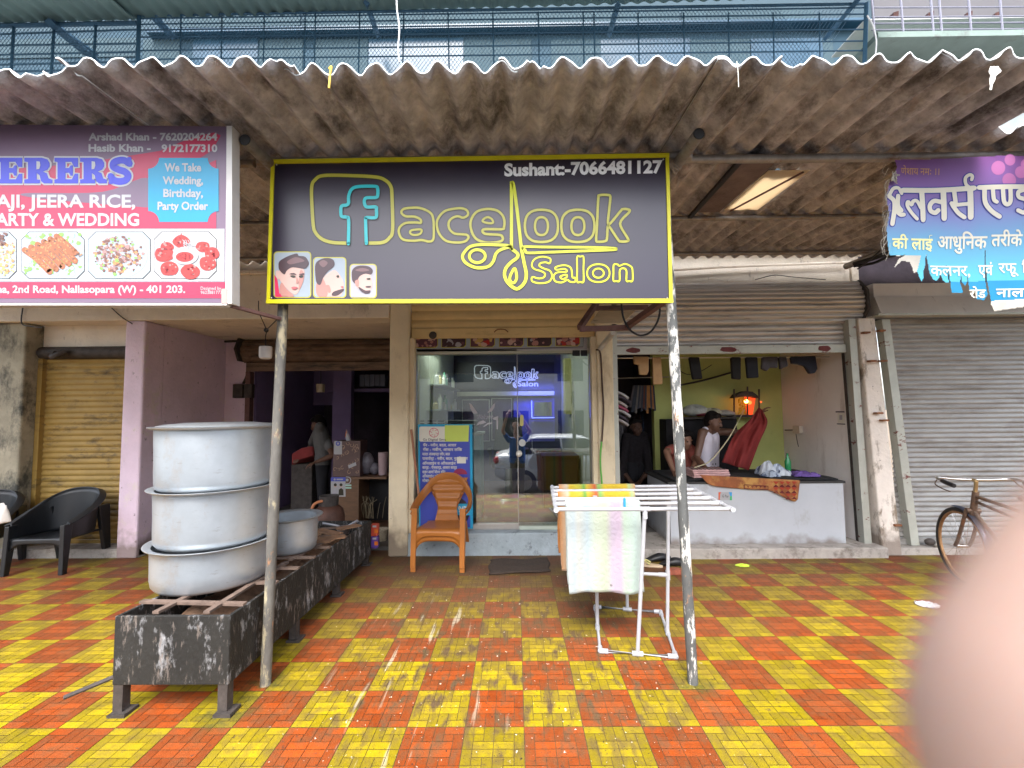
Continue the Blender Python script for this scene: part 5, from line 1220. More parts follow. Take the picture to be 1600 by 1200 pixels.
# ------------------------------------------------------------------ bicycle
M_bf = mat('rusty_bicycle_frame', (0.13,0.085,0.06), 0.6, 0.4, var=0.4, vs=20, bump=0.2, bs=80, dirt=((0.25,0.10,0.04),10,0.55,0.7,(1,1,1)))
M_rim = mat('rusty_rim', (0.34,0.19,0.09), 0.5, 0.6, var=0.3, vs=20); M_chr = plain('chrome', (0.6,0.58,0.56), 0.25, 0.1, metal=0.9); M_tyre = plain('tyre', (0.03,0.027,0.025), 0.85)
bike = thing('bicycle', (0,0,0), 'old rusty roadster bicycle standing nose-in to the grey shutter', 'bicycle')
STEER = Matrix.Translation((-0.17,0,0)) @ Matrix.Rotation(R(-4),4,'Z') @ Matrix.Translation((0.17,0,0))
def bp(name, b, m, st=False, parent=bike):
    if st: b.mul(STEER)
    return b.build(name, m, parent)
def ring(c, r_, n=48): return [Vector(c)+Vector((r_*math.cos(2*math.pi*k/n), 0, r_*math.sin(2*math.pi*k/n))) for k in range(n)]
for hub, st in ((Vector((0,0,0.345)),True),(Vector((-1.10,0,0.345)),False)):
    b = MB(); b.tube(ring(hub,0.325), 0.019, 10, closed=True); wt = bp('wheel', b, M_tyre, st)
    b = MB(); b.tube(ring(hub,0.300), 0.013, 8, closed=True); bp('rim', b, M_rim, st, wt)
    b = MB(); b.tube([hub+Vector((0,-0.045,0)), hub+Vector((0,0.045,0))], 0.018, 10)
    for k in range(32):
        a = 2*math.pi*k/32; s_ = 1 if k % 2 else -1; a2 = a+0.5*(1 if k % 4 < 2 else -1)
        b.tube([hub+Vector((0.02*math.cos(a2),s_*0.035,0.02*math.sin(a2))), hub+Vector((0.295*math.cos(a),0,0.295*math.sin(a)))], 0.0013, 4, caps=False)
    bp('spokes', b, M_chr, st, wt)
b = MB(); hub = Vector((0,0,0.345))
def fend(b, hub, a0, a1, n=20):
    def f(u, v):
        a = R(a0+(a1-a0)*v); y = (u*2-1)*0.033; r_ = 0.362-0.012*(2*abs(u-0.5))**2
        return hub+Vector((r_*math.cos(a), y, r_*math.sin(a)))
    b.grid(f, 6, n)
fend(b, hub, 80, 200); o = bp('mudguard', b, plain('blue_grey_mudguard', (0.06,0.07,0.11), 0.3, metal=0.4), True)
b = MB(); fend(b, Vector((-1.10,0,0.345)), 20, 190); bp('mudguard', b, MATS['blue_grey_mudguard'])
b = MB()
for s in (-1,1): b.tube(spline([(-0.165,s*0.045,0.70),(-0.12,s*0.05,0.58),(-0.05,s*0.052,0.42),(0,s*0.05,0.345)]), [0.016]*13+[0.013]*6 if False else 0.014, 8)
b.tube([(-0.17,-0.05,0.70),(-0.17,0.05,0.70)], 0.022, 8); bp('fork', b, M_bf, True)
b = MB(); b.tube([(-0.165,0,0.66),(-0.215,0,0.87)], 0.024, 12); b.tube([(-0.205,0,0.83),(-0.79,0,0.775)], 0.014, 10); b.tube([(-0.195,0,0.785),(-0.76,0,0.70)], 0.012, 10)
b.tube([(-0.175,0,0.70),(-0.63,0,0.30)], 0.015, 10); b.tube([(-0.63,0,0.30),(-0.80,0,0.83)], 0.015, 10)
for s in (-1,1): b.tube([(-0.63,s*0.03,0.30),(-1.10,s*0.055,0.345)], 0.010, 8); b.tube([(-0.78,s*0.02,0.74),(-1.10,s*0.055,0.345)], 0.009, 8)
bp('frame', b, M_bf)
b = MB(); b.tube([(-0.213,0,0.86),(-0.235,0,0.965)], 0.015, 10); b.tube([(-0.235,0,0.965),(-0.19,0,0.97)], 0.014, 10); bp('stem', b, mat('worn_brass_chrome', (0.42,0.32,0.18), 0.35, 0.8, var=0.3, vs=20), True)
b = MB()
for s in (-1,1): b.tube(spline([(-0.19,0,0.97),(-0.185,s*0.13,0.972),(-0.19,s*0.24,0.982),(-0.24,s*0.285,0.985),(-0.33,s*0.285,0.965),(-0.42,s*0.275,0.95)]), 0.0115, 10)
hb = bp('handlebar', b, M_chr, True)
for s in (-1,1):
    b = MB(); b.tube([(-0.31,s*0.285,0.968),(-0.36,s*0.283,0.960),(-0.435,s*0.274,0.947)], [0.017,0.019,0.018], 10); bp('grip', b, M_black, True, hb)
    b = MB(); b.tube(spline([(-0.22,s*0.27,0.975),(-0.24,s*0.30,0.93),(-0.34,s*0.30,0.905),(-0.41,s*0.29,0.895)]), 0.005, 6); bp('brake_lever', b, M_bf, True, hb)
b = MB(); b.ball((-0.70,0,0.895), 0.05, 12, 8, 0, (1.5,0.8,0.55)); b.ball((-0.86,0,0.905), 0.105, 14, 8, 0, (1.0,1.0,0.42)); b.tube([(-0.80,0,0.82),(-0.82,0,0.89)], 0.013, 8); bp('saddle', b, plain('worn_saddle', (0.05,0.03,0.04), 0.5))
b = MB(); b.tube([(-0.63,-0.06,0.30),(-0.63,0.06,0.30)], 0.022, 10); b.tube(ring((-0.63,-0.035,0.30),0.085,24), 0.006, 6, closed=True); b.tube([(-0.63,-0.065,0.30),(-0.72,-0.07,0.16)], 0.010, 8); b.tube([(-0.63,0.065,0.30),(-0.54,0.07,0.44)], 0.010, 8); b.box(-0.77,-0.68,-0.16,-0.075,0.15,0.17); b.box(-0.59,-0.50,0.075,0.16,0.43,0.45)
bp('crank', b, M_bf)
b = MB()
for s in (-1,1): b.tube([(-1.06,s*0.07,0.34),(-1.14,s*0.13,0.01)], 0.009, 8)
b.tube([(-1.14,-0.13,0.01),(-1.14,0.13,0.01)], 0.009, 8); bp('stand', b, M_bf)
bike.location = (4.05,4.20,0); bike.rotation_euler[2] = R(79.6)

# ------------------------------------------------------------------ people
def remeshed(chains, voxel, smooth=4, sub=None):
    """one continuous skin grown over tapering limbs: chains of (x, y, z, radius)"""
    b = MB()
    for ch in chains:
        for i, (x, y, z, r_) in enumerate(ch):
            b.ball((x, y, z), r_, 14, 9)
            if i:
                p = ch[i-1]
                if (Vector(p[:3])-Vector((x, y, z))).length > 1e-4: b.tube([p[:3], (x, y, z)], [p[3], r_], 14)
    me = bpy.data.meshes.new('tmp'); me.from_pydata(b.v, [], b.f)
    bm = bmesh.new(); bm.from_mesh(me); bmesh.ops.recalc_face_normals(bm, faces=bm.faces); bm.to_mesh(me); bm.free()
    o = bpy.data.objects.new('tmp', me); COL.objects.link(o)
    md = o.modifiers.new('r', 'REMESH'); md.mode = 'VOXEL'; md.voxel_size = voxel
    sm = o.modifiers.new('s', 'SMOOTH'); sm.iterations = smooth; sm.factor = 0.5
    dg = bpy.context.evaluated_depsgraph_get(); dg.update()
    r = bpy.data.meshes.new_from_object(o.evaluated_get(dg))
    bpy.data.objects.remove(o); bpy.data.meshes.remove(me)
    return r
def skinpart(name, chains, m, parent, voxel=0.009, smooth=4):
    off = parent.location if parent.parent is None else parent.parent.location
    me = remeshed([[(x-off.x, y-off.y, z-off.z, r_) for x, y, z, r_ in ch] for ch in chains], voxel, smooth)
    me.materials.clear(); me.materials.append(m); me.polygons.foreach_set('use_smooth', [True]*len(me.polygons))
    o = bpy.data.objects.new(name, me); COL.objects.link(o); o.parent = parent
    return o
def head_parts(c, yaw, tilt=0.0, roll=0.0):
    Rm = Matrix.Rotation(yaw, 3, 'Z') @ Matrix.Rotation(tilt, 3, 'X') @ Matrix.Rotation(roll, 3, 'Y'); c = Vector(c)
    q = lambda x, y, z, r_: (*(c+Rm @ Vector((x, y, z))), r_)
    head = [[q(0,0.012,0.03,0.086),q(0,0.02,0.045,0.084)], [q(0,-0.02,-0.01,0.074),q(0,-0.038,-0.062,0.052),q(0,-0.055,-0.088,0.030)], [q(0.035,-0.03,-0.03,0.045),q(-0.035,-0.03,-0.03,0.045)],
        [q(0,-0.086,0.012,0.010),q(0,-0.104,-0.022,0.013)], [q(-0.016,-0.094,-0.028,0.009),q(0.016,-0.094,-0.028,0.009)], [q(-0.045,-0.078,0.026,0.010),q(0.045,-0.078,0.026,0.010)],
        [q(-0.02,-0.088,-0.055,0.008),q(0.02,-0.088,-0.055,0.008)], [q(0.084,0.01,0.008,0.014),q(0.088,0.018,-0.012,0.012)], [q(-0.084,0.01,0.008,0.014),q(-0.088,0.018,-0.012,0.012)]]
    hair = [[q(0,0.03,0.062,0.088)], [q(0,0.045,0.02,0.083)], [q(0.05,-0.03,0.09,0.036),q(-0.05,-0.03,0.09,0.036)], [q(0.06,0.02,0.06,0.042),q(-0.06,0.02,0.06,0.042)], [q(0,0.06,-0.02,0.062)]]
    eyes = [q(s*0.032,-0.074,0.008,0.0115) for s in (-1,1)]
    mous = [[q(-0.026,-0.094,-0.046,0.008),q(0,-0.100,-0.042,0.008),q(0.026,-0.094,-0.046,0.008)]]
    return head, hair, eyes, mous, Rm
def hand(wr, d, nrm, curl=0.5, side=1):
    """palm, four unequal bent fingers and a thumb from the palm's edge"""
    w_ = Vector(wr); d = Vector(d).normalized(); n_ = Vector(nrm); n_ = (n_-d*n_.dot(d)).normalized(); s_ = d.cross(n_)*side
    P4 = lambda p, r_: (p.x, p.y, p.z, r_)
    out = []
    for k in (-1, -0.33, 0.33, 1): out.append([P4(w_+s_*0.012*k, 0.018), P4(w_+d*0.045+s_*0.026*k, 0.014), P4(w_+d*0.085+s_*0.030*k, 0.012)])
    for k, L_ in ((1,0.070),(0.35,0.080),(-0.33,0.074),(-1,0.056)):
        p = w_+d*0.085+s_*0.031*k; a = 0; ch = [P4(p, 0.0105)]
        for j, f_ in enumerate((0.45,0.32,0.23)):
            a += curl*(0.75+0.2*j); p = p+(d*math.cos(a)+n_*math.sin(a)+s_*0.04*k)*L_*f_; ch.append(P4(p, 0.0095-0.0008*j))
        out.append(ch)
    p = w_+d*0.03+s_*0.028; ch = [P4(p, 0.014)]
    for L_, v in ((0.035, d*0.6+s_*0.75+n_*0.2), (0.03, d*0.8+s_*0.45+n_*0.35), (0.025, d*0.9+s_*0.15+n_*0.45)):
        p = p+v.normalized()*L_; ch.append(P4(p, 0.0105))
    out.append(ch); return out
def limb(pts, rs): return [(*Vector(p), r_) for p, r_ in zip(pts, rs)]
M_skin = mat('brown_skin', (0.21,0.105,0.065), 0.5, var=0.1, vs=10); M_skin2 = mat('dark_brown_skin', (0.14,0.07,0.045), 0.5, var=0.1, vs=10)
M_hairb = mat('black_hair', (0.010,0.008,0.008), 0.8, var=0.3, vs=60, bump=0.5, bs=120, spec=0.15)
M_eye = plain('eye_white', (0.25,0.22,0.20), 0.4); M_iris = plain('dark_iris', (0.02,0.012,0.01), 0.2)
def person(base, label, yaw, H, arms, head_c, head_yaw, shirt, trousers, skin, head_tilt=0.0, moustache=False, sleeve=0.5, vest=False, lean=(0,0), legs=None, hair_extra=None, hairm=None, group=None, hand_info=None, vox=0.009):
    base = Vector(base); t = thing('person', base, label, 'person', group)
    Rz = Matrix.Rotation(yaw, 3, 'Z'); k = H/1.70
    def W(x, y, z):
        v = Rz @ Vector((x*k, y*k, 0)); f = max(0, z-0.92)
        return Vector((base.x+v.x+lean[0]*f, base.y+v.y+lean[1]*f, base.z+z*k))
    T = lambda *q: [(*W(x, y, z), r_*k) for x, y, z, r_ in q]
    sh = {s: W(s*0.175, 0, 1.385) for s in (-1, 1)}
    head, hair, eyes, mous, Rm = head_parts(head_c, head_yaw, head_tilt)
    nb = W(0, 0.0, 1.40)
    body = head + [[(*nb, 0.058), (*(Vector(head_c)+Rm @ Vector((0,0.02,-0.06))), 0.052)]]
    body += [T((0.09,0,1.33,0.085),(0.09,0,1.15,0.09),(0.08,0,0.98,0.09)), T((-0.09,0,1.33,0.085),(-0.09,0,1.15,0.09),(-0.08,0,0.98,0.09)), [(*sh[-1], 0.05), (*nb, 0.06), (*sh[1], 0.05)]]
    slv = []
    for s in (-1, 1):
        el, wr = Vector(arms[s][0]), Vector(arms[s][1])
        body.append(limb([sh[s], sh[s].lerp(el, 0.5), el, el.lerp(wr, 0.3), wr], [0.052, 0.046, 0.038, 0.040, 0.026]))
        d, nr, cu = (hand_info or {}).get(s, (wr-el, Vector((0,0,-1)) if abs((wr-el).normalized().z) < 0.8 else Rz @ Vector((-s,0,0)), 0.35))
        body += hand(wr, d, nr, cu, -s)
        slv.append(limb([sh[s], sh[s].lerp(el, sleeve*0.6), sh[s].lerp(el, sleeve)], [0.066, 0.062, 0.060]))
        if sleeve > 1: slv.append(limb([el, el.lerp(wr, sleeve-1)], [0.052, 0.044]))
    o = skinpart('body', body, skin, t, vox)
    sc2 = [T((0.085,0,1.30,0.105),(0.09,0,1.12,0.112),(0.085,0,0.97,0.112),(0.085,0,0.88,0.115)), T((-0.085,0,1.30,0.105),(-0.09,0,1.12,0.112),(-0.085,0,0.97,0.112),(-0.085,0,0.88,0.115)), T((0,0,1.25,0.10),(0,0,0.90,0.11))]
    if vest: sc2 += [T((s*0.085,-0.015,1.28,0.085),(s*0.105,-0.01,1.37,0.060),(s*0.10,0.0,1.415,0.052)) for s in (-1,1)]
    else: sc2 += slv + [[(*sh[-1].lerp(nb, 0.2), 0.07), (*(nb-Vector((0,0,0.035))), 0.082), (*sh[1].lerp(nb, 0.2), 0.07)]]
    skinpart('vest' if vest else 'shirt', sc2, shirt, t, vox)
    L_ = legs or {s: (W(s*0.095, -0.01, 0.50), W(s*0.10, 0.02, 0.09)) for s in (-1, 1)}
    tr = [T((0.075,0,0.92,0.11),(-0.075,0,0.92,0.11))]
    for s in (-1, 1):
        hp = W(s*0.09, 0, 0.88); kn, an = Vector(L_[s][0]), Vector(L_[s][1])
        tr.append(limb([hp, hp.lerp(kn, 0.5), kn, kn.lerp(an, 0.5), an], [0.098, 0.085, 0.066, 0.062, 0.056]))
    skinpart('trousers', tr, trousers, t, vox)
    ft = []
    for s in (-1, 1):
        an = Vector(L_[s][1]); f = Rz @ Vector((0,-1,0)); ft.append(limb([an+Vector((0,0,-0.04)), an+f*0.06+Vector((0,0,-0.05)), an+f*0.15+Vector((0,0,-0.058))], [0.045, 0.038, 0.030]))
    for q in ft: skinpart('shoe', [q], M_black, t, 0.01)
    skinpart('hair', hair+(hair_extra(Rm, Vector(head_c)) if hair_extra else []), hairm or M_hairb, t, 0.007, 2)
    for x, y, z, r_ in eyes:
        b = MB(); b.ball((x, y, z), r_, 10, 8); e = b.build('eye', M_eye, t)
        v = Rm @ Vector((0,-1,0)); b = MB(); b.ball(Vector((x, y, z))+v*0.006, 0.0085, 8, 6); b.build('iris', M_iris, e)
    if moustache: skinpart('moustache', mous, M_hairb, t, 0.004, 1)
    return t

# ------------------------------------------------------------------ salon: glass front and what stands behind it
gl = bpy.data.materials.new('clear_glass'); gl.use_nodes = True; MATS['clear_glass'] = gl
n = gl.node_tree.nodes; L = gl.node_tree.links; n.clear()
ou = n.new('ShaderNodeOutputMaterial'); mx = n.new('ShaderNodeMixShader'); tr = n.new('ShaderNodeBsdfTransparent'); gb = n.new('ShaderNodeBsdfGlossy'); fr_ = n.new('ShaderNodeFresnel')
tr.inputs[0].default_value = (0.90,0.95,0.92,1); gb.inputs['Roughness'].default_value = 0.0; fr_.inputs[0].default_value = 2.7
L.new(fr_.outputs[0], mx.inputs[0]); L.new(tr.outputs[0], mx.inputs[1]); L.new(gb.outputs[0], mx.inputs[2]); L.new(mx.outputs[0], ou.inputs[0])
YG = 5.24
def gbox(x0, y0, x1, y1, Y=YG, d=0.01):
    a = at(x0, y1, Y); c = at(x1, y0, Y); return bx(a.x, c.x, Y, Y+d, a.z, c.z)
zt_, zb_ = at(760,549,YG).z, 0.262
b = bx(-1.158, 0.02, YG, YG+0.010, zb_+0.05, zt_); P('glass_pane', b, gl, 'left fixed pane of the salon front')
b = bx(0.026, 0.868, YG-0.012, YG-0.002, zb_+0.03, zt_-0.005); gd_ = P('glass_door', b, gl, 'glass door of the salon')
b = MB(); b.box(-1.158,0.02,YG-0.02,YG+0.03,zt_,zt_+0.03); b.box(0.0205,0.868,YG-0.03,YG+0.02,zt_,zt_+0.02); P('top_rail', b, M_alu)
P('bottom_rail', bx(-1.158,0.02,YG-0.02,YG+0.03,zb_-0.012,zb_+0.05), M_alu); P('bottom_rail', bx(0.03,0.868,YG-0.03,YG+0.02,zb_-0.012,zb_+0.03), plain('pale_green_rail', (0.45,0.50,0.42)))
P('door_jamb', bx(0.018,0.026,YG-0.014,YG+0.012,zb_,zt_), M_alu); P('door_jamb', bx(-1.19,-1.16,YG-0.03,YG+0.03,0.25,zt_+0.03), M_alu); P('door_jamb', bx(0.869,0.90,YG-0.03,YG+0.03,0.25,zt_+0.03), M_alu)
b = MB()
for x0, x1 in ((895,906),(908,918)):
    q = at(x0,556,5.2); r_ = at(x1,547,5.2); b.box(q.x,r_.x,YG-0.03,YG-0.013,q.z,r_.z)
P('hinge', b, M_black, parent=gd_)
p = at(816,692,YG-0.03); b = MB(); b.tube([(p.x,YG-0.012,p.z),(p.x,YG-0.035,p.z)], 0.040, 20); b.tube([(p.x,YG-0.035,p.z),(p.x,YG-0.045,p.z)], 0.022, 16); P('lock', b, M_alu, parent=gd_)
p = at(811,709,YG-0.05); b = MB(); b.ball((p.x,YG-0.055,p.z), 0.036, 16, 10); b.tube([(p.x,YG-0.012,p.z),(p.x,YG-0.04,p.z)], 0.015, 10); P('knob', b, plain('ivory_knob', (0.75,0.71,0.62), 0.3), parent=gd_)
# strip of pictures over the door
YP = 5.20
fpz = onplane(YP, 0.0008)
strip = thing('picture_strip', (at(780,545,YP).x, YP, at(780,545,YP).z), 'narrow strip of six beauty pictures along the top of the salon door', 'poster')
q = [at(645,546.5,YP), at(917,545.5,YP), at(917,524,YP), at(645,524,YP)]
b = MB(); b.hexa([q[0],q[1],q[1]+Vector((0,0.008,0)),q[0]+Vector((0,0.008,0))],[q[3],q[2],q[2]+Vector((0,0.008,0)),q[3]+Vector((0,0.008,0))]); b.build('board', P_grey, strip)
A = Art(fpz); A.poly([(646,545.5),(912,541),(912,525),(646,525)], 0, 0); A.stroke([(646,546),(780,545.4),(911,542),(911.5,525)], 1.0, 1, 1, False, False); A.build('print', [P_sky, P_navy], strip)
rnd = random.Random(8)
for i, x0 in enumerate((646.5,690.5,735.5,780.5,824.5,868.5)):
    A = Art(fpz); yb_ = 543-i*0.55; A.poly([(x0-.8,525.5),(x0+37.8,525.5),(x0+37.8,yb_-3),(x0+34,yb_+.9),(x0-.8,yb_+.9)], 0, 1.5)
    A.poly([(x0,525.5),(x0+37,525.5),(x0+37,yb_-3.5),(x0+33.5,yb_),(x0,yb_)], 1+(i % 3 == 1), 2)
    pal = [(3,4,1),(5,2,1),(6,7,3),(3,2,4),(2,5,4),(4,3,6)][i]
    for j in range(16): blob(A, rnd.uniform(x0+3,x0+34), rnd.uniform(527,yb_-2), rnd.uniform(2,6), rnd.choice(pal), 2.5+j*0.05, (x0,x0+37,525.5,yb_))
    A.build('picture', [P_yel, gloss('print_plum', (0.12,0.05,0.07)), P_hair, P_skin, P_skin2, P_grey, P_chil if False else FC[7], FC[9]], strip)
# sign board hanging inside
YI = 8.70
fi = onplane(YI, 0.002)
isg = thing('signboard', (at(790,608,YI).x, YI, at(790,608,YI).z), 'small dark signboard with white salon lettering hanging inside above the mirrors', 'signboard')
q = [at(714,609,YI), at(866,609,YI), at(866,566,YI), at(714,566,YI)]
b = MB(); b.hexa([q[0],q[1],q[1]+Vector((0,0.03,0)),q[0]+Vector((0,0.03,0))],[q[3],q[2],q[2]+Vector((0,0.03,0)),q[3]+Vector((0,0.03,0))]); b.build('board', mat('dark_board', (0.012,0.010,0.03), 0.35, var=0.2, vs=3), isg)
A = Art(fi)
for pts, cl in LOGO: A.stroke([(741+(x-485)*0.2, 570.5+(y-272)*0.195) for x, y in pts], 1.5, 0, 1, cl, True, 3)
A.stroke([(741+(x-485)*0.2, 570.5+(y-272)*0.195) for x, y in ff], 1.6, 0, 1, False, True, 3)
M_lw = mat('lit_white_lettering', (0.75,0.75,0.78), 0.4, emit=((0.8,0.85,1.0),0.08))
A.text('Salon', 808.5, 841, 603.5, 595.5, 0, 1, 0.02); A.build('lettering', [M_lw], isg)
# back wall: mirrors, blue lit cabinet
def thingbox(name, label, cat, x0, y0, x1, y1, Y, d, m, bev=0.004, group=None):
    a = at(x0, y1, Y); c = at(x1, y0, Y); return tag(bx(a.x, c.x, Y, Y+d, a.z, c.z).build(name, m, bevel=bev), label, cat, group)
thingbox('pelmet_beam', 'cream shelf rail running across the salon below its inner sign', 'shelf', 714, 611, 866, 619, 8.55, 0.12, plain('cream_laminate', (0.60,0.57,0.44)))
bw = thing('wall_cabinet', (at(835,690,8.7).x, 8.6, at(835,690,8.7).z), 'blue glowing mirror cabinet with LED strips at the back of the salon', 'cabinet')
def bpart(name, x0, y0, x1, y1, Y, d, m):
    a = at(x0, y1, Y); c = at(x1, y0, Y); return bx(a.x, c.x, Y, Y+d, a.z, c.z).build(name, m, bw)
bpart('back_board', 803, 622, 866, 690, 8.74, 0.02, mat('blue_lit_laminate', (0.10,0.10,0.55), 0.35, var=0.15, vs=4))
M_led = mat('blue_led', (0.3,0.3,0.9), 0.4, emit=((0.12,0.16,1.0),1.3))
bpart('led_strip', 831, 652, 866, 653.3, 8.60, 0.02, M_led); bpart('led_strip', 830.5, 626, 831.4, 652, 8.60, 0.02, M_led)
bpart('shelf', 829, 653.5, 866, 656, 8.50, 0.2, M_salblue); bpart('mirror', 835, 628, 862, 650, 8.715, 0.02, plain('mirror_glass', (0.5,0.52,0.6), 0.05, metal=1.0))
ld = bpy.data.lights.new('blue_led_light', 'AREA'); lo = bpy.data.objects.new('blue_led_light', ld); COL.objects.link(lo)
ld.energy = 2.5; ld.color = (0.10,0.12,1.0); ld.size = 0.8; ld.size_y = 0.1; ld.shape = 'RECTANGLE'; lo.location = (0.45,8.35,2.05); lo.rotation_euler = (R(70),0,0)
for (x0,y0,x1,y1,lb) in ((722,624,765,690,'dark framed mirror with a price list at the back left of the salon'),(768,622,800,688,'plum coloured framed poster at the back centre of the salon')):
    t_ = thing('wall_poster', at((x0+x1)/2,y1,8.75), lb, 'poster')
    a = at(x0,y1,8.74); c = at(x1,y0,8.74); bx(a.x,c.x,8.74,8.77,a.z,c.z).build('frame', M_alu, t_)
    a = at(x0+1.2,y1-1.2,8.735); c = at(x1-1.2,y0+1.2,8.735); bx(a.x,c.x,8.733,8.739,a.z,c.z).build('print', mat('plum_print', (0.07,0.035,0.09), 0.3, var=0.5, vs=5), t_)
# tube lamp inside
b = MB(); b.tube([(-1.19,5.95,2.55),(-1.19,7.1,2.55)], 0.014, 10)
tl_ = tag(b.build('tube_lamp', mat('lit_tube', (0.9,0.9,0.9), emit=((0.92,1.0,0.95),2.0))), 'lit white tube lamp high on the salon\'s left wall', 'lamp')
ld = bpy.data.lights.new('tube_light', 'AREA'); lo = bpy.data.objects.new('tube_light', ld); COL.objects.link(lo); ld.energy = 6; ld.color = (0.93,1.0,0.95); ld.shape = 'RECTANGLE'; ld.size = 1.2; ld.size_y = 0.06
lo.location = (-1.14,6.5,2.55); lo.rotation_euler = (0,R(60),R(0)); lo.rotation_euler = Vector((-0.8,0,0.6)).to_track_quat('Z','Y').to_euler()
# left wall shelves with bottles
rnd = random.Random(21)
for k, (zz, ya, yb_) in enumerate(((1.62,6.1,8.2),(1.98,6.3,8.2))):
    sh_ = tag(bx(-1.218,-1.02,ya,yb_,zz,zz+0.02).build('wall_shelf', plain('glass_shelf', (0.5,0.55,0.52), 0.2)), ('lower','upper')[k]+' shelf of salon bottles on the left wall', 'shelf')
    y = ya+0.08; j = 0
    while y < yb_-0.05:
        h = rnd.uniform(0.09,0.22); r_ = rnd.uniform(0.025,0.045); c = (-1.12+rnd.uniform(-.03,.04), y, zz+0.0205)
        col = rnd.choice(((0.55,0.08,0.05),(0.6,0.6,0.55),(0.05,0.05,0.06),(0.5,0.42,0.2),(0.15,0.35,0.25),(0.55,0.5,0.52)))
        b = MB(); b.lathe([(0.001,0),(r_,0.002),(r_,h*0.7),(r_*0.45,h*0.8),(r_*0.45,h),(0.001,h)], c, 14)
        tag(b.build('bottle', plain('bottle_%d' % (int(col[0]*1000)), col, 0.3)), ('small salon bottle standing on the lower left wall shelf','small salon bottle standing on the upper left wall shelf')[k], 'bottle', 'bottles on the '+('lower','upper')[k]+' salon shelf')
        y += rnd.uniform(0.13,0.24); j += 1
b = MB(); p = at(663,610,5.9)
ct = thing('cash_counter', (-0.95,6.1,0.25), 'pale blue papered salon counter behind the services poster', 'counter')
bx(-1.21,-0.45,5.75,6.25,0.255,1.30).build('body', mat('pale_blue_paper', (0.35,0.50,0.58), 0.6, var=0.2, vs=6), ct); bx(-1.215,-0.43,5.72,6.28,1.302,1.33).build('top', plain('counter_top', (0.5,0.52,0.5), 0.3), ct)
A = Art(onplane(5.715, 0.001))
for x0, x1 in ((655,663),(668,682),(684,694),(700,722)):
    for yy_ in (657,661,665,669): A.poly([(x0,yy_),(x1,yy_),(x1,yy_+1.6),(x0,yy_+1.6)], 0, 0)
A.build('notices', [P_navy], ct)
pr_ = thing('printer', at(715,654,6.0), 'dark office printer standing on the salon counter', 'printer')
b = MB(); c = Vector((-0.72,6.0,1.331)); b.box(c.x-.2,c.x+.2,c.y-.15,c.y+.15,c.z,c.z+.16); b.build('case', plain('printer_grey', (0.06,0.06,0.07)), pr_, bevel=0.02)
b = MB(); b.box(c.x-.16,c.x+.16,c.y-.17,c.y-.1501,c.z+.05,c.z+.075); b.box(c.x-.19,c.x+.19,c.y-.155,c.y-.1503,c.z+.10,c.z+.115); b.build('paper_tray', plain('printer_silver', (0.5,0.5,0.5)), pr_)
# services poster stand
YQ = 5.165
fq = onplane(YQ, 0.0009)
ps = thing('poster_stand', (at(695,826,YQ).x, YQ, 0.25), 'blue services poster with a white heading and Marathi lines leaning on the salon glass', 'poster stand')
q = [at(655,826,YQ), at(738,826,YQ), at(736.5,663,YQ), at(653,663,YQ)]
b = MB(); dv = Vector((0,0.02,0)); b.hexa([q[0],q[1],q[1]+dv,q[0]+dv],[q[3],q[2],q[2]+dv,q[3]+dv]); b.build('board', gloss('print_cyan_edge', (0.02,0.33,0.55)), ps)
P_ind = gloss('print_indigo', (0.06,0.08,0.40)); P_lime = gloss('print_lime', (0.55,0.66,0.12)); P_cre = gloss('print_cream', (0.70,0.68,0.58))
A = Art(fq); A.poly([(656,667),(734,667),(735,824),(657,824)], 0, 0); A.poly([(v[0],v[1]) for v in rr_pts(655,666.5,732,690,3)], 1, 1); A.poly([(695,664.5),(733,664.5),(732,690),(695,690)], 2, 2)
A.stroke(ell(678,676,7,7,12), 0.8, 3, 2.5, True); 
for a in range(0,360,60): A.stroke([(678+3*math.cos(R(a)),676+3*math.sin(R(a))),(678+7.5*math.cos(R(a+20)),676+7.5*math.sin(R(a+20)))], 0.7, 3, 2.5, False, False)
A.poly([(v.x,v.y) for v in [Vector((719+11*math.cos(R(a)),741-9*math.sin(R(a)))) for a in range(0,181,15)]], 4, 1); A.poly([(714,714),(728,714),(728,724),(714,724)], 1, 1)
A.disc(710,800,24,5,0.5,24); A.poly([(700,787),(735,787),(735,805),(696,805)], 6, 0.7)
A.poly([(735,664),(738,664),(739,826),(736,826)], 6, 0.2)
A.build('print', [P_ind, P_cre, P_lime, P_red, gloss('print_maroon', (0.30,0.03,0.08)), P_navy, gloss('print_cyan_edge', (0.02,0.33,0.55))], ps)
A = Art(fq)
A.text('Gs Digital Seva', 661, 697, 688.5, 685, 1, 3, 0.01)
for (y, x0, x1, s) in ((697.5,661,713,'पॅन - नवीन, बदल, आधार'),(704.5,661,722,'गॅस - नवीन, आधार लिंक'),(711.5,660,703,'मतदार ओळखपत्र नवीन, बदल'),(718.5,660,731,'पासपोर्ट - नवीन, बदल, नुतनीकरण'),(726,660,712,'ऑनलाईन व ऑफलाईन'),(732.5,660,714,'कार्ड - पॅनकार्ड, आधार कार्ड'),(739.5,660,696,'वाहन आणि जीवन विमा'),(746,660,700,'ऑनलाईन फॉर्म भरणे'),(753,660,724,'मोबाईल रिचार्ज आणि बिल भरणे')):
    A.text(s, x0, x1, y, y-4.2, 0, 3, 0.015)
A.text('9422', 716, 733, 800, 791, 0, 3, 0.02)
A.build('lettering', [P_cre, P_navy], ps)
b = MB(); b.tube([at(655,778,4.99), at(642.5,671,5.05)], 0.014, 10)
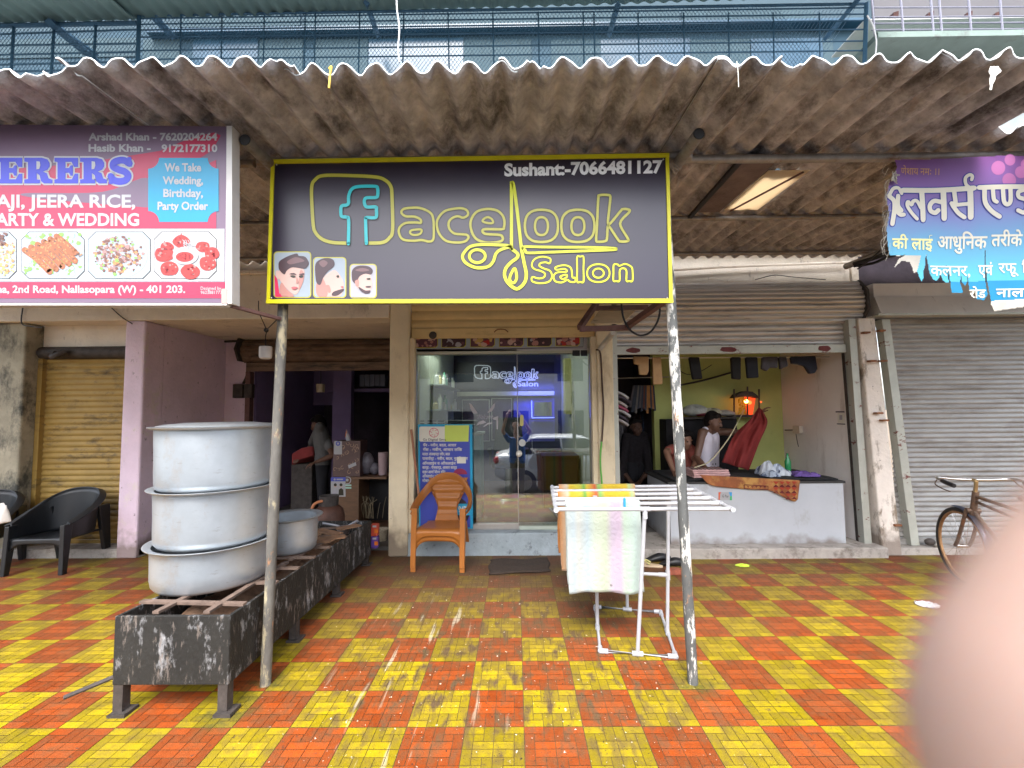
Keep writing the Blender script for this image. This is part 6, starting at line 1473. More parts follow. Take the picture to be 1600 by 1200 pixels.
tag(b.build('broom_stick', mat('red_brown_wood', (0.30,0.12,0.06), 0.6, var=0.2, vs=10, stretch=(6,6,1))), 'reddish wooden stick leaning against the salon front behind the chairs', 'stick')
# welcome sticker with scissors on the left pane
fw_ = onplane(YG-0.001, 0.0008)
A = Art(fw_); cw = lambda L_: [(640+x/6, 550+y/6) for x, y in L_]
A.poly(cw([(558,478),(580,490),(640,575),(600,580),(570,530)]), 0); A.poly(cw([(803,478),(785,490),(728,570),(770,560),(795,520)]), 0)
A.text('Welcome', 640+630/6, 640+778/6, 550+632/6, 550+590/6, 0, 0, -0.005, shear=0.25, slope=-0.06)
A.poly(cw([(622,690),(650,655),(690,640),(720,660),(690,672),(650,680)]), 0); A.poly(cw([(780,618),(830,600),(828,725),(815,725),(815,640),(785,632)]), 0); A.poly(cw([(690,698),(730,665),(775,660),(770,672),(735,680),(700,702)]), 0)
tag(A.b.build('welcome_sticker', gloss('frosted_vinyl', (0.50,0.48,0.52), 0.5, 0.0), recalc=False), 'white scissors and Welcome lettering stuck on the left glass pane', 'sticker')
A = Art(onplane(YG-0.014, 0.0008)); A.poly(rr_pts(812.5,648,818,666,2.6), 0); tag(A.b.build('door_sticker', gloss('sticker_yellow', (0.62,0.56,0.2)), recalc=False), 'small upright yellow sticker on the glass door', 'sticker')
# barber chair and cabinet
bc = thing('barber_chair', (-0.05,7.1,0.25), 'black barber chair dimly seen behind the glass', 'chair')
b = MB(); c = Vector((-0.12,7.1,0.25)); b.box(c.x-.26,c.x+.26,c.y-.25,c.y+.25,c.z+.48,c.z+.60); b.build('seat', M_black, bc, bevel=0.04)
b = MB(); b.hexa([(c.x-.25,c.y+.2,c.z+.6),(c.x+.25,c.y+.2,c.z+.6),(c.x+.25,c.y+.3,c.z+.6),(c.x-.25,c.y+.3,c.z+.6)],[(c.x-.21,c.y+.3,c.z+1.25),(c.x+.21,c.y+.3,c.z+1.25),(c.x+.21,c.y+.39,c.z+1.25),(c.x-.21,c.y+.39,c.z+1.25)]); b.build('backrest', M_black, bc, bevel=0.03)
b = MB(); b.lathe([(0.28,0.001),(0.26,0.03),(0.06,0.06),(0.05,0.48)], c, 24); b.build('base', M_alu, bc)
for s in (-1,1):
    b = MB(); b.box(c.x+s*.29-.03,c.x+s*.29+.03,c.y-.2,c.y+.22,c.z+.72,c.z+.77); b.box(c.x+s*.29-.02,c.x+s*.29+.02,c.y+.05,c.y+.12,c.z+.5,c.z+.72); b.build('armrest', M_black, bc, bevel=0.01)
wc = thing('wooden_cabinet', (0.62,6.6,0.25), 'dark brown wooden cabinet inside the salon at the right', 'cabinet')
b = MB(); b.box(0.38,0.86,6.3,6.9,0.252,0.95); b.build('body', mat('dark_wood', (0.055,0.022,0.016), 0.4, var=0.3, vs=6, stretch=(6,1,1)), wc, bevel=0.01); b = MB(); b.box(0.40,0.85,6.285,6.299,0.30,0.60); b.box(0.40,0.85,6.285,6.299,0.62,0.92); b.build('drawer', MATS['dark_wood'], wc, bevel=0.006)
b = MB(); b.box(0.36,0.88,6.26,6.92,0.952,0.98); b.build('top', MATS['dark_wood'], wc, bevel=0.006)
b = MB(); b.box(0.80,0.90,7.2,7.5,1.55,2.45); tag(b.build('wall_panel', plain('yellow_laminate', (0.62,0.58,0.25))), 'pale yellow upright panel on the salon\'s right wall', 'panel')

# ------------------------------------------------------------------ kitchen
M_grshirt = mat('grey_tee', (0.12,0.12,0.12), 0.9, var=0.15, vs=8, bump=0.8, bs=14); M_drk = mat('dark_trousers', (0.015,0.015,0.02), 0.9, var=0.2, vs=8)
hc = at(497,661,6.55)
fb_ = (hc.x, 6.55, 0.046)
person((hc.x+0.06,6.60,0.046), 'person in a grey tee shirt standing in the dark kitchen, looking down to the left', R(-70), 1.66,
       {-1: (at(520,712,6.35), at(494,722,6.25)), 1: (at(484,700,6.7), at(470,712,6.5))}, at(497,664,6.58), R(-75), M_grshirt, M_drk, M_skin2, head_tilt=R(22), sleeve=0.75, lean=(-0.10,0))
b = MB()
pts = [at(455,709,6.4), at(470,700,6.4), at(487,697,6.4), at(489,712,6.4), at(470,718,6.4), at(455,727,6.4)]
b.prism(pts, (0.05,0.35,-0.05)); tag(b.build('cloth_bundle', mat('dull_red_cloth', (0.22,0.03,0.03), 0.9, var=0.2, vs=8), bevel=0.02), 'dull red cloth bundle beside the cook in the kitchen', 'cloth')
b = MB(); a = at(455,725,6.45); c = at(488,716,6.45); b.box(a.x,c.x,6.45,6.85,0.046,a.z); tag(b.build('kitchen_stand', M_soot, bevel=0.01), 'black stand under the red cloth in the kitchen', 'stand')
sh_ = thing('pot_shelf', (at(420,630,8.3).x,8.3,1.5), 'dark wall shelf with pans high on the kitchen\'s left side', 'shelf')
a = at(393,636,8.3); c = at(474,633,8.3); bx(a.x,c.x,8.2,8.55,a.z,a.z+0.025).build('board', M_soot, sh_)
for s in (0.02, 0.95): b = MB(); xx = a.x+(c.x-a.x)*s; b.box(xx-.015,xx+.015,8.3,8.5,0.046,a.z-0.001); b.build('support', M_soot, sh_)
zs = a.z+0.026
for i, (px, r_, h) in enumerate(((406,0.13,0.24),(424,0.10,0.15),(452,0.11,0.30),(466,0.09,0.22))):
    q = at(px,630,8.36); b = MB(); b.lathe([(0.001,0),(r_*0.9,0.004),(r_,h),(r_+0.015,h+0.004),(r_-0.01,h),(r_*0.85,0.012),(0.001,0.012)], (q.x,8.36,zs), 20)
    tag(b.build('cooking_pan', (M_soot, M_pot, M_soot, M_soot)[i], bevel=0), ('large black pan at the left end of the kitchen shelf','bright small pan behind the post on the kitchen shelf','tall dark pan in the middle of the kitchen shelf','dark pan at the right end of the kitchen shelf')[i], 'pan')
b = MB()
for i in range(6): x = at(458+i*3,640,8.5).x; b.tube([(x,8.6,1.55),(x+random.uniform(-.01,.01),8.6,0.85+random.uniform(-.1,.1))], 0.008, 6)
tag(b.build('utensil_rack', mat('dull_steel', (0.3,0.3,0.32), 0.4, 0.7)), 'row of long steel ladles hanging under the kitchen shelf', 'utensils')
b = MB(); a = at(512,613,8.0); c = at(606,607,8.0); b.box(a.x,c.x+0.3,7.95,8.3,a.z,c.z); tag(b.build('loft_shelf', M_purple, bevel=0.004), 'purple loft slab across the kitchen\'s right side', 'shelf')
for i in range(5):
    q = at(568+i*8,606,8.1); b = MB(); b.box(q.x-0.04,q.x+0.045,8.0,8.2,at(560,606.5,8.0).z+0.03,at(560,588,8.0).z+0.03)
    tag(b.build('storage_tin', mat('grey_tin', (0.20,0.21,0.27), 0.5, var=0.1), bevel=0.006), 'grey storage tin in the row on the purple loft', 'tin', 'tins on the kitchen loft')
lp = thing('lamp_shade', at(502,605,7.2), 'small cream lampshade hanging in the kitchen from a wire', 'lamp'); z0 = at(501,606,7.2)
b = MB(); b.lathe([(0.062,-0.07),(0.068,0.06),(0.066,0.062),(0.06,-0.07)], z0, 24); b.build('shade', plain('cream_shade', (0.55,0.45,0.30)), lp)
b = MB(); b.tube([z0+Vector((0,0,0.06)), (z0.x,7.2,2.68)], 0.005, 6); b.build('wire', M_wire, lp)
# counter with the patterned box
M_wood = mat('brown_ply', (0.13,0.065,0.03), 0.6, var=0.25, vs=5, stretch=(1,1,6))
kc = thing('kitchen_counter', (at(560,800,5.85).x,5.85,0.046), 'brown plywood counter with an open front at the kitchen\'s right', 'counter')
YK2 = 5.85
a = at(519,812,YK2); c = at(604,745,YK2); t1 = at(560,806,YK2)
bx(a.x,c.x,YK2,YK2+0.45,c.z-0.03,c.z).build('top', M_wood, kc, bevel=0.004); bx(a.x,t1.x,YK2+0.002,YK2+0.44,0.047,c.z-0.031).build('front_panel', M_wood, kc); bx(t1.x+0.001,c.x,YK2+0.42,YK2+0.44,0.047,c.z-0.031).build('back_panel', M_black, kc); bx(t1.x+0.001,c.x,YK2+0.004,YK2+0.41,0.047,0.12).build('bottom_panel', M_wood, kc)
fkc = onplane(YK2, 0.001)
pbx = thing('carton', at(541,743,YK2), 'square carton wrapped in brown scroll patterned paper standing on the kitchen counter', 'box')
a = at(520,744,YK2+0.02); c = at(563,689,YK2+0.02); zc0 = at(560,745,YK2).z+0.001
bx(a.x,c.x,YK2+0.02,YK2+0.30,zc0,c.z).build('body', mat('brown_gift_paper', (0.10,0.055,0.05), 0.5, var=0.2, vs=6), pbx)
A = Art(onplane(YK2+0.019, 0.0008)); rnd = random.Random(5)
for i in range(26):
    x, y = rnd.uniform(523,560), rnd.uniform(692,740); s_ = rnd.choice((-1,1)); r_ = rnd.uniform(2.0,4.5)
    A.stroke([(x+r_*(1-k/9)*math.cos(k*0.7*s_+i), y+r_*(1-k/9)*math.sin(k*0.7*s_+i)) for k in range(8)], 0.55, 0, 0, False, True, 2)
A.build('scroll_print', [gloss('print_tan', (0.42,0.27,0.17))], pbx)
A = Art(onplane(YK2+0.018, 0.0012)); A.poly(rr_pts(522,689,534.5,710,1.5), 0, 1); A.disc(528.3,693.5,2.6,1,2); A.poly([(523,689),(534,689),(534,697),(523,697)], 0, 1.5); A.disc(528.3,693,3.6,1,2.4); A.disc(528.3,693,1.7,0,2.8)
A.build('payment_tag', [P_wht, P_ind], pbx)
A = Art(onplane(YK2+0.018, 0.0012)); A.poly([(544,727),(556,722),(557,727),(545,732)], 0, 1); A.build('paper_label', [P_wht], pbx)
fl = thing('small_flag', at(549,689,YK2+0.1), 'tiny saffron and white flag stuck on top of the patterned carton', 'flag')
b = MB(); b.tube([at(549,690,YK2+0.1), at(541,671,YK2+0.1)], 0.003, 5); b.build('stick', plain('flag_stick', (0.6,0.5,0.4)), fl)
A = Art(onplane(YK2+0.1, 0.0008)); A.poly([(541,671),(542,676),(540.5,683),(538.5,683)], 0, 0); A.poly([(541.8,676),(547,688),(541,689),(540,683)], 1, 0); A.build('cloth', [gloss('print_saffron', (0.5,0.16,0.08)), P_wht], fl)
po = thing('payment_poster', at(527,776,YK2-0.01), 'white payment poster with two small figures on the counter front', 'poster')
A = Art(fkc); A.poly([(517,752),(540,752),(540,776),(517,776)], 0, 0); A.poly([(517,745.5),(540,745.5),(540,752),(517,752)], 1, 0); A.disc(523,749,1.6,0,1); A.poly([(526,748),(536,748),(536,750),(526,750)], 0, 1)
for x in (524,533): A.disc(x,759,2.4,2,1); A.disc(x,757.5,2.4,3,1.5); A.poly([(x-4,774),(x-3.5,765),(x,762.5),(x+3.5,765),(x+4,774)], 3 if x > 530 else 4, 1)
A.build('print', [P_wht, P_ind, P_skin, P_key, P_grey], po)
st_ = thing('round_sticker', at(545,750,YK2-0.01), 'pale green payment sticker beside the poster on the kitchen counter', 'sticker')
A = Art(fkc); A.stroke([(541,745),(546,746),(548,750),(546,755),(541,756)], 1.4, 0, 0); A.disc(542.5,750,2.2,0,0); A.poly([(540,757),(549,757),(549,759.5),(540,759.5)], 1, 0); A.poly([(540,761),(549,761),(549,763.5),(540,763.5)], 1, 0); A.build('print', [P_wht, gloss('print_mint', (0.35,0.55,0.45))], st_)
for i, (px, w_, h_, mm) in enumerate(((571,0.10,0.30,'clear_bag'),(583,0.07,0.16,'clear_bag'),(598,0.10,0.30,'pink_cup'))):
    q = at(px,742,YK2+0.15); b = MB()
    m_ = mat('grey_plastic_bag', (0.16,0.15,0.18), 0.35, var=0.4, vs=12, bump=0.6, bs=20) if mm == 'clear_bag' else mat('pink_paper_cups', (0.38,0.27,0.28), 0.6, var=0.15, vs=20, stretch=(1,1,12))
    if mm == 'clear_bag': b.ball((q.x,YK2+0.2,zc0+h_/2), w_, 14, 10, 0, (1,0.9,h_/2/w_))
    else: b.lathe([(0.001,0),(0.055,0.002),(0.065,h_),(0.001,h_)], (q.x,YK2+0.16,zc0), 20)
    tag(b.build(('plastic_bag','plastic_bag','cup_stack')[i], m_), ('large grey plastic bag behind the patterned carton on the counter','smaller grey plastic bag in the middle of the kitchen counter','stack of pink paper cups at the kitchen counter\'s right end')[i], ('bag','bag','cups')[i])
cy = thing('gas_cylinder', gr(512,812,0.50), 'squat brown gas cylinder with an orange hose behind the stove', 'gas cylinder')
q = at(513,790,5.1); c = Vector((q.x,5.12,0.05))
M_cyl = mat('rust_brown_cylinder', (0.10,0.045,0.03), 0.6, 0.2, var=0.3, vs=10)
b = MB(); b.lathe([(0.14,0.001),(0.15,0.05),(0.165,0.10),(0.172,0.18),(0.172,0.38),(0.15,0.47),(0.09,0.52),(0.04,0.53),(0.001,0.53)], c, 28); b.build('body', M_cyl, cy)
b = MB(); b.lathe([(0.10,0.51),(0.105,0.62),(0.098,0.62),(0.093,0.51)], c, 24); b.build('collar', M_soot, cy)
b = MB(); b.tube(spline([c+Vector((-0.02,-0.08,0.58)), c+Vector((-0.12,-0.12,0.54)), c+Vector((-0.16,-0.13,0.36)), c+Vector((-0.15,-0.13,0.2))]), 0.016, 8); b.build('hose', plain('orange_hose', (0.45,0.17,0.07)), cy)
b = MB(); q = gr(505,815,0.45); b.tube([(-1.95,4.55,0.50),(-1.85,4.62,0.46),(-1.78,4.62,0.44)], 0.014, 8); b.tube([(-1.60,4.55,0.52),(-1.70,4.62,0.46),(-1.74,4.62,0.44)], 0.014, 8); b.lathe([(0.05,-0.06),(0.075,0.0),(0.06,0.01),(0.001,0.01)], (-1.76,4.62,0.44), 16)
tag(b.build('gas_burner', mat('dull_steel', (0.3,0.3,0.32), 0.4, 0.7)), 'iron gas burner with bent arms at the stove\'s far end', 'burner')
for i, (y0, y1, cc) in enumerate(((818,837,(0.50,0.07,0.04)),(837,856,(0.12,0.06,0.28)))):
    a = at(580,y1,4.98); c = at(591,y0,4.98); t_ = thing('packet', (mid(a,c).x,4.98,a.z), ('red','purple and orange')[i]+' spice packet in the small pile at the kitchen pillar', 'packet')
    bx(a.x,c.x,4.95,5.03,a.z,c.z-0.003).build('pack', mat(('red','purple')[i]+'_packet', cc, 0.35, var=0.1), t_, bevel=0.01)
    A = Art(onplane(4.948, 0.0008)); A.poly([(582,y0+3),(588,y0+3),(588,y0+6),(582,y0+6)], 0); A.poly([(585,y0+9),(590.5,y0+9),(590.5,y0+15),(585,y0+15)], 1); A.build('print', [P_wht, gloss('print_orange', (0.6,0.15,0.02))], t_)
b = MB(); q = at(595,812,5.5); b.lathe([(0.06,0.001),(0.085,0.14),(0.08,0.14),(0.055,0.008),(0.001,0.008)], (q.x,5.55,0.046), 20); tag(b.build('basket', mat('cane', (0.40,0.34,0.25), 0.9, var=0.4, vs=30, stretch=(1,1,4))), 'small pale basket beside the open counter in the kitchen', 'basket')
b = MB(); rnd = random.Random(4)
for i in range(16): x = rnd.uniform(565,600); b.tube(spline([at(x,810,5.95), at(x+rnd.uniform(-4,4),790,5.95+rnd.uniform(-.05,.05)), at(x+rnd.uniform(-10,10),778+rnd.uniform(-4,8),5.95)]), 0.003, 5)
tag(b.build('twig_bundle', plain('dry_twig', (0.25,0.20,0.12))), 'tangle of dry twigs inside the open kitchen counter', 'twigs')

# ------------------------------------------------------------------ laundry
M_lam = mat('white_laminate', (0.44,0.465,0.50), 0.3, var=0.04, vs=3, dirt=((0.30,0.28,0.26),4,0.58,0.80,(1,1,0.5)), dirt2=((0.25,0.23,0.21),14,0.66,0.76,(1,1,1)), splash=0.28)
YL = 5.10
lc = thing('ironing_counter', (2.75,5.4,0.108), 'long white laminate ironing counter in the laundry', 'counter')
zt_ = 0.80
b = MB(); b.hexa([(1.72,YL,0.109),(3.66,YL,0.109),(3.66,YL+0.03,0.109),(1.72,YL+0.03,0.109)],[(1.72,YL,zt_-0.03),(3.66,YL,zt_-0.03),(3.66,YL+0.03,zt_-0.03),(1.72,YL+0.03,zt_-0.03)]); b.build('front_panel', M_lam, lc)
bx(1.72,1.75,YL+0.031,5.95,0.109,zt_-0.03).build('end_panel', M_lam, lc); bx(3.63,3.66,YL+0.031,5.95,0.109,zt_-0.03).build('end_panel', M_lam, lc)
bx(1.70,3.68,YL-0.01,5.97,zt_-0.029,zt_-0.005).build('top', plain('dark_counter_top', (0.03,0.03,0.03), 0.6), lc)
b = MB(); b.grid(lambda u, v: (1.78+1.85*u, YL+0.03+0.85*v, zt_+0.008+0.006*math.sin(u*20)*math.sin(v*9)), 30, 14)
tag(b.build('ironing_blanket', mat('black_blanket', (0.015,0.016,0.018), 0.95, var=0.3, vs=12), solid=0.012), 'black blanket spread over the ironing counter', 'blanket')
M_batik = mat('rust_batik', (0.26,0.085,0.03), 0.9, var=0.35, vs=6, dirt=((0.42,0.22,0.06),3,0.5,0.6,(1,1,1)))
ec = spline([(1093,742),(1108,757),(1130,761),(1165,764),(1200,766),(1215,772),(1238,783),(1246,780)], False, 5)
b = MB(); N = len(ec)
top = [(1093+(1250-1093)*i/(N-1), 742+ (750.5-742)*i/(N-1)) for i in range(N)]
def bat(u, v):
    i = min(N-1, int(u*(N-1)+.5)); x = top[i][0]+(ec[i].x-top[i][0])*v; y = top[i][1]+(ec[i].y-top[i][1])*v
    q = at(x, y, YL-0.018); return q+Vector((0,-0.006*math.sin(u*30)*v-0.01*v,0))
b.grid(bat, N-1, 8); bo = thing('batik_cloth', at(1170,760,YL-0.02), 'rust coloured batik cloth hanging over the counter edge', 'cloth'); b.build('cloth', M_batik, bo, solid=0.004)
A = Art(lambda x, y, l: at(x, y, YL-0.034-0.0008*l))
for k in range(4): A.stroke([(1163+k*0,757.5),(1200,759.5)] if k == 0 else [(1163,763),(1200,765)] if k == 1 else [(1163,757.5),(1163,763)] if k == 2 else [(1200,759.5),(1200,765)], 1.1, 0, 0, False, False)
for k in range(5): A.poly([(1167+k*6.5,759.5),(1171+k*6.5,760),(1169+k*6.5,762.3)], 0, 0)
for i in range(4):
    for j in range(2+ (i > 1)):
        x = 1208+i*9.5; y = 752+j*9.5
        A.poly([(x,y),(x+9,y+.5),(x+4.5,y+5)], 1, 0); A.poly([(x,y+9),(x+9,y+9.5),(x+4.5,y+5)], 2, 0)
A.build('pattern', [gloss('print_deep_maroon', (0.12,0.02,0.02),0.8,0), gloss('print_brick', (0.33,0.05,0.025),0.8,0), gloss('print_deep_maroon', (0.12,0.02,0.02),0.8,0)], bo)
gp = thing('payment_sticker', at(1133,780,YL), 'small payment sticker with coloured corners on the counter front', 'sticker')
A = Art(onplane(YL)); A.poly(rr_pts(1122.5,769,1143,781.5,1.5), 0, 0); A.poly([(1122.5,769),(1127,769),(1125,772),(1124.5,781.5),(1122.5,781.5)], 1, 1); A.poly([(1138.5,769),(1143.5,769),(1143.5,775),(1141,775)], 2, 1); A.poly([(1141,775),(1143.5,775),(1143.5,781.5),(1140,781.5)], 3, 1); A.text('G Pay', 1128.5, 1138, 777, 773, 4, 1, 0.0)
A.build('print', [P_wht, gloss('print_orange_red', (0.6,0.12,0.05)), gloss('print_azure', (0.05,0.30,0.6)), gloss('print_green', (0.05,0.4,0.15)), P_key], gp)
# heap of washing, purple cloth, bottle, folded stack
def heap(name, c, rx, ry, h, m, label, seed, n=26):
    rn = random.Random(seed); t_ = thing(name, c, label, 'laundry'); c = Vector(c)
    for k in range(n//3):
        a = rn.uniform(0,6.28); q_ = rn.random()**0.6; cx, cy = c.x+rx*0.7*q_*math.cos(a), c.y+ry*0.7*q_*math.sin(a); hh = h*(1-0.55*q_*q_)*rn.uniform(0.7,1.05)
        b = MB(); ph = rn.uniform(0,6.28); r1 = rx*rn.uniform(0.28,0.45)
        def f(u, v):
            aa = 2*math.pi*u; rr = r1*(v**0.8)*(1+0.22*math.sin(5*aa+ph)+0.1*math.sin(9*aa)); z = c.z+0.004+hh*(1-v**2.2)*(1+0.12*math.sin(3*aa+ph+v*6))
            return (cx+rr*math.cos(aa), cy+rr*math.sin(aa)*0.8, max(c.z+0.003, z))
        b.grid(f, 28, 10); b.build('cloth_fold', m[k % len(m)], t_, solid=0.004)
    return t_
M_chk = mat('blue_white_cotton', (0.42,0.47,0.55), 0.9, var=0.25, vs=9, dirt=((0.06,0.08,0.14),9,0.5,0.56,(1,1,1)))
heap('washing_heap', (3.0,5.42,zt_+0.02), 0.26, 0.2, 0.15, [M_chk, mat('pale_cotton', (0.55,0.58,0.62), 0.9, var=0.15, vs=9), M_chk], 'heap of blue and white washing on the counter', 3)
heap('purple_cloth', (3.40,5.36,zt_+0.02), 0.26, 0.15, 0.06, [mat('purple_cotton', (0.16,0.09,0.32), 0.9, var=0.2, vs=9)], 'flat purple cloth at the right end of the ironing counter', 6, 15)
q = at(1231,726,5.62); b = MB(); b.lathe([(0.001,0),(0.034,0.002),(0.035,0.14),(0.012,0.20),(0.012,0.24),(0.001,0.24)], (q.x,5.62,zt_+0.014), 18); tag(b.build('bottle', plain('green_bottle', (0.02,0.28,0.09), 0.15)), 'green bottle standing behind the heap of washing', 'bottle')
fs_ = thing('folded_cloth', at(1110,741,5.3), 'folded pink cloth with black stripes on the ironing counter', 'folded cloth')
a = at(1082,742,5.25); c = at(1138,728,5.25)
for k in range(4):
    b = MB(); z0 = zt_+0.018+k*0.024; j = random.uniform(-.012,.012); b.box(a.x+j,c.x+j,5.22,5.50,z0,z0+0.022); b.build('fold', mat('pink_cotton', (0.60,0.36,0.34), 0.9, var=0.15, vs=20), fs_, bevel=0.009, seg=3)
b = MB()
for k in range(9): x = a.x+0.03+k*(c.x-a.x-0.06)/8; b.beam((x-0.02,5.23,zt_+0.1155),(x+0.015,5.49,zt_+0.1155), 0.012, 0.003)
b.build('stripe', M_black, fs_)
# the shrine lamp
shn = thing('wall_shrine', (3.22,6.35,1.42), 'small dark wooden shrine with a glowing red lamp on the green wall', 'shrine')
YH = 6.3
b = MB(); b.prism([at(x,y,YH) for x, y in ((1147,622),(1152,616),(1165,611),(1176,612),(1184,618),(1185,622),(1172,619),(1160,620))], (0,0.15,0)); b.build('roof', M_soot, shn)
for x in (1147,1168,1186):
    b = MB(); b.tube([at(x,608 if x != 1168 else 604,YH), at(x,650,YH)], 0.012, 8); b.build('column', M_soot, shn)
b = MB(); b.prism([at(x,y,YH+0.12) for x, y in ((1164,620),(1181,620),(1176,648),(1168,650))], (0,0.02,0)); b.build('back_panel', mat('glowing_red_panel', (0.5,0.06,0.02), 0.5, emit=((1.0,0.08,0.015),0.25)), shn)
b = MB(); b.ball(at(1166,627,YH), 0.026, 12, 8); b.build('bulb', mat('lit_bulb', (1,0.6,0.2), emit=((1.0,0.42,0.06),6.0)), shn)
b = MB(); b.ball(at(1171,629,YH+0.05), 0.03, 12, 8); b.ball(at(1189,628,YH), 0.008, 8, 6); b.build('red_bulb', mat('lit_red_bulb', (1,0.1,0.02), emit=((1.0,0.05,0.01),2.0)), shn)
b = MB(); rnd = random.Random(9)
for k in range(40): b.ball(at(1160+rnd.uniform(-6,6), 622+k*0.65, YH-0.04), 0.012, 6, 5)
b.build('garland', plain('marigold', (0.65,0.42,0.02)), shn)
a = at(1145,652,YH); c = at(1188,648,YH); bx(a.x,c.x,YH-0.02,6.49,a.z,c.z).build('shelf', M_soot, shn)
pl = bpy.data.lights.new('shrine_light', 'POINT'); po_ = bpy.data.objects.new('shrine_light', pl); COL.objects.link(po_); pl.energy = 0.05; pl.color = (1,0.25,0.06); pl.shadow_soft_size = 0.03; po_.location = at(1168,630,YH-0.06)
# bundles on a shelf behind the man
a = at(1062,652,6.2); c = at(1146,648,6.2); sb_ = tag(bx(a.x,c.x,6.12,6.48,a.z-0.025,a.z).build('cloth_shelf', M_soot), 'dark shelf of bundles on the green wall', 'shelf')
for k, (px, rx, h, cc) in enumerate(((1085,0.17,0.17,(0.45,0.46,0.42)),(1112,0.16,0.12,(0.5,0.48,0.36)),(1133,0.13,0.09,(0.42,0.40,0.36)),(1098,0.2,0.06,(0.22,0.04,0.05)))):
    q = at(px,650,6.28); b = MB(); ph = k*2.1
    b.grid(lambda u, v: (q.x+rx*math.sin(math.pi*v)*math.cos(2*math.pi*u)*(1+.1*math.sin(5*v+ph)), 6.28+0.12*math.sin(math.pi*v)*math.sin(2*math.pi*u), a.z+0.008+h*0.5*(1+math.cos(math.pi*v))*(1+.12*math.sin(7*math.pi*u+ph))*0.9), 24, 12)
    tag(b.build('cloth_bundle', mat('bundle_%d' % k, cc, 0.9, var=0.3, vs=10)), ('big white bundle at the left of the laundry shelf','cream bundle in the middle of the laundry shelf','small grey bundle at the right of the laundry shelf','dark red cloth flattened under the white bundle')[k], 'bundle')
a = at(1050,735,6.3); c = at(1146,654,6.3)
tag(bx(a.x-0.1,c.x,6.2,6.49,0.112,c.z).build('cloth_cabinet', mat('black_cloth_stack', (0.012,0.011,0.013), 0.9, var=0.5, vs=9), bevel=0.01), 'dark cabinet of cloth under the bundles behind the ironing person', 'cabinet')
# clothes hanging under the shutter and on the rail
def hung(name, pts, Y, m, label, cat, group=None, d=0.05):
    b = MB(); q = [at(x, y, Y) for x, y in pts]; xs = [p.x for p in q]
    n_ = len(q); b.prism(q, (0,d,0)); o = b.build(name, m, bevel=0.012)
    return tag(o, label, cat, group)
hung('hanging_shirt', [(990,557),(1014,557),(1014,580),(1011,586),(999,585),(998,570),(991,568)], 5.45, mat('beige_cotton', (0.52,0.33,0.17), 0.9, var=0.1, vs=12), 'short beige garment leg hanging left under the grey shutter', 'clothes')
hung('hanging_trousers', [(1020,558),(1033,558),(1036,600),(1021,601)], 5.45, MATS['beige_cotton'], 'longer beige trouser leg hanging beside the flaking post', 'clothes')
for i, (pts, mm, lb, nm) in enumerate((
    ([(1077,558),(1093,558),(1098,592),(1083,593)], (0.012,0.012,0.014), 'black trouser leg hanging just right of the flaking post', 'hanging_trousers'),
    ([(1143,558),(1158,558),(1158,593),(1145,592)], (0.014,0.013,0.013), 'black trouser leg with a tag, above the shrine', 'hanging_trousers'),
    ([(1166,558),(1184,558),(1186,590),(1169,591)], (0.015,0.016,0.022), 'near black trousers hanging beside the green wall edge', 'hanging_trousers'),
    ([(1192,558),(1216,557),(1216,575),(1204,574),(1199,580),(1191,576)], (0.07,0.065,0.075), 'grey shorts hanging against the white wall', 'hanging_shorts'),
    ([(1218,557),(1229,557),(1232,572),(1220,577)], (0.06,0.055,0.065), 'small grey sleeve hanging between the shorts and navy shirt', 'hanging_shirt'),
    ([(1236,557),(1275,556),(1278,576),(1274,583),(1266,584),(1258,572),(1248,569),(1238,568)], (0.02,0.022,0.035), 'navy shirt hanging at the right end of the row', 'hanging_shirt'))):
    hung(nm, pts, 5.45, mat('dark_cloth_%d' % i, mm, 0.9, var=0.3, vs=12), lb, 'clothes')
b = MB(); b.tube([(1.12,5.475,2.245),(3.84,5.475,2.235)], 0.008, 6); b.tube([at(960,591,6.4), at(1045,589,6.4)], 0.008, 6); tag(b.build('hanging_rail', M_alu), 'thin clothes rails across the laundry under its shutter', 'rail')
b = MB(); b.tube(spline([at(1062,602,6.3), at(1100,594,6.35), at(1150,580,6.45)]), 0.014, 8); b.tube(spline([at(1060,578,6.3), at(1075,585,6.3), at(1095,580,6.35), at(1112,570,6.4)]), 0.006, 6); tag(b.build('cable', M_wire), 'black cables slung across the green wall', 'cable')
b = MB(); b.tube(spline([at(1163,640,5.9), at(1150,665,5.6), at(1135,690,5.5), at(1110,720,5.4), at(1085,731,5.35)]), 0.007, 6); tag(b.build('cable', plain('cream_cable', (0.55,0.48,0.30))), 'cream cable running from the shrine down to the iron', 'cable')
rnd = random.Random(31)
for i in range(14):
    px = 985+i*3.0; q = at(px,600,6.4); top_ = at(992+i*1.6,600,6.4); ln = rnd.uniform(36,46)
    cc = rnd.choice(((0.10,0.09,0.10),(0.04,0.05,0.07),(0.32,0.14,0.05),(0.12,0.04,0.03),(0.16,0.15,0.14)))
    if i in (9,10): cc = (0.35,0.16,0.05)
    b = MB(); a = at(990+i*2.3,602,6.4+i*0.004); c = at(984+i*3.0,600+ln,6.4+i*0.004); b.beam(a, c, 0.03, 0.05, up=(0,1,0))
    tag(b.build('hanging_garment', mat('garment_%d' % int(cc[0]*100), cc, 0.9, var=0.2, vs=12), bevel=0.006), 'folded garment in the fan of clothes on the dark laundry rail', 'clothes', 'garments fanned on the laundry rail')
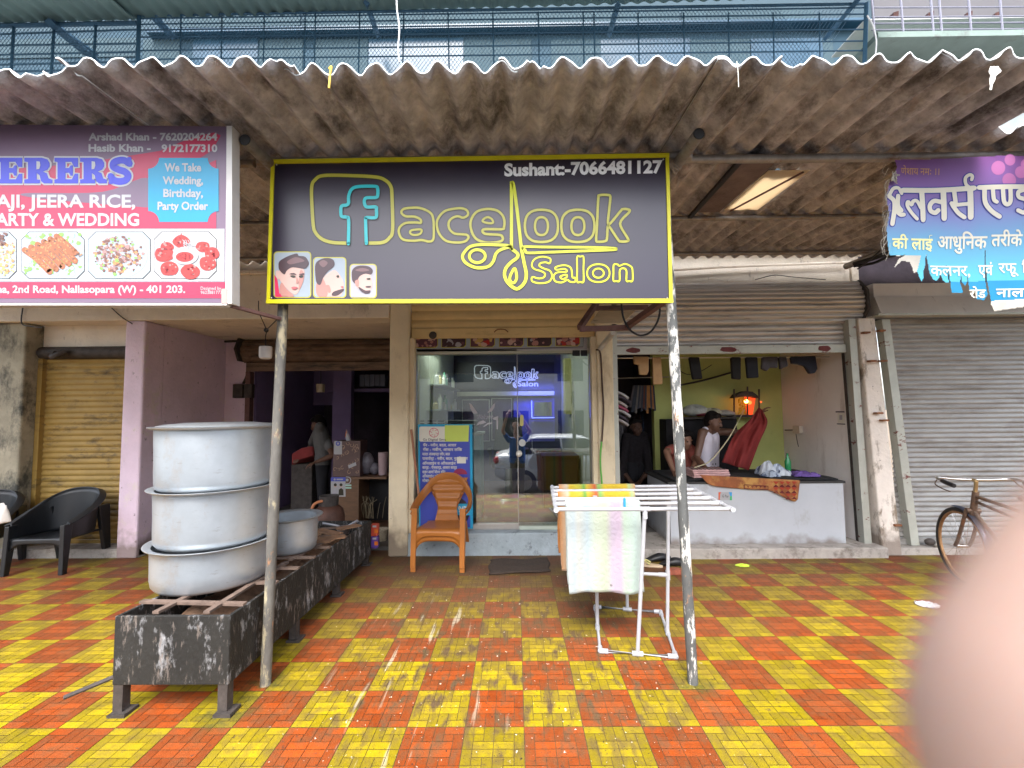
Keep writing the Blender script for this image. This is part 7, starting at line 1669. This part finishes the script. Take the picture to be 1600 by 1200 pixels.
for i in range(7):
    b = MB(); z0 = at(960,612+i*7,5.75).z; y0 = 5.75
    xa = at(957,612,y0).x; b.grid(lambda u, v: (1.25+0.20*u+0.02*math.sin(i*2), y0+0.3*v, z0-0.09*u*u+0.004*math.sin(v*8+i)), 10, 6)
    tag(b.build('folded_shirt', mat('stack_%d' % (i % 4), ((0.5,0.5,0.52),(0.06,0.05,0.07),(0.45,0.42,0.42),(0.35,0.08,0.14))[i % 4], 0.9, var=0.15, vs=10), solid=0.03), 'folded shirt drooping from the pile at the laundry\'s left jamb', 'clothes', 'folded shirts at the left jamb')
rnd = random.Random(77)
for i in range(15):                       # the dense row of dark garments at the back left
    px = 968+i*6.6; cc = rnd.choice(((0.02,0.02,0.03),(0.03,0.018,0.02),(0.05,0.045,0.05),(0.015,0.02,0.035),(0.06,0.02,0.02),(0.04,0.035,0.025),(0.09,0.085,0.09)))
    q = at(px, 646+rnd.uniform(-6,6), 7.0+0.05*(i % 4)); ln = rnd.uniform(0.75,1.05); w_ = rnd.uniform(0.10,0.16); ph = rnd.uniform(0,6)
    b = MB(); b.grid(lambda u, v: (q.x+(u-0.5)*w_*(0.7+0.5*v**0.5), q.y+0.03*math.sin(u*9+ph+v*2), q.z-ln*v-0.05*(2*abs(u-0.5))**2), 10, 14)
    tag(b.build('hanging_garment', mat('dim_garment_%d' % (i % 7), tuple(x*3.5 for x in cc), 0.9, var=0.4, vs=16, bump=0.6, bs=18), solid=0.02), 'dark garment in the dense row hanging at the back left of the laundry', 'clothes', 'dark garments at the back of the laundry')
# people in the laundry
mb_ = (at(1112,700,5.85).x-0.06, 5.85, 0.112)
M_vest = mat('white_vest', (0.70,0.66,0.74), 0.9, var=0.06, vs=10, bump=0.8, bs=14)
person(mb_, 'person with a moustache in a white vest ironing behind the counter, holding out red cloth', R(35), 1.48,
       {-1: (at(1089,716,5.62), at(1104,733,5.40)), 1: (at(1160,676,5.72), at(1186,648,5.66))}, at(1115,660,5.74), R(48), M_vest, M_drk, M_skin2, head_tilt=R(12), moustache=True, vest=True, lean=(0.02,-0.12))
b = MB()
def rc(u, v):
    l = spline([(1186,636),(1172,655),(1146,682),(1128,722)], False, 8); r_ = spline([(1190,640),(1199,660),(1187,690),(1170,735)], False, 8)
    n_ = len(l)-1; i = min(n_, v*n_); k = int(i); f = i-k; k2 = min(n_, k+1)
    a = l[k].lerp(l[k2], f); c = r_[k].lerp(r_[k2], f); x = a.x+(c.x-a.x)*u; y = a.y+(c.y-a.y)*u
    return at(x, y, 5.55+0.03*math.sin(u*11+v*4)*(0.3+v)+0.012*math.sin(u*23-v*9))
b.grid(rc, 40, 40); tag(b.build('red_cloth', mat('deep_red_cloth', (0.20,0.018,0.016), 0.85, var=0.12, vs=6, dirt=((0.5,0.4,0.35),7,0.70,0.72,(3,1,0.6))), solid=0.005), 'deep red cloth held up by the ironing person', 'cloth')
hc2 = at(1072,690,5.75)
person((hc2.x-0.01,5.95,0.112), 'person in a salmon shirt half hidden by the flaking post, one elbow out', R(5), 1.20,
       {-1: (at(1041,706,5.6), at(1052,735,5.45)), 1: (at(1088,722,5.65), at(1080,738,5.5))}, at(1070,688,5.8), R(20), mat('salmon_tee', (0.30,0.075,0.055), 0.9, var=0.1, vs=10, bump=0.8, bs=14), M_drk, M_skin, head_tilt=R(15), sleeve=0.55, lean=(0.0,-0.1))
def longhair(Rm, c): return [[(*(c+Rm @ Vector((s*0.05,0.05,0.0))), 0.06), (*(c+Rm @ Vector((s*0.05,0.06,-0.16))), 0.045)] for s in (-1,1)]
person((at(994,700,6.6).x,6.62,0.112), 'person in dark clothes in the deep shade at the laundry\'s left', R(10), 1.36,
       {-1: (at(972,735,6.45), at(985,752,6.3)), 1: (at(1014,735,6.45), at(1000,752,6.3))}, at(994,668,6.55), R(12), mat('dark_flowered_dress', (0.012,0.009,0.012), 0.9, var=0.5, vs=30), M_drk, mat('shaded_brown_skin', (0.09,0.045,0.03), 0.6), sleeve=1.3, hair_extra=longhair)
# on the white wall: switch box, payment print, lines
sw = thing('switch_box', (3.84,6.0,1.3), 'small cream switch box with a black plug lead on the white laundry wall', 'switch box')
def onwall(px, py): d = ray(px, py); t_ = 3.848/d.x; return CAMP+d*t_
q = onwall(1248,671); b = MB(); b.box(3.80,3.851,q.y-0.09,q.y+0.06,q.z-0.05,q.z+0.05); b.build('box', plain('cream_switch', (0.62,0.55,0.45)), sw, bevel=0.008)
b = MB(); b.tube([onwall(1230,672)+Vector((-0.03,0,0)), onwall(1242,672)+Vector((-0.03,0,0))], 0.008, 6); b.tube(spline([onwall(1246,678)+Vector((-0.02,0,0)), onwall(1248,690)+Vector((-0.02,0,0)), onwall(1250,698)+Vector((-0.02,0,0))]), 0.004, 5); b.build('lead', M_wire, sw)
A = Art(lambda x, y, l: onwall(x, y)+Vector((-0.002-0.001*l,0,0)))
A.poly([(1309,645),(1319,645),(1319,661),(1309,661)], 0, 0); A.poly([(1306,642.5),(1320,642.5),(1320,644.5),(1306,644.5)], 1, 1); A.poly([(1308,661.5),(1321,662),(1321,663.5),(1308,663)], 1, 1); A.poly([(1312,648.5),(1316.5,648.5),(1316.5,656),(1312,656)], 2, 1)
tag(A.b.build('payment_notice', [P_cre, P_navy, P_grey], recalc=False), 'small paper payment notice with dark bars on the white laundry wall', 'notice')
A = Art(lambda x, y, l: onwall(x, y)+Vector((-0.003,0,0)))

# ------------------------------------------------------------------ behind the camera: street, parked car, houses, the photographer
M_car = mat('white_car_paint', (0.85,0.86,0.87), 0.25, var=0.02, vs=4, coat=0.8); M_cg = plain('car_window', (0.02,0.025,0.03), 0.05)
car = thing('parked_car', (1.6,-1.9,-0.5), 'white saloon car parked on the street behind the camera, mirrored in the salon glass', 'car')
def cs(x):                                # half width and heights of the body at length x (0 rear .. 4.2 front)
    k = lambda pts: next(a[1]+(c[1]-a[1])*(x-a[0])/(c[0]-a[0]) for a, c in zip(pts, pts[1:]) if a[0] <= x <= c[0])
    return k([(0,.70),(.3,.80),(1,.85),(3,.85),(3.8,.78),(4.2,.62)]), k([(0,.42),(.2,.30),(4,.28),(4.2,.36)]), k([(0,.92),(.15,1.02),(.8,1.04),(2.9,.98),(3.8,.84),(4.2,.62)])
b = MB(); NX_ = 40
def bodyf(u, v):
    x = 4.2*u; hw, z0, z1 = cs(x); a = math.pi*2*v; cx_, sz = math.cos(a), math.sin(a)
    return (-0.55+x, -1.75+hw*math.copysign(abs(cx_)**0.35, cx_), -0.5+(z0+z1)/2+(z1-z0)/2*math.copysign(abs(sz)**0.45, sz))
b.grid(bodyf, NX_, 32); b.build('body', M_car, car)
b = MB()
def cabf(u, v):
    x = 0.55+2.75*u; p = math.sin(math.pi*min(1, max(0, u)))**0.5; top_ = 1.0+0.46*(1-abs(u*2-0.95)**2.6); hw = 0.80-0.17*v
    return None
def loft(z, x0, x1, hw): return [(-0.55+x0,-1.75-hw,-0.5+z),(-0.55+x1,-1.75-hw,-0.5+z),(-0.55+x1,-1.75+hw,-0.5+z),(-0.55+x0,-1.75+hw,-0.5+z)]
b.hexa(loft(1.0,0.35,3.15,0.78), loft(1.40,0.95,2.35,0.62)); b.build('cabin_window', M_cg, car, bevel=0.10, seg=4)
b = MB(); b.hexa(loft(1.385,0.90,2.40,0.635), loft(1.45,1.1,2.15,0.56)); 
for s in (-1,1):
    for (xa, xb) in ((0.33,0.93),(1.72,1.70),(3.17,2.37)): b.beam((-0.55+xa,-1.75+s*0.785,0.5),(-0.55+xb,-1.75+s*0.63,0.895), 0.05, 0.06, up=(0,1,0))
b.build('roof', M_car, car, bevel=0.03)
for x in (0.75, 3.35):
    for s in (-1,1):
        b = MB(); c = Vector((-0.55+x,-1.75+s*0.76,-0.19)); b.tube([c-Vector((0,0.1,0)), c+Vector((0,0.1,0))], 0.31, 28); w_ = b.build('wheel', M_tyre, car, bevel=0.02)
        b = MB(); b.tube([c+Vector((0,s*0.09,0)), c+Vector((0,s*0.105,0))], 0.2, 20); b.build('rim', M_alu, w_)
for s in (-1,1):
    b = MB(); b.ball((-0.50,-1.75+s*0.62,0.34), 0.14, 12, 8, 0, (0.6,1,0.8)); b.build('tail_light', mat('tail_red', (0.5,0.02,0.03), 0.2), car)
    b = MB(); b.ball((3.52,-1.75+s*0.55,0.2), 0.14, 12, 8, 0, (0.8,1,0.6)); b.build('headlight', plain('lamp_glass', (0.6,0.62,0.65), 0.1), car)
hs_ = thing('apartment_building', (0,-14,-0.5), 'cream apartment block across the street behind the camera', 'building')
bx(-26,26,-20,-14,-0.5,5.4).build('wall', mat('far_cream', (0.50,0.46,0.38), 0.85, var=0.1, vs=1), hs_)
for zz in (0.2,3.2):
    for i in range(-8,9):
        b = MB(); b.box(i*3-0.7,i*3+0.7,-14.04,-13.99,zz,zz+1.4); b.build('window', M_cg, hs_)
for zz in (2.6,):
    b = MB(); b.box(-26,26,-14.6,-14.001,zz,zz+0.15); b.build('balcony_slab', MATS['far_cream'], hs_)

# the photographer: only a blurred fingertip reaches into the picture
M_sk = mat('fair_brown_skin', (0.476,0.318,0.257), 0.45, var=0.06, vs=30)
M_sk.node_tree.nodes['Principled BSDF'].inputs['Subsurface Weight'].default_value = 0.4
M_sk.node_tree.nodes['Principled BSDF'].inputs['Subsurface Radius'].default_value = (0.012,0.005,0.003)
base = Vector((0.03,-0.42,-0.5)); ph = thing('person', base, 'person in a blue shirt holding the camera, a blurred fingertip at lower right', 'person')
tip = CAMP+FWD*0.020+RGT*(985/FPX*0.020)-UPV*(650/FPX*0.020)
mid_ = tip+RGT*0.0080+UPV*0.0145-FWD*0.002; kn = mid_+RGT*0.026-FWD*0.016+UPV*0.006; mc = kn+RGT*0.010-FWD*0.050-UPV*0.014
wr = mc+RGT*0.012-FWD*0.060-UPV*0.040
hd_ = Vector((0.0,-0.44,1.26))
head, hair, eyes, mous, Rm = head_parts(hd_, R(180), R(-18))
P4 = lambda p, r_: (p.x, p.y, p.z, r_)
body = head+[[P4(Vector((0.0,-0.46,1.02)),0.058),P4(hd_+Vector((0,-0.01,-0.06)),0.052)]]
body += [[P4(tip,0.0100),P4(mid_,0.0096),P4(kn,0.0098),P4(mc,0.011)]]
for k, L_ in ((1,0.9),(2,0.85),(3,0.72)):
    o0 = mc-UPV*0.020*k-FWD*0.004*k; o1 = o0+FWD*0.040*L_+RGT*0.004; o2 = o1+FWD*0.014-RGT*0.022*L_; o3 = o2-RGT*0.022*L_-FWD*0.006
    body += [[P4(o0,0.011),P4(o1,0.0098),P4(o2,0.009),P4(o3,0.0082)], [P4(wr-UPV*0.008*k,0.018),P4(o0,0.012)]]
body += [[P4(wr,0.022),P4(mc,0.012)], [P4(wr+FWD*0.02,0.018),P4(wr+FWD*0.045-RGT*0.028+UPV*0.004,0.0125),P4(wr+FWD*0.072-RGT*0.040+UPV*0.010,0.0105),P4(wr+FWD*0.090-RGT*0.045+UPV*0.014,0.0095)]]
shR, shL = Vector((0.20,-0.44,0.90)), Vector((-0.17,-0.44,0.90))
elR = Vector((0.34,-0.36,1.12)); elL = Vector((-0.32,-0.34,1.12))
wrL = Vector((-0.20,-0.08,1.54))
body += [[P4(shR,0.05),P4(elR,0.040),P4(elR.lerp(wr,0.3),0.041),P4(wr,0.027)], [P4(shL,0.05),P4(elL,0.040),P4(elL.lerp(wrL,0.3),0.041),P4(wrL,0.027)]]
body += hand(wrL, Vector((0.25,0.3,0.35)), Vector((1,0,-0.2)), 0.45, 1)
body += [[P4(Vector((0.03,-0.45,0.95)),0.08),P4(Vector((0.03,-0.45,0.45)),0.09)], [P4(shL,0.05),P4(Vector((0.015,-0.45,0.93)),0.06),P4(shR,0.05)]]
def sk2(name, chains, m, vox, smt): return skinpart(name, chains, m, ph, vox, smt)
sk2('body', body, M_sk, 0.0042, 6)
M_bsh = mat('blue_shirt', (0.03,0.11,0.36), 0.85, var=0.1, vs=8, bump=0.8, bs=14)
sk2('shirt', [[P4(Vector((0.03+s*0.085,-0.45,z)),r_) for z, r_ in ((0.84,0.10),(0.62,0.11),(0.40,0.112))] for s in (-1,1)]+[[P4(shL.lerp(elL,0.0),0.068),P4(shL.lerp(elL,0.55),0.06)],[P4(shR,0.068),P4(shR.lerp(elR,0.55),0.06)],[P4(shL,0.068),P4(Vector((0.015,-0.45,0.90)),0.08),P4(shR,0.068)]], M_bsh, 0.009, 4)
sk2('trousers', [[P4(Vector((0.03-0.075,-0.45,0.40)),0.11),P4(Vector((0.03+0.075,-0.45,0.40)),0.11)]]+[[P4(Vector((0.03+s*0.09,-0.45,0.36)),0.098),P4(Vector((0.03+s*0.10,-0.44,0.0)),0.07),P4(Vector((0.03+s*0.11,-0.46,-0.40)),0.056)] for s in (-1,1)], mat('khaki_trousers', (0.18,0.16,0.13), 0.9, var=0.15, vs=8), 0.01, 4)
for s in (-1,1): sk2('shoe', [[P4(Vector((0.03+s*0.11,-0.46,-0.455)),0.042),P4(Vector((0.03+s*0.12,-0.34,-0.465)),0.033)]], M_black, 0.01, 2)
sk2('hair', hair, M_hairb, 0.007, 2)
for x, y, z, r_ in eyes:
    b = MB(); b.ball((x,y,z), r_, 10, 8); b.build('eye', M_eye, ph)
b = MB()
for dx in (-0.147, 0.012):
    pass
fo = CAMP-FWD*0.0035
qz = lambda a, u_, d: fo+RGT*a+UPV*u_-FWD*d
b.hexa([qz(-0.145,-0.062,0.0),qz(0.0118,-0.062,0.0),qz(0.0118,0.012,0.0),qz(-0.145,0.012,0.0)],[qz(-0.145,-0.062,0.008),qz(0.0118,-0.062,0.008),qz(0.0118,0.012,0.008),qz(-0.145,0.012,0.008)])
tag(b.build('phone', M_black, bevel=0.002), 'black phone held up in landscape by the photographer', 'phone')
bg_ = thing('plastic_bag', (0.42,-0.30,0.35), 'white plastic carrier bag hanging from the photographer\'s arm', 'bag')
c = Vector((0.44,-0.33,0.22))
b = MB(); b.grid(lambda u, v: c+Vector(((0.10+0.06*math.sin(math.pi*v))*math.cos(2*math.pi*u)*(1-0.55*v**3), 0.08*math.sin(2*math.pi*u)*(1-0.5*v**3)*(1+.2*math.sin(6*math.pi*u)), 0.36*v)), 24, 14); b.build('bag_body', mat('white_carrier', (0.62,0.66,0.72), 0.5, var=0.15, vs=12, bump=0.5, bs=20), bg_)
b = MB(); b.tube(spline([c+Vector((-0.05,0,0.35)), Vector((0.38,-0.34,0.95)), Vector((0.335,-0.36,1.09))]), 0.008, 6); b.build('handle', MATS['white_carrier'], bg_)
